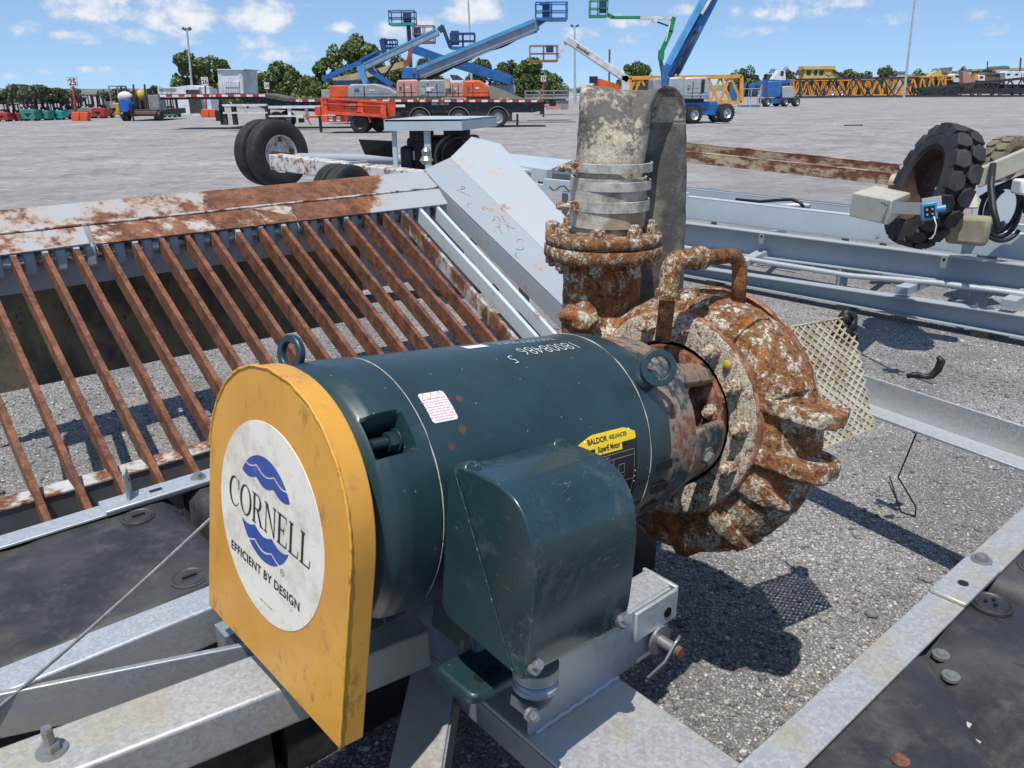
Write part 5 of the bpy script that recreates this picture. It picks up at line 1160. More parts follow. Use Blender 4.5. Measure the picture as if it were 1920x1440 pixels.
def build_left_rear():
    Y = 13.6; c = atY(521, 288, Y); k = Y / ray(521, 288)[1] / F_PX; r = 61 * k; ax = np.array((.76, -.65, 0.0)); ax /= np.linalg.norm(ax)
    t = thing('wheel_trailer', 'grey trailer chassis with dual road wheels and a sheltered power unit', 'trailer', (c[0], c[1], 0))
    w = r * .46
    road_tyre(t, c, ax, r, w); road_tyre(t, c - ax * (w * 1.40), ax, r, w)
    # axle box tube, pale with a rusty open end
    e0 = atY(517, 303, Y - 1.05); e1_ = atY(905, 352, 9.6); d = (e1_ - e0) / np.linalg.norm(e1_ - e0); sz = .23
    tb = build('axle_tube', MB().bar(e0, e1_, sz, sz), 'rim_white', t, bevel=.015, label='pale axle tube with a rusty open end'); sd = np.cross(d, EZ); sd /= np.linalg.norm(sd)
    build('tube_mouth', MB().box(e0 - d * .003, (.006, sz * .72, sz * .72), (d, sd, EZ)), 'rubber_black', tb)
    build('end_plate', MB().box(e0 + d * .0 - sd * (sz * .5 + .02) , (.5, .03, sz * 1.15), (d, sd, EZ)), 'rim_rust', tb)
    build('collar', MB().box(e0 + d * 2.05, (.07, sz * 1.25, sz * 1.25), (d, sd, EZ)), 'grey_shop', tb)
    p0, p1 = atY(640, 293, 12.9), atY(760, 296, 12.4); build('drawbar_pipe', MB().cyl(atY(560, 296, 13.3), atY(770, 300, 12.2), .075, n=16), 'grey_shop', t, smooth=40)
    # second pair of duals nearer, mostly behind the screen
    c2 = atY(655, 362, 9.6); k2 = 9.6 / ray(655, 362)[1] / F_PX; road_tyre(t, c2, ax, 52 * k2, 52 * k2 * .55); road_tyre(t, c2 - ax * 52 * k2 * .66, ax, 52 * k2, 52 * k2 * .55)
    # shelter table over the power unit
    Y = 10.6; s = [atY(x, y, yy) for x, y, yy in ((719, 220, Y), (866, 224, Y - .0), (932, 226, Y + 1.2), (790, 214, Y + 1.5))]
    zt = np.mean([q[2] for q in s]); A = [np.array((*q[:2], zt)) for q in s]
    top = build('shelter_top', MB().quad(A[0], A[1], A[2], A[3], .02, EZ), 'grey_blue', t)
    for a, b in ((0, 1), (1, 2), (2, 3), (3, 0)):
        build('shelter_lip', MB().quad(A[a] - EZ * .135, A[b] - EZ * .135, A[b] + EZ * .004, A[a] + EZ * .004, .012), 'grey_blue', top)
    for x, f in ((.09, 0), (.52, 0), (.96, 1)):
        q = A[0] + (A[1] - A[0]) * x + EZ * -.1 + np.array((.02, .1, 0)); 
        if f: q = A[2] + np.array((-.55, -.3, -.1))
        build('shelter_post', MB().bar(q, np.array((q[0], q[1], .50)), .085 if x > .3 else .06, .085 if x > .3 else .06), 'grey_blue', t, bevel=.006)
    base = (A[0] + A[1] + A[2] + A[3]) / 4; pu = build('power_unit', MB().box((base[0] + .02, base[1], .92), (.95, .7, .62)), 'rubber_black', t, bevel=.05)
    for dx, dz, sx, sz_ in ((-.25, .34, .3, .16), (.22, .38, .34, .2), (.3, .05, .2, .3), (-.45, 0, .16, .4)): build('housing', MB().box((base[0] + dx, base[1] - .30, .92 + dz), (sx, .3, sz_)), 'rubber_black', pu, bevel=.03)
    build('label', MB().box((base[0] - .40, base[1] - .37, 1.0), (.10, .01, .12)), 'label_white', pu)
    for kx in range(3):
        cc = np.array((base[0] + .17 + .05 * kx, base[1] - .42 - .05 * kx, .98)); build('hose', MB().tube([cc + np.array((.24 * math.cos(a), .08 * math.sin(a * 2), .26 * math.sin(a))) for a in np.linspace(-.6 + kx, 3.6 + kx * .5, 20)], .022, 8), 'rubber_black' if kx else 'fork_grey', pu, smooth=True)
    build('splash_plate', MB().quad(*[atY(x, y, 10.9 + .5 * f) for x, y, f in ((672, 262, 0), (735, 265, 1), (742, 296, 1), (684, 290, 0))], .02), 'rubber_black', t); build('chassis_leg', MB().bar((c[0] + 2.1, c[1] - 2.0, 0), (c[0] + 2.1, c[1] - 2.0, .8), .12, .12), 'grey_shop', t)
    for x, y, yy, hgt in ((800, 308, 10.2, .4),): q = atY(x, y, yy); build('coupling', MB().lathe([(0, .05), (.05, .09), (.1, .05), (.16, .06), (.2, .03)], q, EZ, 14, True), 'zinc_bolt', t)
    # low grey deck plates and rails to the right of the wing
    u = thing('deck_trailer', 'low grey trailer deck and rails between the wing and the hose', 'trailer', (*atz(1010, 380, 0)[:2], 0))
    def Q(pts, mat, name, th=.02): return build(name, MB().quad(*[atY(x, y, yy) for x, y, yy in pts], th, EZ), mat, u)
    Q(((935, 286, 9.0), (1075, 300, 9.4), (1020, 322, 8.2), (950, 316, 8.0)), 'grey_blue', 'deck_plate')
    for pts, h in ((((960, 318, 8.4), (1030, 330, 8.0)), .12), (((1000, 322, 8.8), (1080, 330, 8.6)), .06), (((960, 345, 7.6), (1100, 360, 7.0)), .05)):
        build('rail', MB().bar(atY(*pts[0]), atY(*pts[1]), .08, h), 'grey_blue', u)
    build('deck_shadow_box', MB().bar(atY(1016, 333, 8.5), atY(1075, 338, 8.4), .3, .14), 'dark_grey_steel', u); build('cross_rail', MB().bar(atY(1020, 345, 6.9), atY(1290, 372, 6.6), .07, .09), 'grey_blue', u)
    build('twig', MB().tube([atY(1030 + 7 * k, 350 + 6 * math.sin(k * 1.3) + k, 6.8) for k in range(8)], .006, 5), 'chip_brown', u)
    for x in (990, 1060): q = atY(x, 340, 8.3); build('leg', MB().bar((q[0], q[1], 0), q, .06, .06), 'dark_grey_steel', u)
build_left_rear()

def build_right_frames():
    d0, d1 = atz(1272, 514, .06), atz(1920, 636, .06); dr = (d1 - d0); dr[2] = 0; dr /= np.linalg.norm(dr); nb = np.array((-dr[1], dr[0], 0.0))
    if nb[1] < 0: nb = -nb
    t = thing('channel_stack', 'stacked long grey channel frames lying across the yard at right', 'steel frame', (*((d0 + d1) / 2)[:2], 0))
    def V(x, y, back): return onplane(x, y, d0 + nb * back, nb)
    def beam(name, a_top, b_top, a_bot, b_bot, back, mat, kind):
        ta, tb_, ba, bb = V(*a_top, back), V(*b_top, back), V(*a_bot, back), V(*b_bot, back)
        e = 1.6; d = (tb_ - ta); ta2, tb2 = ta - d * .5, tb_ + d * .9; d = (bb - ba); ba2, bb2 = ba - d * .5, bb + d * .9
        fd = .11
        if kind == 'web_front':     # back of the channel faces us
            o = build(name, MB().quad(ba2, bb2, tb2, ta2, .008, -nb), mat, t, bevel=.002)
            for e0, e1, s in ((ta2, tb2, 1), (ba2, bb2, -1)): build(name + '_flange', MB().quad(e0, e1, e1 + nb * fd, e0 + nb * fd, .008, EZ * s), mat, o)
        else:                        # open channel: flanges toward us, web set back
            o = build(name, MB().quad(ba2 + nb * fd, bb2 + nb * fd, tb2 + nb * fd, ta2 + nb * fd, .008, -nb), mat, t)
            for e0, e1, s in ((ta2, tb2, 1), (ba2, bb2, -1)): build(name + '_flange', MB().quad(e0, e1, e1 + nb * fd, e0 + nb * fd, .008, EZ * s), mat, o)
        return o, (ta, tb_, ba, bb)
    beam('channel', (1272, 516), (1920, 593), (1272, 516 + 14), (1920, 636), 0, 'grey_shop', 'web_front') if False else None
    D, dp = beam('channel', (1311, 503), (1920, 593), (1311, 522), (1920, 636), .0, 'grey_shop', 'open')
    C, cp = beam('channel', (1272, 417), (1920, 498), (1272, 464), (1920, 549), .35, 'grey_shop', 'open')
    B, bp_ = beam('channel', (1272, 367), (1920, 440), (1272, 408), (1920, 489), .60, 'grey_blue', 'web_front')
    A, ap = beam('channel', (1272, 351), (1605, 388), (1272, 365), (1605, 406), 1.35, 'grey_blue', 'web_front')
    # conduit, cross members, brackets, loose cable
    p = [V(1200, 448, .18), V(1272, 462, .18), V(1420, 489, .18), V(1594, 517, .20), V(1760, 531, .20), V(1920, 552, .2), V(2100, 575, .2)]
    build('conduit', MB().tube(p, .024, 12), 'galvanized', t, smooth=True)
    for k, (a, b) in enumerate((((1440, 440), (1470, 432)), ((1800, 470), (1830, 462)), ((1650, 440), (1690, 425)))): build('cross_member', MB().bar(V(*a, .60), V(*b, 1.45) * np.array((1, 1, 1)) , .06, .05), 'grey_shop', t)
    for a, b in (((1380, 500), (1440, 470)), ((1690, 545), (1740, 525)), ((1890, 570), (1935, 545))): build('cross_member', MB().bar(V(*a, .02), V(*b, .50), .10, .06), 'grey_shop', t)
    for x, y in ((1428, 447), (1770, 491)): q = V(x, y, .345); bk_ = build('hanger', MB().box(q, (.05, .012, .10), (dr, nb, EZ)), 'galvanized_dull', t); build('hanger_hole', MB().cyl(q - nb * .0065 + EZ * .02, q - nb * .009 + EZ * .02, .012, n=10), 'label_black', bk_)
    build('loose_cable', MB().tube([V(x, y, .9) for x, y in ((1380, 374), (1425, 378), (1460, 375), (1485, 374), (1500, 380), (1507, 388))], .016, 8), 'rubber_black', t, smooth=True); build('pipe_end', MB().cyl(V(1430, 386, 1.0), V(1518, 386, 1.05), .028, n=12), 'galvanized', t, smooth=True)
    for s in (.12, .55, .9):
        q = d0 + (d1 - d0) * s; build('chock', MB().box((q[0] + nb[0] * .2, q[1] + nb[1] * .2, .028), (.12, .34, .055), (dr, nb, EZ)), 'block_wood', t)
        for bk_, zt in ((.35 + .05, cp), (.63, bp_)):
            qq = zt[2] + (zt[3] - zt[2]) * s; build('upright', MB().bar((qq[0] + nb[0] * .08, qq[1] + nb[1] * .08, .0), (qq[0] + nb[0] * .08, qq[1] + nb[1] * .08, qq[2]), .05, .05), 'grey_shop', t)
    # rusty double-angle arm with its hinge, resting on the frame
    r = thing('rusty_arm', 'long rusty double angle arm reaching to the solid lug tyre', 'steel arm', (*V(1480, 330, 1.5)[:2], 0))
    def arm(name, lt, rt_, lb, rb, back, mat):
        q = [V(*lb, back), V(*rb, back), V(*rt_, back), V(*lt, back)]; d = (q[1] - q[0]) * .45; q[0] = q[0] - d; q[3] = q[3] - d
        o = build(name, MB().quad(q[0], q[1], q[2], q[3], .010, -nb), mat, r); build(name + '_ledge', MB().quad(q[3] - nb * .0, q[2], q[2] + nb * .10, q[3] + nb * .10, .008, EZ), mat, o); return o
    arm('angle', (1274, 265), (1686, 309), (1274, 281), (1686, 324), 1.62, 'rust_steel'); lo = arm('angle', (1274, 282), (1690, 327), (1274, 303), (1690, 350), 1.30, 'rust_tube')
    a = V(1685, 338, 1.15); build('hinge_tube', MB().cyl(V(1672, 342, .95), V(1738, 352, 1.15), .055, n=20), 'rust_tube', r, smooth=40)
    h = V(1694, 344, 1.02); build('hinge_ear', MB().prism(roundpoly([(-.055, -.16), (.055, -.16), (.05, .07), (-.05, .07)], .045), h, nb * .5 + dr * .86, EZ, np.cross(nb * .5 + dr * .86, EZ), .03), 'rust_dark', r, bevel=.006); build('hinge_ring', MB().lathe([(0, .05), (0, .075), (.05, .075), (.05, .05), (0, .05)], V(1672, 342, .95), dr, 24), 'rust_tube', r, smooth=40)
    for s in (-.17, .985): q = V(1300 + 380 * s, 300 + 40 * s, 1.4); build('arm_prop', MB().bar((q[0], q[1], 0), (q[0], q[1], q[2] - .06), .05, .05), 'rust_dark', r)
    # lug tyre leaning on the frame
    dep = 5.35; c = atd(1744, 352, dep); rr = 117 * dep / F_PX; ax = np.array((-.95, .06, .28))
    w = thing('lug_tyre_wheel', 'big solid black lug tyre leaning on the grey frame', 'wheel', (c[0], c[1], c[2] - rr)); c = c + np.array((.0, .0, 0)); lug_tyre(w, c + np.array((.03, .04, 0.0)), ax, rr, rr * .46, 'tyre_rubber')
    hubc = c + np.array((.03, .04, 0)); axn = ax / np.linalg.norm(ax)
    build('hub_plate', MB().box(hubc - axn * .25 + np.array((.06, .0, -.22)), (.26, .12, .20), ((.8, -.6, 0), (.6, .8, 0), (0, 0, 1))), 'mud_rim', w, bevel=.03)
    # pale junction bracket with the arm holding a blue switch
    b = thing('switch_bracket', 'dirty cream steel bracket with a small blue limit switch by the tyre', 'bracket', atd(1645, 400, 5.2))
    q = [atd(x, y, dp_) for x, y, dp_ in ((1600, 350, 5.35), (1640, 344, 5.75), (1706, 372, 5.35), (1672, 380, 5.0))]
    zz = np.mean([k[2] for k in q]); top = [np.array((k[0], k[1], zz)) for k in q]
    build('housing', MB().hexa([p - EZ * (.16 if i in (0, 3) else .10) for i, p in enumerate(top)] + top), 'cream_dirty', b, bevel=.008)
    for x, y in ((1655, 378), (1662, 382)): hexbolt(b, 'bolt', atd(x, y, 5.02), (-.3, -1, .2), .010, .012)
    s0, s1 = atd(1672, 389, 4.95), atd(1745, 392, 4.6); build('arm', MB().bar(s0, s1, .008, .07), 'galvanized_worn', b)
    c2 = atd(1742, 396, 4.58); fx = np.array((.93, -.30, .2)); fx /= np.linalg.norm(fx); fy = np.cross(EZ, fx); fy /= np.linalg.norm(fy); fz = np.cross(fx, fy)
    lim = build('limit_switch', MB().box(c2, (.085, .035, .10), (fx, fy, fz)), 'switch_blue', b, bevel=.006); build('terminal_face', MB().box(c2 - fy * .018, (.055, .008, .065), (fx, fy, fz)), 'label_black', lim)
    for i in range(2):
        for j in range(2): build('terminal', MB().cyl(c2 - fy * .02 + fx * (.014 * (i - .5) * 2) + fz * (.014 * (j - .5) * 2), c2 - fy * .03 + fx * (.014 * (i - .5) * 2) + fz * (.014 * (j - .5) * 2), .006, n=8), 'label_grey', lim)
    build('gland', MB().cyl(c2 + fx * .035 + fz * .005, c2 + fx * .085 + fz * .005, .02, n=14), 'switch_blue', lim, smooth=40); build('back_plate', MB().box(c2 + fy * .024 + fx * .02 + fz * .03, (.10, .006, .09), (fx, fy, fz)), 'cream_dirty', lim)
    build('wire', MB().tube([c2 - fy * .02 + fx * .02 - fz * .03, c2 + fx * .03 - fz * .08 - fy * .03, c2 + fx * .022 - fz * .13 - fy * .02, c2 + fx * .005 - fz * .155 - fy * .02, c2 - fx * .01 - fz * .158 - fy * .02], .0035, 6), 'wire_pale', lim, smooth=True)
    # second wheel, arm and hose coil at the right edge
    e = thing('far_wheel_arm', 'dusty tan lug tyre on a grey arm with black hoses at the right edge', 'wheel arm', (*atd(1880, 320, 6.4)[:2], 0))
    cc = atd(1887, 312, 6.5); lug_tyre(e, cc, (.45, -.88, .1), 56 * 6.5 / F_PX, 56 * 6.5 / F_PX * .75, 'tyre_dusty', rim='mud_rim')
    a0, a1 = atd(1828, 336, 5.9), atd(1990, 268, 5.6); build('arm', MB().bar(a0, a1, .14, .13), 'cream_dirty', e, bevel=.006); build('arm_strap', MB().bar(atd(1815, 345, 5.9), atd(1822, 390, 5.85), .09, .02), 'cream_dirty', e)
    m = MB().tube([atd(1862, 308, 5.75), atd(1858, 350, 5.7), atd(1862, 390, 5.66), atd(1872, 432, 5.6)], .024, 9); build('hose', m, 'rubber_black', e, smooth=True)
    cen = atd(1880, 400, 6.0)
    for k in range(3): build('hose', MB().tube([cen + np.array((.17 * math.cos(a) * (1 - .1 * k), .05 * math.sin(a + k), .20 * math.sin(a) * (1 - .08 * k) + .01 * k)) for a in np.linspace(k, k + 5.6, 30)], .017, 8), 'rubber_black', e, smooth=True)
    build('hose', MB().tube([atd(1838, 372, 6.0), atd(1870, 352, 5.95), atd(1910, 335, 5.9), atd(1960, 318, 5.8)], .02, 8), 'rubber_black', e, smooth=True); build('side_plate', MB().quad(atd(1820, 430, 6.3), atd(1935, 400, 6.4), atd(1935, 330, 6.4), atd(1830, 350, 6.3), .02), 'grey_shop', e); build('pale_box', MB().box(atd(1918, 350, 5.4), (.10, .12, .10)), 'label_white', e, bevel=.015)
    build('prop', MB().bar((cc[0], cc[1], 0), (cc[0], cc[1], cc[2] - .1), .1, .1), 'dark_grey_steel', e)
build_right_frames()
# ------------------------------------------------------------------ the yard behind
def ppm(x, y, Y): return F_PX * ray(x, y)[1] / Y      # survey pixels per metre at depth Y
BK = np.array((0, 1.0, 0))
def pbar(m, p, q, Y, th_px, dep=None, Y2=None):       # rectangular bar between two survey pixels at a depth
    a = atY(*p, Y); b = atY(*q, Y if Y2 is None else Y2); th = th_px / ppm(*p, Y); dep = th if dep is None else dep
    d = b - a; up = np.cross(d, BK); return m.bar(a, b, dep, th, up)
def pbox(m, x0, y0, x1, y1, Y, dep):                  # box seen as the pixel rectangle, front face at Y
    a = atY(x0, y1, Y); b = atY(x1, y0, Y); return m.box(((a[0] + b[0]) / 2, Y + dep / 2, (a[2] + b[2]) / 2), (abs(b[0] - a[0]), dep, abs(b[2] - a[2])))
def ppoly(m, pts, Y, dep):
    P_ = [atY(x, y, Y) for x, y in pts]; n = len(P_)
    return m.add(P_ + [p + BK * dep for p in P_], [tuple(range(n)), tuple(range(2 * n - 1, n - 1, -1))] + [(i, (i + 1) % n, n + (i + 1) % n, n + i) for i in range(n)])
def ground_under(x, y, Y): p = atY(x, y, Y); return (p[0], p[1], 0)
def yard_wheel(parent, c, ax, r, w, lugs=False, rim='road_rim'):
    ax = np.array(ax, float) / np.linalg.norm(ax)
    prof = [(-w / 2, r * .55), (-w / 2, r * .85), (-w * .40, r * .97), (0, r), (w * .40, r * .97), (w / 2, r * .85), (w / 2, r * .55)]
    m = MB().lathe(prof, c, ax, 30)
    if lugs:
        u = np.cross(ax, EZ); u /= np.linalg.norm(u); v = np.cross(ax, u)
        for k in range(18):
            for s in (-1, 1):
                th = 2 * PI * (k + .25 * s) / 18; rd = u * math.cos(th) + v * math.sin(th); m.box(np.array(c) + ax * s * w * .25 + rd * r * .99, (w * .48, r * .16, r * .09), (ax, np.cross(rd, ax), rd))
    t = build('wheel', m, 'tyre_rubber', parent, smooth=40)
    rm = MB(); [rm.lathe([(s * w * .36, 0), (s * w * .40, r * .12), (s * w * .30, r * .2), (s * w * .26, r * .42), (s * w * .44, r * .56)], c, ax, 24) for s in (-1, 1)]; build('rim', rm, rim, t, smooth=40)
    return t
def cage(parent, x0, y0, x1, y1, Y, mat, floor_mat=None, dep=1.0, console=None, name='platform'):
    a = atY(x0, y1, Y); b = atY(x1, y0, Y); X0, X1, Z0, Z1 = a[0], b[0], a[2], b[2]; fl = build(name, MB().box(((X0 + X1) / 2, Y + dep / 2, Z0 + .07), (X1 - X0, dep, .14)), floor_mat or mat, parent)
    m = MB(); r = .032
    for z in (Z1, Z0 + (Z1 - Z0) * .52):
        for p, q in (((X0, Y), (X1, Y)), ((X0, Y + dep), (X1, Y + dep)), ((X0, Y), (X0, Y + dep)), ((X1, Y), (X1, Y + dep))): m.bar((*p, z), (*q, z), r * 2, r * 2)
    n = max(2, int((X1 - X0) / .75))
    for k in range(n + 1):
        x = X0 + (X1 - X0) * k / n
        for yy in (Y, Y + dep): m.bar((x, yy, Z0), (x, yy, Z1), r * 2, r * 2, (0, 1, 0))
    build('guard_rail', m, mat, fl)
    if console:
        c = MB(); pbox(c, *console, Y + .2, .35); build('control_box', c, 'lift_navy', fl, bevel=.03)
    return fl
YF = atz(930, 239)[1]

def build_flatbed():
    t = thing('flatbed_trailer', 'long black step deck trailer with red and white reflectors', 'trailer', ground_under(700, 239, YF))
    d = 2.5
    m = MB(); ppoly(m, [(296, 176.5), (492, 175), (536, 184), (1020, 186), (1020, 190), (536, 190), (492, 182), (296, 181.5)], YF, d); build('deck', m, 'deck_wood', t)
    m = MB(); ppoly(m, [(440, 182.2), (492, 182.2), (536, 190.2), (1018, 190.2), (1018, 207), (1000, 211), (620, 211), (540, 205), (500, 205), (470, 195)], YF + .15, .25); ppoly(m, [(440, 182.2), (536, 190.2), (1018, 190.2), (1018, 207), (620, 211), (500, 205)], YF + d - .4, .25); build('main_beam', m, 'black_steel', t)
    m = MB(); pbox(m, 300, 181.6, 440, 187, YF + .3, .2); pbox(m, 300, 181.6, 440, 187, YF + 1.9, .2); build('gooseneck', m, 'black_steel', t)
    proto = {}
    def refl(x, y, mat, w=11):
        mm = MB(); pbox(mm, x, y, x + w, y + 4.2, YF - .012, .01)
        return build('reflector', mm, mat, t)
    k = 0; x = 300
    while x < 1010:
        y = 177.6 - .003 * (x - 300) if x < 488 else (186.4 + .0021 * (x - 536) if x > 534 else None)
        if y: refl(x, y, 'reflect_red' if k % 2 else 'reflect_white')
        x += 11.6; k += 1
    for x in (350, 395, 560, 602, 728, 782, 795, 828, 858, 870, 938, 950, 1008):
        mm = MB(); pbox(mm, x, 183.2 if x > 530 else 176.2, x + 3, 188 if x > 530 else 181, YF - .03, .02); build('stake_marker', mm, 'marker_amber', t)
    for x, vis in ((788, 0), (861, 0), (934, 1)):
        r = 17.2 / ppm(x, 222, YF); c = atY(x, 221.5, YF + .17); c[2] = r
        for dy in (0, 1.9): yard_wheel(t, (c[0], c[1] + dy, r), (0, 1, 0), r, .5)
        f = MB(); rr = r * 1.13
        f.add([(c[0] + rr * math.cos(a) * s, c[1] - .28 + yy, r + rr * math.sin(a) * s) for yy in (0, .6) for s in (1.0, 1.05) for a in np.linspace(.15, PI - .15, 16)], [q for j in range(15) for q in ((j, j + 1, 33 + j, 32 + j), (16 + j, 48 + j, 49 + j, 17 + j), (j, 16 + j, 17 + j, j + 1), (32 + j, 33 + j, 49 + j, 48 + j))])
        build('fender', f, 'fork_grey', t)
    m = MB(); pbox(m, 809, 192, 841, 197, YF + .12, .02); np_ = build('name_panel', m, 'louvre_grey', t)
    for x in (820, 824, 832, 836): m = MB(); pbox(m, x, 193, x + 2, 196, YF + .105, .02); build('panel_mark', m, 'ink_black', np_)
    for x in (414, 437): m = MB(); pbox(m, x, 196, x + 4, 234, YF + .4, .15); build('landing_leg', m, 'black_steel', t)
    m = MB(); pbox(m, 405, 208, 413, 227, YF + .2, .7); build('mud_flap', m, 'rubber_black', t); m = MB(); pbox(m, 968, 214, 972, 238, YF + .2, .02); build('mud_flap', m, 'rubber_black', t)
    m = MB(); pbox(m, 1013, 188, 1021, 214, YF + .1, .5); build('tail_block', m, 'black_steel', t)
    m = MB(); ppoly(m, [(914, 163), (922, 161), (985, 186), (920, 186)], YF + .8, 1.5); o = build('loading_ramp', m, 'ramp_tan', t)
    # white frame trailer in front
    w = thing('white_frame_trailer', 'low white trailer rails beneath the raised trailer front', 'trailer', ground_under(500, 236, YF - 1.5)); Y = YF - 1.2
    for x0, y0, x1, y1 in ((417, 195, 499, 199.5), (418, 209.5, 501, 213.5), (503, 198, 600, 203.5), (504, 215.5, 598, 219.5)): m = MB(); pbox(m, x0, y0, x1, y1, Y, .35); build('rail', m, 'rail_white', w)
    for x, y0, y1 in ((499, 198, 233), (419, 212, 234), (437, 212, 234), (540, 203, 216), (528, 219, 232)): m = MB(); pbox(m, x, y0, x + 4.5, y1, Y + .05, .2); build('post', m, 'black_steel' if y1 > 220 else 'rail_white', w)
    for x in (515, 560): m = MB(); pbox(m, x, 222, x + 8, 230, Y + .3, .3); build('spring_box', m, 'black_steel', w)
    for dx in (0, 2.0): q = atY(520, 228, Y + .6); yard_wheel(w, (q[0], q[1] + dx, .45), (0, 1, 0), .45, .3)
build_flatbed()

def build_orange_trailer():
    Y = atz(673, 250)[1]; t = thing('dump_trailer', 'small orange dump trailer with black wheels and panel decal', 'trailer', ground_under(670, 250, Y))
    m = MB(); ppoly(m, [(605, 183), (723, 191), (722, 221), (655, 217), (604, 212)], Y + .06, 1.6); build('box_side', m, 'trailer_orange', t)
    def pb(name, x0, y0, x1, y1, dy=0, mat='trailer_orange', dep=.1): m = MB(); pbox(m, x0, y0, x1, y1, Y + dy, dep); return build(name, m, mat, t)
    for x0, y0, y1 in ((603.5, 182, 215), (671, 186, 210), (714, 189, 222)): pb('stake', x0, y0, x0 + 8.5, y1, -.04)
    for (a, b, th) in (((604, 183.5), (724, 191.5), 3.5), ((606, 193.5), (714, 198.5), 1.8)): m = MB(); pbar(m, a, b, Y, th, .14); build('top_rail' if th > 3 else 'side_rail', m, 'trailer_orange', t)
    m = MB(); pbar(m, (612, 211), (716, 217), Y - .05, 5, .20); build('sill', m, 'trailer_orange', t); pb('toolbox', 603, 217, 652, 229, -.05); pb('front_box', 591, 200, 600, 216, .3, dep=.6)
    m = MB(); pbox(m, 645, 192, 669, 203.5, Y - .0, .05); pn = build('decal_panel', m, 'label_black', t); q = atY(657.5, 196.5, Y - .008); tx = MB(); pbox(tx, 646, 193.5, 650.5, 199, Y - .006, .005); build('decal_logo', tx, 'hood_pink', pn); tx = MB(); pbox(tx, 652, 194.2, 667.5, 198.4, Y - .006, .005); build('decal_band', tx, 'label_white', pn); m = MB(); pbox(m, 647, 200.6, 668, 202.2, Y - .006, .005); build('decal_line', m, 'label_grey', pn)
    tx = MB(); pbox(tx, 615, 186.5, 629, 189, Y + .045, .01); build('side_decal', tx, 'hood_pink', t)
    for k in range(2):
        for j in range(2): pb('reflector', 617 + 14 * k, 218.2 + 5.2 * j, 624 + 14 * k, 221.8 + 5.2 * j, -.066, 'reflect_white', .01); pb('reflector', 625 + 14 * k, 218.8 + 5.2 * j, 631 + 14 * k, 221.4 + 5.2 * j, -.066, 'reflect_red', .01)
    r = 17 / ppm(673, 233, Y); c = atY(673, 233, Y - .0); yard_wheel(t, (c[0], Y + .10, r), (.15, -1, 0), r, .26, rim='black_steel'); c2 = atY(701, 233, Y); yard_wheel(t, (c2[0], Y + 1.5, r * .9), (.15, -1, 0), r * .9, .26, rim='black_steel'); yard_wheel(t, (c[0], Y + 1.5, r), (.15, -1, 0), r, .26, rim='black_steel')
    f = MB(); rr = r * 1.25; f.add([(c[0] + rr * math.cos(a) * s, Y - .1 + yy, r + rr * math.sin(a) * s) for yy in (0, .34) for s in (1.0, 1.07) for a in np.linspace(.1, PI - .1, 14)], [q for j in range(13) for q in ((j, j + 1, 29 + j, 28 + j), (14 + j, 42 + j, 43 + j, 15 + j), (j, 14 + j, 15 + j, j + 1), (28 + j, 29 + j, 43 + j, 42 + j))]); build('fender', f, 'trailer_orange', t)
    m = MB(); ppoly(m, [(725, 190), (741, 192), (741, 217), (724, 219)], Y + .25, .1); build('gate_door', m, 'trailer_shade', t); m = MB(); pbox(m, 741.5, 196, 759, 201, Y + .3, .08); build('gate_handle', m, 'rail_white', t)
    m = MB(); pbar(m, (604, 219), (573, 219), Y + .6, 4, .12); build('tongue', m, 'trailer_orange', t); pb('tongue_jack', 573, 204, 577, 224, .55, 'zinc_bolt', .1); pb('jack_leg', 599.5, 219, 602, 248, .5, 'black_steel', .06); m = MB(); pbar(m, (576, 222), (584, 235), Y + .5, 1.3, .03); build('safety_chain', m, 'black_steel', t); pb('coupler', 568, 216, 576, 220, .55, 'zinc_bolt', .15)
build_orange_trailer()

def hood(parent, x0, y0, x1, y1, Y, mat, dep=1.9, name='engine_hood', nose=0.0):
    h = y1 - y0; w = x1 - x0; pts = [(x0, y1), (x0 + w * .01, y0 + h * .22), (x0 + w * .06, y0 + h * .03), (x1 - w * (.10 + .35 * nose), y0), (x1 - w * (.02 + .12 * nose), y0 + h * (.18 + .12 * nose)), (x1, y0 + h * (.5 + .2 * nose)), (x1, y1)]
    m = MB(); ppoly(m, pts, Y, dep); o = build(name, m, mat, parent, bevel=.08, seg=3)
    if w > 30 and h > 22:
        xa = x0 + w * .12; sm = MB(); pbox(sm, xa, y1 - h * .30, x1 - w * .10, y1 - h * .275, Y - .012, .02); build('panel_seam', sm, 'black_steel', o)
        for f in (.34, .66):
            if nose and f > .5: continue
            sm = MB(); pbox(sm, x0 + w * f, y0 + h * .22, x0 + w * f + .6, y1 - 1, Y - .012, .02); build('panel_seam', sm, 'black_steel', o)
        sm = MB(); pbox(sm, x0 + w * .14, y0 + h * .38, x0 + w * .24, y0 + h * .58, Y - .014, .02); build('vent_grille', sm, 'dark_grey_steel', o)
        sm = MB(); pbox(sm, x0 + w * .44, y0 + h * .42, x0 + w * .56, y0 + h * .50, Y - .014, .02); build('decal', sm, 'label_white' if mat != 'hood_silver' else 'louvre_grey', o)
    return o
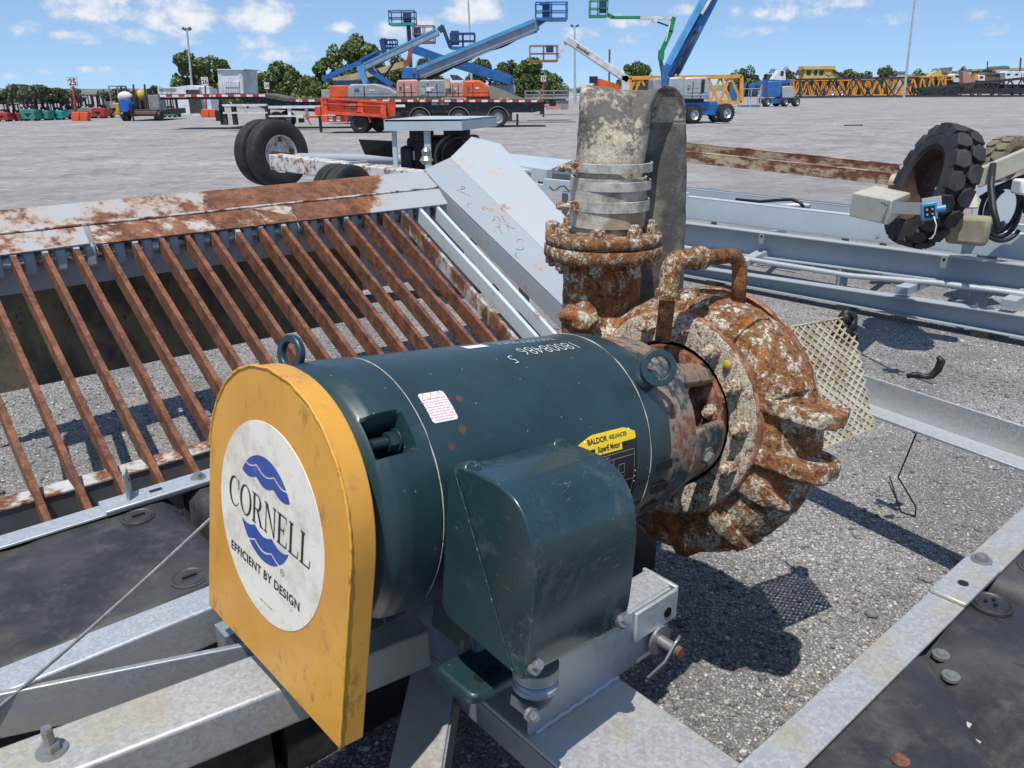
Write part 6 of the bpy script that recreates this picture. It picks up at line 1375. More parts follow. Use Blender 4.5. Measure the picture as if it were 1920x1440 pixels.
def build_lifts():
    Y = YF + 5.5
    # A: articulated blue lift with grey hood, left
    t = thing('boom_lift', 'blue boom lift with grey hood and elbowed jib left of centre', 'boom lift', ground_under(690, 235, Y))
    hood(t, 651, 157, 744, 183, Y, 'hood_grey', nose=1); m = MB(); pbox(m, 618, 160, 652, 183, Y + .1, 1.6); build('tank_cover', m, 'lift_orange', t, bevel=.05); m = MB(); pbox(m, 603, 168, 619, 183, Y + .3, 1.2); build('battery_box', m, 'hood_grey', t, bevel=.03)
    m = MB(); ppoly(m, [(668, 125), (688, 117), (694, 128), (682, 134), (690, 155), (681, 157), (672, 138)], Y + .6, .5); build('riser', m, 'lift_lightblue', t)
    m = MB(); pbar(m, (685, 125), (822, 60), Y + .5, 12, .5); bo = build('boom', m, 'boom_steel', t, bevel=.04); m = MB(); pbar(m, (682, 120), (818, 55), Y + .45, 3.2, .45); build('boom_top', m, 'lift_lightblue', bo); m = MB(); pbar(m, (692, 130), (735, 160), Y + .6, 9, .4); build('lower_arm', m, 'lift_blue', t); m = MB(); pbar(m, (706, 130), (726, 152), Y + .5, 3, .15); build('cylinder', m, 'black_steel', t)
    m = MB(); pbar(m, (823, 58), (832, 50), Y + .5, 10, .4); pbar(m, (829, 48), (845, 90), Y + .5, 6.5, .35); build('jib', m, 'lift_navy', t); cage(t, 845, 62, 889, 92, Y, 'lift_navy', 'lift_blue', 1.1, (846, 57, 860, 84))
    m = MB(); pbar(m, (712, 157), (748, 104), Y + 1.0, 3, .15); build('lift_cylinder', m, 'black_steel', t)
    # C: second blue lift behind, boom end low at left
    Y2 = Y + 4; t = thing('boom_lift', 'thin blue boom lift whose boom end sits low left of the trees', 'boom lift', ground_under(640, 232, Y2))
    m = MB(); pbox(m, 604, 141, 618, 152, Y2, .5); build('boom_end', m, 'lift_blue', t); m = MB(); pbar(m, (610, 146), (712, 101), Y2, 7.5, .4); pbar(m, (676, 112), (708, 96), Y2 - .3, 4, .2); build('boom', m, 'lift_blue', t); m = MB(); pbar(m, (716, 74), (721, 100), Y2, 9, .4); build('jib', m, 'lift_navy', t); cage(t, 722, 74, 741, 92, Y2, 'lift_navy', None, 1.0, (714, 71, 723, 84)); m = MB(); pbox(m, 630, 150, 700, 230, Y2 + .6, 1.6); build('chassis', m, 'lift_navy', t)
    # D: tan boom with red jib
    Y3 = Y + 7; t = thing('boom_lift', 'tan and rust red boom lift rising behind the blue booms', 'boom lift', ground_under(700, 232, Y3))
    m = MB(); pbar(m, (626, 152), (700, 137), Y3, 11, .5); build('boom_base', m, 'lift_tan', t); m = MB(); pbar(m, (695, 138), (762, 119), Y3, 10, .45); build('boom', m, 'lift_tan', t); m = MB(); pbar(m, (758, 119), (766, 117), Y3 - .1, 11, .5); build('boom_head', m, 'lift_red', t); m = MB(); pbar(m, (764, 122), (774, 82), Y3, 7, .35); build('jib', m, 'lift_red', t); cage(t, 775, 48, 812, 81, Y3, 'platform_rust', None, 1.2, (776, 50, 788, 70)); m = MB(); pbox(m, 650, 158, 740, 228, Y3 + .5, 1.8); build('chassis', m, 'dark_machine', t)
    # F: tall mast platform
    Y4 = Y + 9; t = thing('mast_lift', 'teal work platform high on a dark straight mast', 'boom lift', ground_under(765, 230, Y4))
    cage(t, 730, 20, 776, 47, Y4, 'lift_navy', 'fork_teal', 1.3, (756, 22, 770, 42)); m = MB(); pbar(m, (766, 48), (768, 78), Y4 + .5, 7, .4); pbar(m, (768, 76), (772, 170), Y4 + .5, 6, .4); build('mast', m, 'lift_navy', t); m = MB(); pbox(m, 740, 165, 800, 228, Y4 + .3, 1.6); build('chassis', m, 'dark_machine', t)
    # B: the long blue telescopic boom
    YB = YF + 4.2; t = thing('boom_lift', 'largest blue telescopic boom lift pointing up to the right', 'boom lift', ground_under(800, 238, YB))
    hood(t, 743, 149, 785, 183, YB, 'hood_pink'); hood(t, 784, 149, 837, 183, YB - .02, 'hood_grey')
    m = MB(); pbox(m, 789, 164, 797, 178, YB - .05, .03); build('hatch', m, 'louvre_grey', t); m = MB(); pbox(m, 800, 163, 808, 171, YB - .05, .03); build('notice', m, 'label_white', t)
    m = MB(); ppoly(m, [(752, 147), (756, 128), (762, 126), (781, 127), (787, 147)], YB + .7, .9); tr = build('turret', m, 'lift_blue', t, bevel=.03); q = atY(776, 140, YB + .69); build('pivot_hole', MB().cyl(q, q + BK * -.02, .09, n=16), 'lift_navy', tr)
    m = MB(); pbar(m, (786, 136), (1008, 45), YB + .7, 21, .7); bo = build('boom', m, 'boom_steel', t, bevel=.05); m = MB(); pbar(m, (782, 129), (1002, 39), YB + .6, 6.5, .72); build('boom_top', m, 'lift_lightblue', bo); m = MB(); pbar(m, (796, 144), (1000, 60), YB + .62, 4, .5); build('hose_track', m, 'zinc_bolt', bo)
    for k in range(22): f = k / 21; m = MB(); pbar(m, (812 + 165 * f, 137 - 68 * f), (816 + 165 * f, 135.5 - 68 * f), YB + .55, 2.4, .2); build('track_link', m, 'lift_navy', bo)
    for k, (o1, o2) in enumerate(((-3, 2), (2, 7), (6, 10))): build('hydraulic_hose', MB().tube([atY(800 + 9.5 * j, 138 + o1 - 3.9 * j + 2.2 * math.sin(j * .8 + k), YB + .5) for j in range(20)], .045, 6), 'black_steel', bo, smooth=True)
    m = MB(); pbar(m, (940, 79), (1006, 56), YB + .75, 9, .5); build('boom_nose', m, 'lift_blue', t); m = MB(); pbar(m, (1000, 52), (1022, 36), YB + .7, 8, .4); build('jib', m, 'lift_blue', t); cage(t, 1005, 4, 1064, 38, YB, 'lift_blue', None, 1.2, (1017, 6, 1031, 36)); m = MB(); pbox(m, 1012, 2, 1031, 9, YB + .1, .5); build('control_hood', m, 'lift_blue', t, bevel=.03)
    m = MB(); pbar(m, (800, 150), (862, 118), YB + .9, 6, .25); build('lift_cylinder', m, 'black_steel', t); m = MB(); pbox(m, 735, 186, 850, 236, YB + .5, 1.8); build('chassis', m, 'dark_machine', t)
    # E: blue lower arm descending right, white cover
    YE = YF + 8; t = thing('boom_lift', 'blue arm sloping down right to a white capped counterweight', 'boom lift', ground_under(940, 236, YE))
    m = MB(); pbar(m, (858, 120), (958, 150), YE, 17, .6); pbar(m, (775, 92), (860, 122), YE, 15, .55); build('boom', m, 'lift_blue', t); m = MB(); pbox(m, 944, 142, 962, 156, YE - .1, .8); build('boom_end', m, 'lift_blue', t); hood(t, 917, 157, 967, 176, YE, 'hood_grey', name='counterweight'); m = MB(); pbox(m, 880, 176, 960, 236, YE + .3, 1.6); build('chassis', m, 'dark_machine', t)
    # G: orange lift hood on the deck
    t = thing('orange_lift', 'orange and faded pink lift hood standing on the flatbed deck', 'boom lift', ground_under(880, 184, YF + 1.6)); t.location = atY(880, 184, YF + 1.4)
    hood(t, 838, 152, 870, 183, YF + 1.0, 'hood_pink', 1.6); hood(t, 868, 150, 922, 183, YF + .98, 'lift_orange', 1.6, nose=1)
    q = atY(848, 174, YF + .98); tx = MB(); put_text(tx, '577', .26, lambda x, y: (q[0] + x, q[1], q[2] + y)); build('number', tx, 'ink_black', t); m = MB(); pbox(m, 834, 147, 843, 166, YF + .9, .3); build('control_post', m, 'lift_tan', t)
    m = MB(); ppoly(m, [(843, 140), (858, 141), (870, 150), (848, 150)], YF + 1.6, .4); build('cover', m, 'dark_machine', t)
    # H: white boom lift with rusty platform
    YH = YF + 20; t = thing('boom_lift', 'white articulated boom lift with a rusty platform', 'boom lift', ground_under(1170, 232, YH))
    cage(t, 994, 85, 1046, 116, YH, 'platform_rust', None, 1.6, (1024, 84, 1038, 98)); m = MB(); pbar(m, (1047, 108), (1064, 72), YH + .5, 7, .4); build('jib', m, 'lift_white', t); m = MB(); pbar(m, (1060, 72), (1178, 151), YH + .5, 13, .6); build('boom', m, 'lift_white', t, bevel=.05)
    a, b = atY(1077, 83, YH + .18), atY(1108, 103.5, YH + .18); dx = (b - a) / np.linalg.norm(b - a); dz = np.cross(dx, BK) * -1; dz = -np.cross(BK, dx) * -1; dz = np.array((-dx[2], 0, dx[0])); mid = (a + b) / 2 ; tx = MB(); put_text(tx, 'Snorkel', .36, lambda x, y: mid + dx * x + dz * y, bold=.006); build('boom_lettering', tx, 'ink_black', t)
    m = MB(); pbar(m, (1172, 142), (1172, 168), YH + .5, 14, .6); build('boom_base', m, 'lift_white', t); m = MB(); ppoly(m, [(1112, 163), (1124, 147), (1160, 158), (1178, 168), (1178, 178), (1112, 178)], YH + .4, 1.6); build('body', m, 'lift_orange', t); m = MB(); pbox(m, 1106, 143, 1121, 156, YH + .3, .6); build('control_box', m, 'black_steel', t); m = MB(); pbox(m, 1105, 178, 1180, 222, YH + .6, 1.6); build('chassis', m, 'dark_machine', t)
    # I: green articulated lift
    YI = YF + 14; t = thing('boom_lift', 'green and white articulated lift folded over the blue boom', 'boom lift', ground_under(1242, 230, YI))
    cage(t, 1107, 0, 1140, 32, YI, 'lift_green', None, 1.0, (1124, 0, 1138, 24)); m = MB(); pbar(m, (1138, 27), (1150, 33), YI + .4, 6, .3); build('jib_end', m, 'lift_green', t); m = MB(); pbar(m, (1148, 33), (1200, 33), YI + .4, 5, .3); build('jib', m, 'lift_green', t); m = MB(); pbar(m, (1199, 33), (1262, 34), YI + .4, 5.5, .3); ppoly(m, [(1222, 32), (1234, 32), (1232, 42), (1226, 42)], YI + .2, .3); build('boom', m, 'lift_white', t); m = MB(); pbar(m, (1232, 41), (1254, 49), YI + .4, 2.4, .1); build('cylinder', m, 'black_steel', t)
    m = MB(); pbar(m, (1263, 32), (1257, 60), YI + .4, 8, .35); pbar(m, (1258, 58), (1240, 98), YI + .4, 8, .35); pbar(m, (1240, 94), (1239, 112), YI + .3, 10, .4); pbar(m, (1238, 110), (1244, 145), YI + .4, 6, .35); build('arm', m, 'lift_green', t); m = MB(); pbar(m, (1257, 40), (1248, 78), YI + .2, 2.6, .1); build('link', m, 'lift_white', t); m = MB(); pbox(m, 1200, 160, 1262, 226, YI + .6, 1.5); build('chassis', m, 'dark_machine', t)
    # J: big blue boom lift with silver hoods
    Yj = atz(1299, 232)[1]; t = thing('boom_lift', 'blue boom lift with silver hoods and four lugged wheels', 'boom lift', ground_under(1330, 232, Yj))
    m = MB(); pbar(m, (1262, 134), (1338, -16), Yj + .9, 25, .7); bo = build('boom', m, 'lift_blue', t, bevel=.05); m = MB(); pbar(m, (1252, 122), (1328, -18), Yj + .7, 9, .75); build('boom_top', m, 'lift_lightblue', bo); m = MB(); pbar(m, (1314, 26), (1340, -18), Yj + .5, 6.5, .3); build('boom_tube', m, 'lift_white', bo); m = MB(); pbar(m, (1312, 30), (1284, 80), Yj + .6, 2.6, .3); build('wear_strip', m, 'lift_navy', bo)
    for k in range(3): build('hydraulic_hose', MB().tube([atY(1262 + 3 * k, 142 - 2 * k, Yj + .45), atY(1272 + 3 * k, 122, Yj + .35), atY(1288 + 2 * k, 92, Yj + .5), atY(1304 + 2 * k, 58, Yj + .55)], .035, 6), 'black_steel', bo, smooth=True)
    m = MB(); ppoly(m, [(1243, 172), (1243, 122), (1262, 122), (1252, 140), (1252, 172)], Yj + .1, .6); build('turret', m, 'lift_blue', t); m = MB(); ppoly(m, [(1252, 122), (1284, 103), (1272, 128), (1264, 145), (1254, 143)], Yj + .5, .6); build('boom_pivot', m, 'lift_blue', t); m = MB(); pbar(m, (1270, 142), (1284, 106), Yj + .6, 3.4, .15); build('lift_cylinder', m, 'black_steel', t)
    hood(t, 1225, 146, 1242, 186, Yj + .4, 'hood_grey', 1.8); h1 = hood(t, 1254, 144, 1283, 187, Yj + .05, 'hood_silver', 2.0); h2 = hood(t, 1282, 144, 1331, 186, Yj, 'hood_silver', 2.0)
    for h, x in ((h1, 1269), (h2, 1299)): q = atY(x, 162, Yj - .012); tx = MB(); put_text(tx, 'Genie', .26, lambda x, y: (q[0] + x, q[1] - .01, q[2] + y), bold=.004, shear=.15); build('hood_lettering', tx, 'louvre_grey', h)
    m = MB(); pbox(m, 1314, 149, 1322, 174, Yj - .02, .05); build('louvre', m, 'black_steel', t)
    for x0, x1 in ((1256, 1281), (1284, 1328)): m = MB(); pbox(m, x0, 177, x1, 179, Yj - .03, .05); build('hood_rib', m, 'louvre_grey', t)
    m = MB(); ppoly(m, [(1274, 192), (1345, 190), (1350, 206), (1345, 217), (1318, 216), (1276, 222)], Yj + .25, 1.6); build('chassis', m, 'lift_blue', t, bevel=.05); m = MB(); pbox(m, 1282, 186, 1320, 192, Yj + .4, 1.2); build('slew_ring', m, 'black_steel', t)
    r = 16.2 / ppm(1299, 215, Yj)
    for x, y, dy in ((1299, 215.5, 0), (1360, 212, .0), (1284, 213, 2.0), (1344, 211, 2.0)): q = atY(x, y, Yj + .1 + dy); yard_wheel(t, (q[0], q[1], max(r * .98, q[2] if dy == 0 else r)), (.35, -1, 0), r, .42, True)
    # K: compact blue lift at right
    Yk = atz(1478, 200)[1]; t = thing('boom_lift', 'compact folded blue boom lift with a silver hood at right', 'boom lift', ground_under(1450, 199, Yk))
    m = MB(); pbox(m, 1437, 152, 1467, 182, Yk + .3, 1.6); build('body', m, 'lift_blue', t, bevel=.08); hood(t, 1467, 161, 1489, 184, Yk, 'hood_silver', 1.8); m = MB(); pbar(m, (1405, 162), (1432, 153), Yk + .8, 6, .5); pbar(m, (1432, 154), (1482, 153), Yk + .8, 6, .5); build('boom', m, 'lift_blue', t); m = MB(); pbar(m, (1390, 192), (1396, 158), Yk + .5, 5, .3); build('jib', m, 'lift_blue', t); m = MB(); pbar(m, (1424, 190), (1433, 158), Yk + .2, 3, .2); build('jib_link', m, 'lift_blue', t); m = MB(); pbox(m, 1430, 184, 1492, 194, Yk + .4, 1.5); build('chassis', m, 'lift_blue', t)
    cage(t, 1388, 166, 1428, 200, Yk - .3, 'louvre_grey', 'lift_blue', 1.0, (1406, 164, 1420, 180)); r = 8.4 / ppm(1470, 193, Yk)
    for x, dy in ((1471, 0), (1492, 0), (1437, 0), (1456, 1.8)): q = atY(x, 192, Yk + .2 + dy); yard_wheel(t, (q[0], q[1], r), (.6, -1, 0), r, .45)
    m = MB(); pbox(m, 1370, 160, 1384, 196, Yk + 1, 1.0); build('spare_body', m, 'lift_blue', t, bevel=.05)
    # scissor lift
    Ys = YF + 9; t = thing('scissor_lift', 'grey scissor platform with railings on a faded red base', 'scissor lift', ground_under(1035, 206, Ys)); cage(t, 985, 170, 1066, 186, Ys, 'scissor_grey', None, 1.2); m = MB(); pbox(m, 1026, 199, 1052, 206, Ys, 1.2); build('base', m, 'hood_pink', t); m = MB(); pbox(m, 1030, 172, 1038, 202, Ys + .2, .5); build('column', m, 'dark_machine', t); m = MB(); pbox(m, 1042, 188, 1066, 206, Ys + .1, .06); build('ladder', m, 'scissor_grey', t)
paint('hood_silver', (.42, .45, .47), .4, .25, var=.15)
build_lifts()

def lattice(label, name, x0, x1, yt0, yb0, yt1, yb1, Y, mat, dep, n, group=None, th=.16, cap_px=None):
    t = thing(name, label, 'crane boom', ground_under((x0 + x1) / 2, yb0, Y), group)
    A = [atY(x0, yt0, Y), atY(x1, yt1, Y)]; B = [atY(x0, yb0, Y), atY(x1, yb1, Y)]
    for e in (A, B):
        for d in (0, dep): build('chord', MB().bar(e[0] + BK * d, e[1] + BK * d, th, th), mat, t)
    def L(e, f): return e[0] + (e[1] - e[0]) * f
    for k in range(n):
        f0, f1 = k / n, (k + .5) / n; f2 = (k + 1) / n
        for p, q, nm in ((L(B, f0), L(A, f1), 1), (L(A, f1), L(B, f2), 1), (L(B, f0) + BK * dep, L(A, f1) + BK * dep, 0), (L(A, f1) + BK * dep, L(B, f2) + BK * dep, 0), (L(A, f1), L(A, f1) + BK * dep, 0), (L(B, f0), L(B, f0) + BK * dep, 0)):
            build('lacing', MB().bar(p, q, th * .62, th * .62), mat, t)
    for f in (0, 1): build('end_frame', MB().bar(L(A, f), L(B, f), th, th), mat, t)
    return t
def build_cranes():
    Yc = atz(1600, 184)[1]
    lattice('orange lattice boom section behind the silver lift hoods', 'lattice_boom', 1181, 1390, 146, 199, 143, 192, YF + 22, 'crane_orange', 3.0, 5, 'orange crane boom sections', .26)
    lattice('orange lattice boom section left of the yellow crane cab end', 'lattice_boom', 1488, 1600, 150, 182, 150, 181, Yc + 6, 'crane_orange', 3.5, 7, 'orange crane boom sections', .3)
    lattice('orange lattice boom section right of the yellow crane cab', 'lattice_boom', 1600, 1772, 149, 180, 142, 176, Yc + 7, 'crane_orange', 3.5, 10, 'orange crane boom sections', .34)
    lattice('black lattice boom lying along the gravel in front of orange sections', 'black_lattice_boom', 1500, 1722, 149, 182, 145, 180, Yc, 'crane_black', 2.6, 5, None, .30)
    b = lattice('low black lattice boom at the far right edge', 'black_lattice_boom', 1722, 1990, 168, 180, 140, 180, Yc - 2, 'crane_black', 2.6, 7, None, .32)
    for x0, y0, x1, y1 in ((1728, 164, 1800, 180), (1805, 165, 1920, 176)): m = MB(); pbox(m, x0, y0, x1, y1, Yc - .5, 1.5); build('boom_plate', m, 'crane_black', b)
    m = MB(); ppoly(m, [(1740, 143), (1755, 133), (1764, 132), (1768, 141)], Yc + 5, 1.0); o = build('crane_section', m, 'crane_yellow', None); tag(o, 'yellow boom foot lying on the orange sections', 'crane part')
    # yellow crane
    Y = Yc + 14; t = thing('crane', 'old yellow crane cab rising behind the black lattice boom', 'crane', ground_under(1540, 180, Y))
    m = MB(); ppoly(m, [(1505, 151), (1508, 131), (1514, 130), (1568, 130), (1575, 150)], Y, 3); cb = build('cab', m, 'crane_yellow', t); m = MB(); pbox(m, 1507, 123.5, 1567, 130, Y - .3, 3.4); build('boom_rest', m, 'crane_yellow', t)
    for x0, x1 in ((1512, 1521), (1526, 1533), (1536, 1545)): m = MB(); pbox(m, x0, 131.5, x1, 141, Y - .04, .05); build('window', m, 'window_glass', cb)
    m = MB(); ppoly(m, [(1546, 137), (1556, 134), (1560, 139), (1554, 142)], Y - .1, .1); build('emblem', m, 'lift_tan', cb); m = MB(); pbox(m, 1496, 131, 1506, 141, Y + .2, 1.2); build('counterweight', m, 'machine_brown', t); m = MB(); pbar(m, (1562, 133), (1590, 148), Y, 4, .5); build('stay', m, 'crane_black', t); m = MB(); pbox(m, 1500, 150, 1600, 179, Y + .4, 2.4); build('chassis', m, 'dark_machine', t)
    for x in (1560, 1578): q = atY(x, 168, Y); yard_wheel(t, (q[0], q[1], 1.0), (0, 1, 0), 1.0, .6)
    # white folded machine cab
    Y = Yc + 16; t = thing('machine_cab', 'white angular machine cab between the trees and blue lift', 'machine', ground_under(1462, 180, Y)); m = MB(); ppoly(m, [(1448, 149), (1460, 132), (1472, 131), (1474, 151)], Y, 2); cb = build('cab', m, 'yard_white', t); m = MB(); pbox(m, 1463, 133, 1470, 142, Y - .04, .05); build('window', m, 'window_glass', cb); m = MB(); pbox(m, 1440, 150, 1478, 178, Y + .2, 2); build('body', m, 'dark_machine', t)
    # low vehicles beyond the booms
    for k, (x0, y0, x1, y1, mat, lab) in enumerate(((1768, 141, 1788, 150, 'crane_yellow', 'pale yellow tarped load behind the booms'), (1788, 138, 1806, 154, 'yard_white', 'white truck cab beside the rusty hopper'), (1834, 140, 1848, 151, 'yard_white', 'white box body behind the black boom'), (1847, 136, 1885, 156, 'machine_brown', 'brown skeletal machine left of the white tractors'))):
        Y = Yc + 22; t = thing('parked_machine', lab, 'machine', ground_under((x0 + x1) / 2, 178, Y)); m = MB(); ppoly(m, [(x0, y1), (x0, y0 + 3), (x0 + 3, y0), (x1, y0 + 1), (x1, y1)], Y, 2.5); bd = build('body', m, mat, t); m = MB(); pbox(m, x0 + 3, y0 + 3, x1 - 4, y0 + 7, Y - .05, .06); build('window', m, 'window_glass', bd); m = MB(); pbox(m, x0, y1, x1, 176, Y + .5, 2.0); build('undercarriage', m, 'dark_machine', t)
    Y = Yc + 18; t = thing('hopper', 'rusty leaning hopper chute behind the black boom', 'hopper', ground_under(1815, 178, Y)); m = MB(); ppoly(m, [(1805, 134), (1811, 133), (1828, 150), (1830, 158), (1806, 158)], Y, 1.5); build('chute', m, 'brick_pink', t); m = MB(); pbox(m, 1806, 158, 1826, 176, Y, 1.4); build('stand', m, 'rust_dark', t); m = MB(); pbox(m, 1826, 138, 1834, 150, Y + .4, 1.0); build('yellow_box', m, 'crane_orange', t)
    for k, x in enumerate((1885, 1900, 1916)):
        Y = Yc + 20; t = thing('truck_cab', ('white tractor cab leftmost of the three at the right edge', 'white tractor cab in the middle of the three', 'white tractor cab cut off by the right edge')[k], 'truck', ground_under(x + 7, 178, Y), 'white tractors at the right edge'); m = MB(); ppoly(m, [(x, 158), (x, 136), (x + 3, 133.5), (x + 14, 133.5), (x + 14.6, 158)], Y, 2.4); cb = build('cab', m, 'yard_white', t)
        m = MB(); pbox(m, x + 3, 138, x + 10, 141, Y - .05, .06); build('window', m, 'window_glass', cb); m = MB(); pbox(m, x + 1, 158, x + 13, 177, Y + .3, 2); build('chassis', m, 'dark_machine', t)
build_cranes()

def forklift(x, base, top, hw, body, label, mast='black_steel', roof='black_steel', group='forklifts parked in a row'):
    Y = atz(x, base)[1]; k = 1 / ppm(x, base, Y); g = atz(x, base); H = (base - top) * k; Wd = hw * 2 * k; t = thing('forklift', label, 'forklift', g, group)
    def bx(name, cx, cy, cz, sx, sy, sz, mat, par=t, bev=0.0): return build(name, MB().box((g[0] + cx * Wd, g[1] + cy * H, cz * H), (sx * Wd, sy * H, sz * H)), mat, par, bevel=bev * H)
    b = MB(); pts = [(-.46, .07), (.46, .07), (.5, .16), (.47, .40), (.38, .45), (-.38, .45), (-.47, .40), (-.5, .16)]; b.add([(g[0] + px * Wd, g[1] + yy, pz * H) for yy in (0, .55 * H) for px, pz in pts], [tuple(range(7, -1, -1)), tuple(range(8, 16))] + [(i, (i + 1) % 8, 8 + (i + 1) % 8, 8 + i) for i in range(8)]); bd = build('counterweight', b, body, t, bevel=.02 * H)
    m = MB().prism([(-.26, .30), (.26, .30), (0, .16)], (g[0], g[1] - .012 * H, 0), (Wd, 0, 0), (0, 0, H), (0, 1, 0), .02 * H); build('recess', m, 'rubber_black', bd); bx('deck', 0, .62, .26, .9, .5, .22, body); bx('seat', 0, .45, .52, .5, .25, .16, 'rubber_black')
    for sx in (-.38, .38): bx('guard_post', sx, .25, .70, .06, .05, .55, roof); bx('guard_post', sx, .85, .70, .06, .05, .55, roof)
    rf = bx('roof', 0, .55, .975, .86, .7, .04, roof); 
    for sx in (-.22, .22): bx('mast_rail', sx, 1.0, .52, .12, .08, .96, mast)
    for sx in (-.4, .4): q = (g[0] + sx * Wd, g[1] + .22 * H, .12 * H); yard_wheel(t, q, (1, 0, 0), .12 * H, .16 * Wd); q = (g[0] + sx * Wd, g[1] + .88 * H, .14 * H); yard_wheel(t, q, (1, 0, 0), .14 * H, .2 * Wd)
    for sx in (-.2, .2): bx('lamp', sx, .02, .49, .10, .03, .04, 'label_white')
    return t
def build_left_yard():
    forklift(4, 228, 192, 12, 'fork_red', 'red forklift cut off by the left edge'); forklift(27, 227, 195, 13, 'fork_maroon', 'maroon forklift second from the left edge', roof='fork_beige')
    forklift(40, 225, 187, 9, 'fork_red', 'narrow red forklift left of the green pair'); forklift(54, 227, 181, 13, 'fork_green', 'green forklift with the taller mast left in its pair'); forklift(79, 226, 187, 13, 'fork_green', 'green forklift right in its pair beside a white post'); forklift(105, 225, 188, 13, 'fork_teal', 'bright turquoise forklift left of sign 25'); forklift(123, 224, 185, 9, 'fork_beige', 'beige forklift left of the orange barrier', 'fork_beige')
    forklift(143, 222, 186, 10, 'fork_green', 'green forklift behind the orange barrier'); forklift(163, 222, 180, 12, 'fork_grey', 'grey forklift right of the orange barrier', roof='dark_machine'); forklift(185, 222, 182, 12, 'fork_red', 'red forklift beside a yellow frame'); forklift(215, 220, 164, 10, 'fork_yellow', 'tall orange forklift left of the rig truck', roof='scissor_grey'); forklift(316, 220, 187, 12, 'fork_green', 'green forklift under the trailer gooseneck')
    Y = atz(203, 221)[1]; t = thing('pallet_frame', 'spindly yellow frame between red and orange forklifts', 'frame', atz(203, 221))
    for a, b in (((193, 221), (198, 204)), ((208, 221), (205, 204)), ((194, 206), (210, 206)), ((196, 204), (207, 219)), ((200, 219), (209, 210))): m = MB(); pbar(m, a, b, Y, 1.6, .05); build('strut', m, 'fork_yellow', t)
    m = MB(); pbox(m, 193, 190, 206, 203, Y + .1, .5); build('white_box', m, 'yard_white', t)
    # lane signs and barriers
    def sign(x, y0, y1, w, base, num, label, Y=None, word='LANE', barrier=True, shift=0, back=False):
        Y = Y or atz(x, base)[1]; k = 1 / ppm(x, base, Y); t = thing('lane_sign', label, 'sign', ground_under(x + shift, base, Y), 'lane number signs'); a, b = atY(x - w / 2, y1, Y), atY(x + w / 2, y0, Y); c = (a + b) / 2
        p = build('board', MB().box(c, (b[0] - a[0], .03, b[2] - a[2])), 'yard_white', t); wd = b[0] - a[0]; hh = b[2] - a[2]; rim = MB()
        for s in (-1, 1): rim.box(c + np.array((s * wd * .49, -.004, 0)), (.03 * wd, .03, hh)); rim.box(c + np.array((0, -.004, s * hh * .49)), (wd, .03, .02 * hh))
        build('border', rim, 'reflect_red', p); tx = MB(); put_text(tx, num, wd * .82, lambda x, y: (c[0] + x, Y - .017, c[2] + y - hh * .08), bold=wd * .02); put_text(tx, word, wd * .26, lambda x, y: (c[0] + x, Y - .017, c[2] + y + hh * .34)); build('sign_lettering', tx, 'ink_black', p)
        q = atY(x + shift * .6, base - 3, Y + .05); build('post', MB().bar((q[0], q[1] + .03, 0), (c[0] + .0, Y + .05, c[2]), .11, .11), 'post_maroon', t)
        return t
    def barrier(x0, y0, x1, y1, label):
        Y = atz((x0 + x1) / 2, y1)[1]; t = thing('road_barrier', label, 'barrier', atz((x0 + x1) / 2, y1), 'orange barrier blocks'); k = x1 - x0
        m = MB(); ppoly(m, [(x0, y1), (x0 - k * .02, y0 + 3), (x0 + k * .04, y0), (x1 - k * .04, y0), (x1 + k * .02, y0 + 3), (x1, y1)], Y, .5); build('block', m, 'barrier_orange', t, bevel=.03); return t
    sign(136, 145, 162, 15, 227, '25', 'white lane sign on a red post nearest the turquoise forklift', shift=9); sign(384, 144, 161, 11, 219, '26', 'white lane sign on a red post before the white shed', shift=5)
    sign(500, 154, 167, 8, 205, '24', 'small white lane sign before the round trees', Y=YF + 18, shift=0); sign(1019, 141, 153, 10, 205, '29', 'white lane sign standing before the right hand trees', Y=YF + 16); sign(136, 162.5, 170, 6.5, 223, '24', 'small white lane sign half hidden behind sign 25', shift=3, Y=atz(136, 223)[1])
    barrier(134, 210, 148, 227, 'orange barrier block right beside the turquoise forklift'); barrier(149.5, 210, 164, 227, 'orange barrier block in front of the grey forklift'); barrier(377, 205, 391, 220, 'orange barrier block before the white shed, nearer the rig truck'); barrier(392, 205, 403, 220, 'orange barrier block before the white shed, nearer the trailer legs')
    # drill rig truck
    Y = atz(265, 227)[1]; t = thing('rig_truck', 'dark rig truck seen from behind carrying a blue reel and yellow engine', 'truck', atz(265, 227))
    def pb(name, x0, y0, x1, y1, dy, mat, dep=.6, par=None, bev=.03): m = MB(); pbox(m, x0, y0, x1, y1, Y + dy, dep); return build(name, m, mat, par or t, bevel=bev)
    pb('bed', 226, 205, 296, 216, .1, 'dark_machine', 5); pb('tailboard', 252, 208, 292, 215, -.05, 'machine_brown', .15)
    q = atY(232.5, 198, Y - .2); build('hose_reel', MB().lathe([(0, .02), (0, 11.5 / ppm(232, 198, Y)), (.12, 12 / ppm(232, 198, Y)), (.5, 11.5 / ppm(232, 198, Y)), (.6, 5 / ppm(232, 198, Y))], q, (.2, 1, 0), 26, True), 'reel_blue', t, smooth=35); m = MB().sphere(atY(235, 182, Y + .8), 12 / ppm(235, 182, Y), 18, 12, (1.15, 1, .85)); build('white_tank', m, 'tank_white', t, smooth=True)
    m = MB().sphere(atY(266, 178, Y + .8), 11 / ppm(266, 178, Y), 14, 10, (.9, 1, 1)); build('engine_cover', m, 'engine_yellow', t, smooth=30); pb('engine_block', 254, 176, 262, 205, .5, 'dark_machine', .8); pb('engine_block', 264, 186, 276, 205, .7, 'machine_brown', .8); pb('side_panel', 280, 178, 296, 207, .4, 'fork_grey', 1.2)
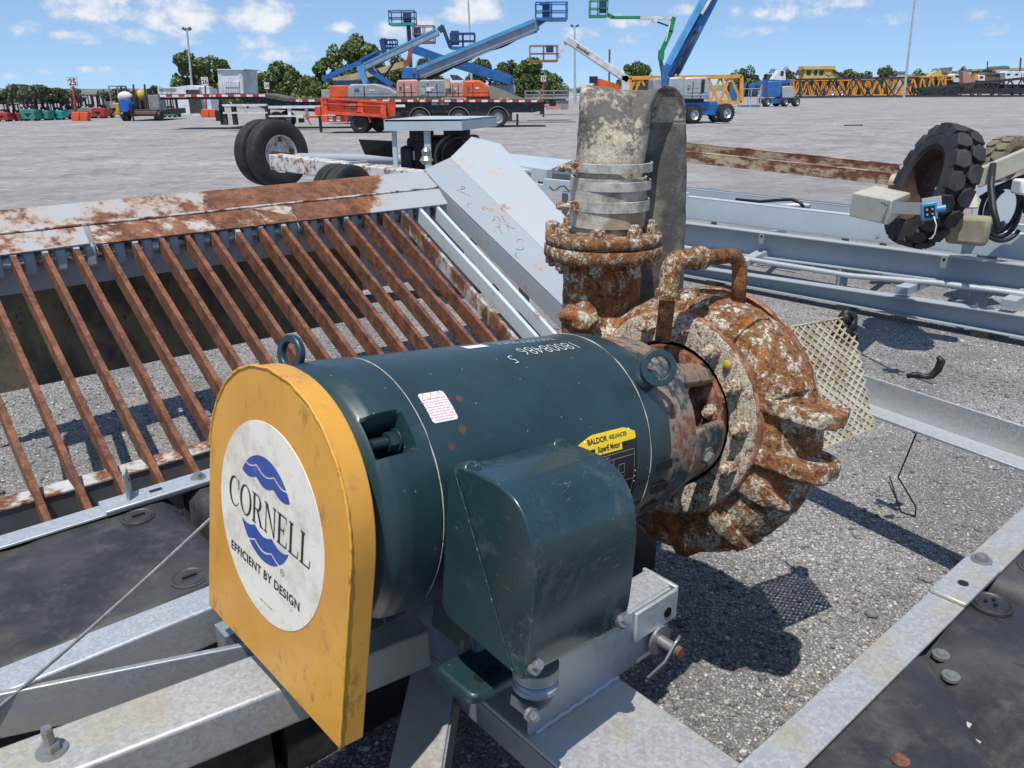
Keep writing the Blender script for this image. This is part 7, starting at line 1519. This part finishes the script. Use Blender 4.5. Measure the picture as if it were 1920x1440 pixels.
    for x in (250, 271): m = MB(); pbar(m, (x, 158), (x + 3, 205), Y + .3, 2.6, .1); build('stack_post', m, 'dark_machine', t)
    r = 9 / ppm(236, 218, Y)
    for x in (233, 240, 294, 301): q = atY(x, 218, Y + .3); yard_wheel(t, (q[0], q[1], r), (1, 0, 0), r, 6.4 / ppm(236, 218, Y), rim='black_steel')
    pb('bumper', 226, 214, 300, 218, .2, 'black_steel', .2); m = MB(); pbar(m, (246, 207), (251, 226), Y - .3, 2.6, .1); pbar(m, (240, 197), (248, 208), Y - .4, 1.5, .05); build('hose_loop', m, 'black_steel', t); pb('panel_light', 227, 211, 231, 213, -.06, 'label_white', .03)
    # white utility shed and generator
    Y = atz(352, 217)[1] + 1.5; t = thing('utility_shed', 'white metal utility shed with an open door bay', 'shed', ground_under(350, 217, Y))
    pb2 = lambda name, x0, y0, x1, y1, dy, mat, dep, par=t: build(name, pbox(MB(), x0, y0, x1, y1, Y + dy, dep), mat, par)
    m = MB(); ppoly(m, [(330, 217), (331, 163), (350, 160), (372, 163), (375, 217)], Y, 3.5); w = build('wall', m, 'yard_white', t); pb2('doorway', 354, 168, 374, 212, -.03, 'dark_machine', .05, w); pb2('door', 337, 186, 353, 216, -.06, 'yard_white', .06, w); pb2('wing_wall', 298, 165, 330, 185, .3, 'yard_white', .4); pb2('roof_edge', 296, 163, 331, 166, .2, 'rail_white', .6); pb2('side_bay', 374, 166, 392, 212, .6, 'yard_white', 2.0)
    for x in (303, 312, 320): pb2('panel_rib', x, 167, x + 1, 184, .27, 'louvre_grey', .05)
    Y = YF + 2.5; t = thing('generator', 'tall white generator housing with two louvre panels', 'generator', atY(436, 178, Y)); m = MB(); ppoly(m, [(410, 178), (408, 131), (455, 131), (458, 178)], Y, 2.6); w = build('housing', m, 'yard_white', t, bevel=.03); pb2('roof', 407, 129, 457, 131.5, -.1, 'yard_white', 2.8)
    for y0, y1 in ((153, 163.5), (167, 174.5)):
        lv = pb2('louvre_panel', 422, y0, 449, y1, -.03, 'louvre_grey', .04, w)
        for k in range(8): x = 422.5 + k * 3.3; build('slat', pbox(MB(), x, y0 + .5, x + 1.4, y1 - .5, Y - .06, .04), 'yard_white', lv)
    for x in (413, 451): pb2('corner_trim', x, 135, x + 1, 176, -.03, 'rail_white', .03, w)
    # light poles
    for xb, yb, xt, yt, lab, hd in ((363, 200, 350.5, 56, 'tall grey floodlight pole standing behind the shed', 1), (886, 200, 877.5, -14, 'grey floodlight pole behind the big blue boom', 0), (1078, 190, 1077.5, 50, 'distant grey floodlight pole by the white boom', 1), (1698, 160, 1716.5, -10, 'tall grey light pole behind the orange booms at right', 0)):
        Y = {363: 95, 886: 80, 1078: 120, 1698: 150}[xb]; b = atY(xb, yb, Y); b[2] = 0; a = atY(xt, yt, Y); t = thing('light_pole', lab, 'light pole', b); wpx = 5 / ppm(xb, 170, Y); build('pole', MB().lathe([(0, wpx / 2), (np.linalg.norm(a - b), wpx * .28)], b, a - b, 10, True), 'pole_grey', t, smooth=40)
        if hd:
            for s in (-1, 1): build('floodlight', MB().box(a + np.array((s * 5 / ppm(xt, yt, Y), 0, .1)), (6 / ppm(xt, yt, Y), .4, .28), ((.9, 0, .43 * s), (0, 1, 0), (-.43 * s, 0, .9))), 'dark_grey_steel', t)
    for xb, yt, yb, Y, lab, w in ((1143, 92, 150, 130, 'dark wooden utility pole behind the white boom', 3.4), (1852, 115, 150, 300, 'thin utility pole on the right skyline', 2.2), (1914, 108, 150, 300, 'thicker utility pole at the right edge of the skyline', 3.0)):
        a = atY(xb, yt, Y); b = atY(xb, yb, Y); t = build('utility_pole', MB().cyl((b[0], b[1], 0), a, w / 2 / ppm(xb, yb, Y), n=8), 'pole_wood'); tag(t, lab, 'utility pole')
    t = thing('picket_fence', 'low white rail fence far behind the scissor lift', 'fence', ground_under(1080, 185, 150))
    for y in (177, 182): m = MB(); pbar(m, (1030, y), (1105, y - .5), 150, 1.6, .1); build('rail', m, 'yard_white', t)
    for k in range(15): m = MB(); pbox(m, 1031 + k * 5.2, 175.5, 1032.6 + k * 5.2, 187, 149.9, .1); build('picket', m, 'yard_white', t)
    m = MB(); 
    q = atz(1600, 236); o = build('ground_plank', MB().box((q[0], q[1], .03), (.9, .14, .06)), 'pole_wood'); tag(o, 'weathered plank lying alone on the far gravel', 'plank')
build_left_yard()

def tree(x, base_top, w, top, Y, leaf, label, n=2600, group='trees along the yard edge', lobes=17, seed=0, base=None):
    """x centre, width and top in survey pixels; the crown reaches down to base_top"""
    rs = np.random.default_rng(seed + int(x)); k = 1 / ppm(x, base_top, Y); c0 = atY(x, base_top, Y); ct = atY(x, top, Y); hw = w / 2 * k; H = ct[2]
    t = thing('tree', label, 'tree', (c0[0], Y, 0), group); zb = max(.6, c0[2] if base is None else base)
    hc = H - zb; blobs = []
    for i in range(lobes):
        f = rs.uniform(0, 1); zz = zb + hc * (.12 + .72 * f); env = math.sqrt(max(.08, 1 - (abs(f - .38) / .72) ** 2)); r = hw * rs.uniform(.22, .46) * (1 - .30 * f); xx = rs.uniform(-1, 1) * max(.05, hw * env - r * .75); blobs.append((xx, rs.uniform(-.6, .6) * hw, zz, r, min(r * .85, hc * .34)))
    blobs.append((rs.uniform(-.15, .15) * hw, 0, H - hc * .24, hw * .36, hc * .24)); blobs.append((-hw * .62, 0, zb + hc * .30, hw * .38, hc * .28)); blobs.append((hw * .62, 0, zb + hc * .34, hw * .38, hc * .28))
    for _ in range(4): blobs.append((rs.uniform(-.6, .6) * hw, rs.uniform(-.3, .3) * hw, zb + hc * .10, hw * .42, hc * .20))
    V = []; n_each = n // len(blobs)
    for (bx, by, bz, r, rz) in blobs:
        d = rs.normal(size=(n_each, 3)); d /= np.linalg.norm(d, axis=1)[:, None]; rad = rs.uniform(.55, 1.06, n_each) ** .6
        V.append(np.array((bx, by, bz)) + d * rad[:, None] * np.array((r, r, rz)))
    C_ = np.concatenate(V); C_[:, 2] = np.maximum(C_[:, 2], .25); N = len(C_); s = hw * .066 * rs.uniform(.6, 1.35, N)
    a = rs.normal(size=(N, 3)); a /= np.linalg.norm(a, axis=1)[:, None]; b = np.cross(a, rs.normal(size=(N, 3))); b /= np.linalg.norm(b, axis=1)[:, None]
    Q = np.stack([C_ - a * s[:, None], C_ + b * s[:, None] * .75, C_ + a * s[:, None], C_ - b * s[:, None] * .75], 1).reshape(-1, 3)
    me = bpy.data.meshes.new('crown'); me.vertices.add(N * 4); me.vertices.foreach_set('co', Q.reshape(-1)); me.loops.add(N * 4); me.loops.foreach_set('vertex_index', np.arange(N * 4, dtype=np.int32)); me.polygons.add(N); me.polygons.foreach_set('loop_start', np.arange(0, N * 4, 4, dtype=np.int32)); me.update(calc_edges=True)
    me.materials.append(MATS[leaf]); o = bpy.data.objects.new('crown', me); COL.objects.link(o); o.parent = t
    m = MB(); b0 = np.array((c0[0], Y, 0)); m.tube([b0, b0 + (hw * .03, 0, zb + hc * .25), b0 + (-hw * .02, 0, zb + hc * .7)], [hw * .075, hw * .055, hw * .02], 8)
    for i in range(4): bx, by, bz, r, rz = blobs[i]; m.tube([b0 + (0, 0, zb + hc * .1), b0 + (bx * .6, by * .6, (zb + bz) / 2 + hc * .08), b0 + (bx, by, bz)], [hw * .04, hw * .028, hw * .01], 6)
    build('trunk', m, 'trunk_bark', t, smooth=True)
def build_trees():
    T = [(16, 190, 60, 168, 140, 'leaf_dark', 'low dark tree at the left edge behind forklifts', 1500), (50, 192, 62, 158, 138, 'leaf_dark', 'dark tree left of the first rounded pair', 1900), (78, 192, 60, 158, 136, 'leaf_dark', 'dark rounded tree behind the green forklifts', 1900), (118, 190, 60, 168, 139, 'leaf_dark', 'low dark tree behind the turquoise forklift', 1500), (146, 190, 34, 164, 137, 'leaf_dark', 'narrow dark tree right behind sign 25', 1200),
         (222, 190, 60, 166, 145, 'leaf_far', 'pale green tree behind the orange forklift', 1400), (258, 188, 60, 170, 147, 'leaf_far', 'low pale tree behind the rig truck', 1400), (290, 188, 40, 160, 144, 'leaf_dark', 'dark tree left of the white shed', 1300),
         (366, 186, 84, 94, 110, 'leaf_mid', 'tall green tree behind the floodlight pole', 4200), (408, 186, 84, 103, 112, 'leaf_mid', 'tall green tree behind the white generator', 3600), (462, 180, 60, 142, 104, 'leaf_mid', 'low bush right of the white generator', 2200), (534, 184, 104, 114, 98, 'leaf_mid', 'broad round tree behind the trailer front', 5200), (580, 186, 66, 140, 96, 'leaf_bright', 'bright low bush left of the tall tree', 2600), (600, 186, 60, 152, 92, 'leaf_bright', 'yellow green scrub under the blue boom end', 2000),
         (630, 180, 84, 84, 100, 'leaf_mid', 'upright tree at the left of the tall pair', 4200), (676, 180, 112, 63, 99, 'leaf_mid', 'tallest broad tree behind the blue booms', 6500), (742, 182, 80, 100, 103, 'leaf_mid', 'green tree hidden between crossing blue booms', 3600), (800, 180, 80, 108, 104, 'leaf_mid', 'green tree under the long blue boom', 3200), (905, 182, 76, 108, 106, 'leaf_dark', 'dark tree right below the boom tip', 3200), (955, 182, 70, 112, 105, 'leaf_dark', 'dark tree left of lane sign 29', 3200), (1000, 184, 90, 108, 101, 'leaf_mid', 'green tree behind lane sign 29', 4200), (1040, 186, 56, 136, 98, 'leaf_mid', 'smaller green tree right of lane sign 29', 2200),
         (1192, 172, 78, 114, 130, 'leaf_mid', 'round tree behind the white boom base', 3000), (1376, 158, 36, 130, 190, 'leaf_dark', 'low tree left of the right hand round tree', 1300), (1400, 160, 52, 122, 188, 'leaf_dark', 'round dark tree above the compact blue lift', 2200), (1448, 158, 40, 128, 192, 'leaf_dark', 'dark tree left behind the white cab', 1500), (1474, 158, 44, 125, 190, 'leaf_dark', 'dark tree right behind the white cab', 1700), (1590, 156, 60, 131, 200, 'leaf_dark', 'long low tree right of the yellow crane', 1700), (1625, 156, 50, 133, 204, 'leaf_dark', 'low tree left of the isolated round tree', 1500), (1660, 158, 40, 122, 196, 'leaf_dark', 'isolated round tree left of the light pole', 2000), (1722, 154, 50, 129, 200, 'leaf_dark', 'tree right of the tall light pole', 1700), (1752, 154, 44, 127, 202, 'leaf_dark', 'tree behind the yellow boom foot', 1500), (1776, 152, 36, 130, 206, 'leaf_dark', 'small tree above the tarped load', 1200), (1800, 150, 40, 124, 210, 'leaf_dark', 'tree above the white truck cab', 1500), (1845, 148, 60, 128, 260, 'leaf_far', 'pale far tree on the right skyline', 1500)]
    for x, bt, w, top, Y, leaf, lab, n in T: tree(x, bt, w, top, Y, leaf, lab, int(n * 2.6), base=(.4))
    # hills and far town
    m = MB(); xs = np.linspace(-700, 2900, 160); rowt = []; rowb = []; rowk = []
    for x in xs:
        y = 166 - 28 * (1 / (1 + math.exp(-(x - 1500) / 130))) - 14 * (1 / (1 + math.exp(-(x - 1780) / 60))) + 1.6 * mnoise.noise(Vector((x * .02, 0, 0))) + 1.0 * mnoise.noise(Vector((x * .11, 3, 0)))
        p = atY(x, y, 2600); q = atY(x, y, 900); rowt.append(p); rowb.append(np.array((q[0], 700, -1.0))); rowk.append(np.array((p[0], 4200, -2)))
    h = build('hills', MB().rings([rowb, [(.5 * np.array(a) + .5 * np.array(b)) * np.array((1, 1, .85)) for a, b in zip(rowb, rowt)], rowt, rowk], False, False), 'hills'); h['kind'] = 'structure'; h['label'] = 'low hazy hills rising to the right'
    rs = random.Random(5)
    for k, (x, y, w, hgt, mat, lab) in enumerate(((1880, 126, 26, 6, 'roof_green', 'long green roofed hall on the right hill'), (1818, 131, 10, 4, 'house_pale', 'pale house right of the far tree tops'), (1836, 133, 12, 4, 'brick_pink', 'pinkish house on the right hill slope'), (1782, 127, 8, 3, 'house_pale', 'tiny pale house high on the right skyline'), (1690, 136, 22, 5, 'house_pale', 'pale flat building by the tall light pole'), (1098, 167, 34, 10, 'louvre_grey', 'grey roofed house left of the utility pole'))):
        Y = 420 if x != 1098 else 170; t = thing('house', lab, 'house', ground_under(x, y, Y)); a = atY(x - w / 2, y + hgt, Y); b = atY(x + w / 2, y, Y)
        wl = MB().box(((a[0] + b[0]) / 2, Y + 4, (a[2] * 1.0 + b[2]) / 2 - 4), (b[0] - a[0], 8, b[2] - a[2] + 8)); build('wall', wl, 'house_pale' if mat == 'roof_green' else mat, t)
        rf = MB().prism([(a[0] - .5, b[2]), (b[0] + .5, b[2]), ((a[0] + b[0]) / 2 + (b[0] - a[0]) * .2, b[2] + (b[2] - a[2]) * .5), ((a[0] + b[0]) / 2 - (b[0] - a[0]) * .2, b[2] + (b[2] - a[2]) * .5)], (0, Y - .4, 0), (1, 0, 0), (0, 0, 1), (0, 1, 0), 9); r_ = build('roof', rf, mat if mat == 'roof_green' else 'fork_grey', t)
        m = MB(); n = max(2, int(w / 5))
        for j in range(n): xx = a[0] + (b[0] - a[0]) * (j + .5) / n; build('window', MB().box((xx, Y - .04, b[2] - (b[2] - a[2]) * .45), ((b[0] - a[0]) * .35 / n, .06, (b[2] - a[2]) * .4)), 'window_glass', t)
build_trees()
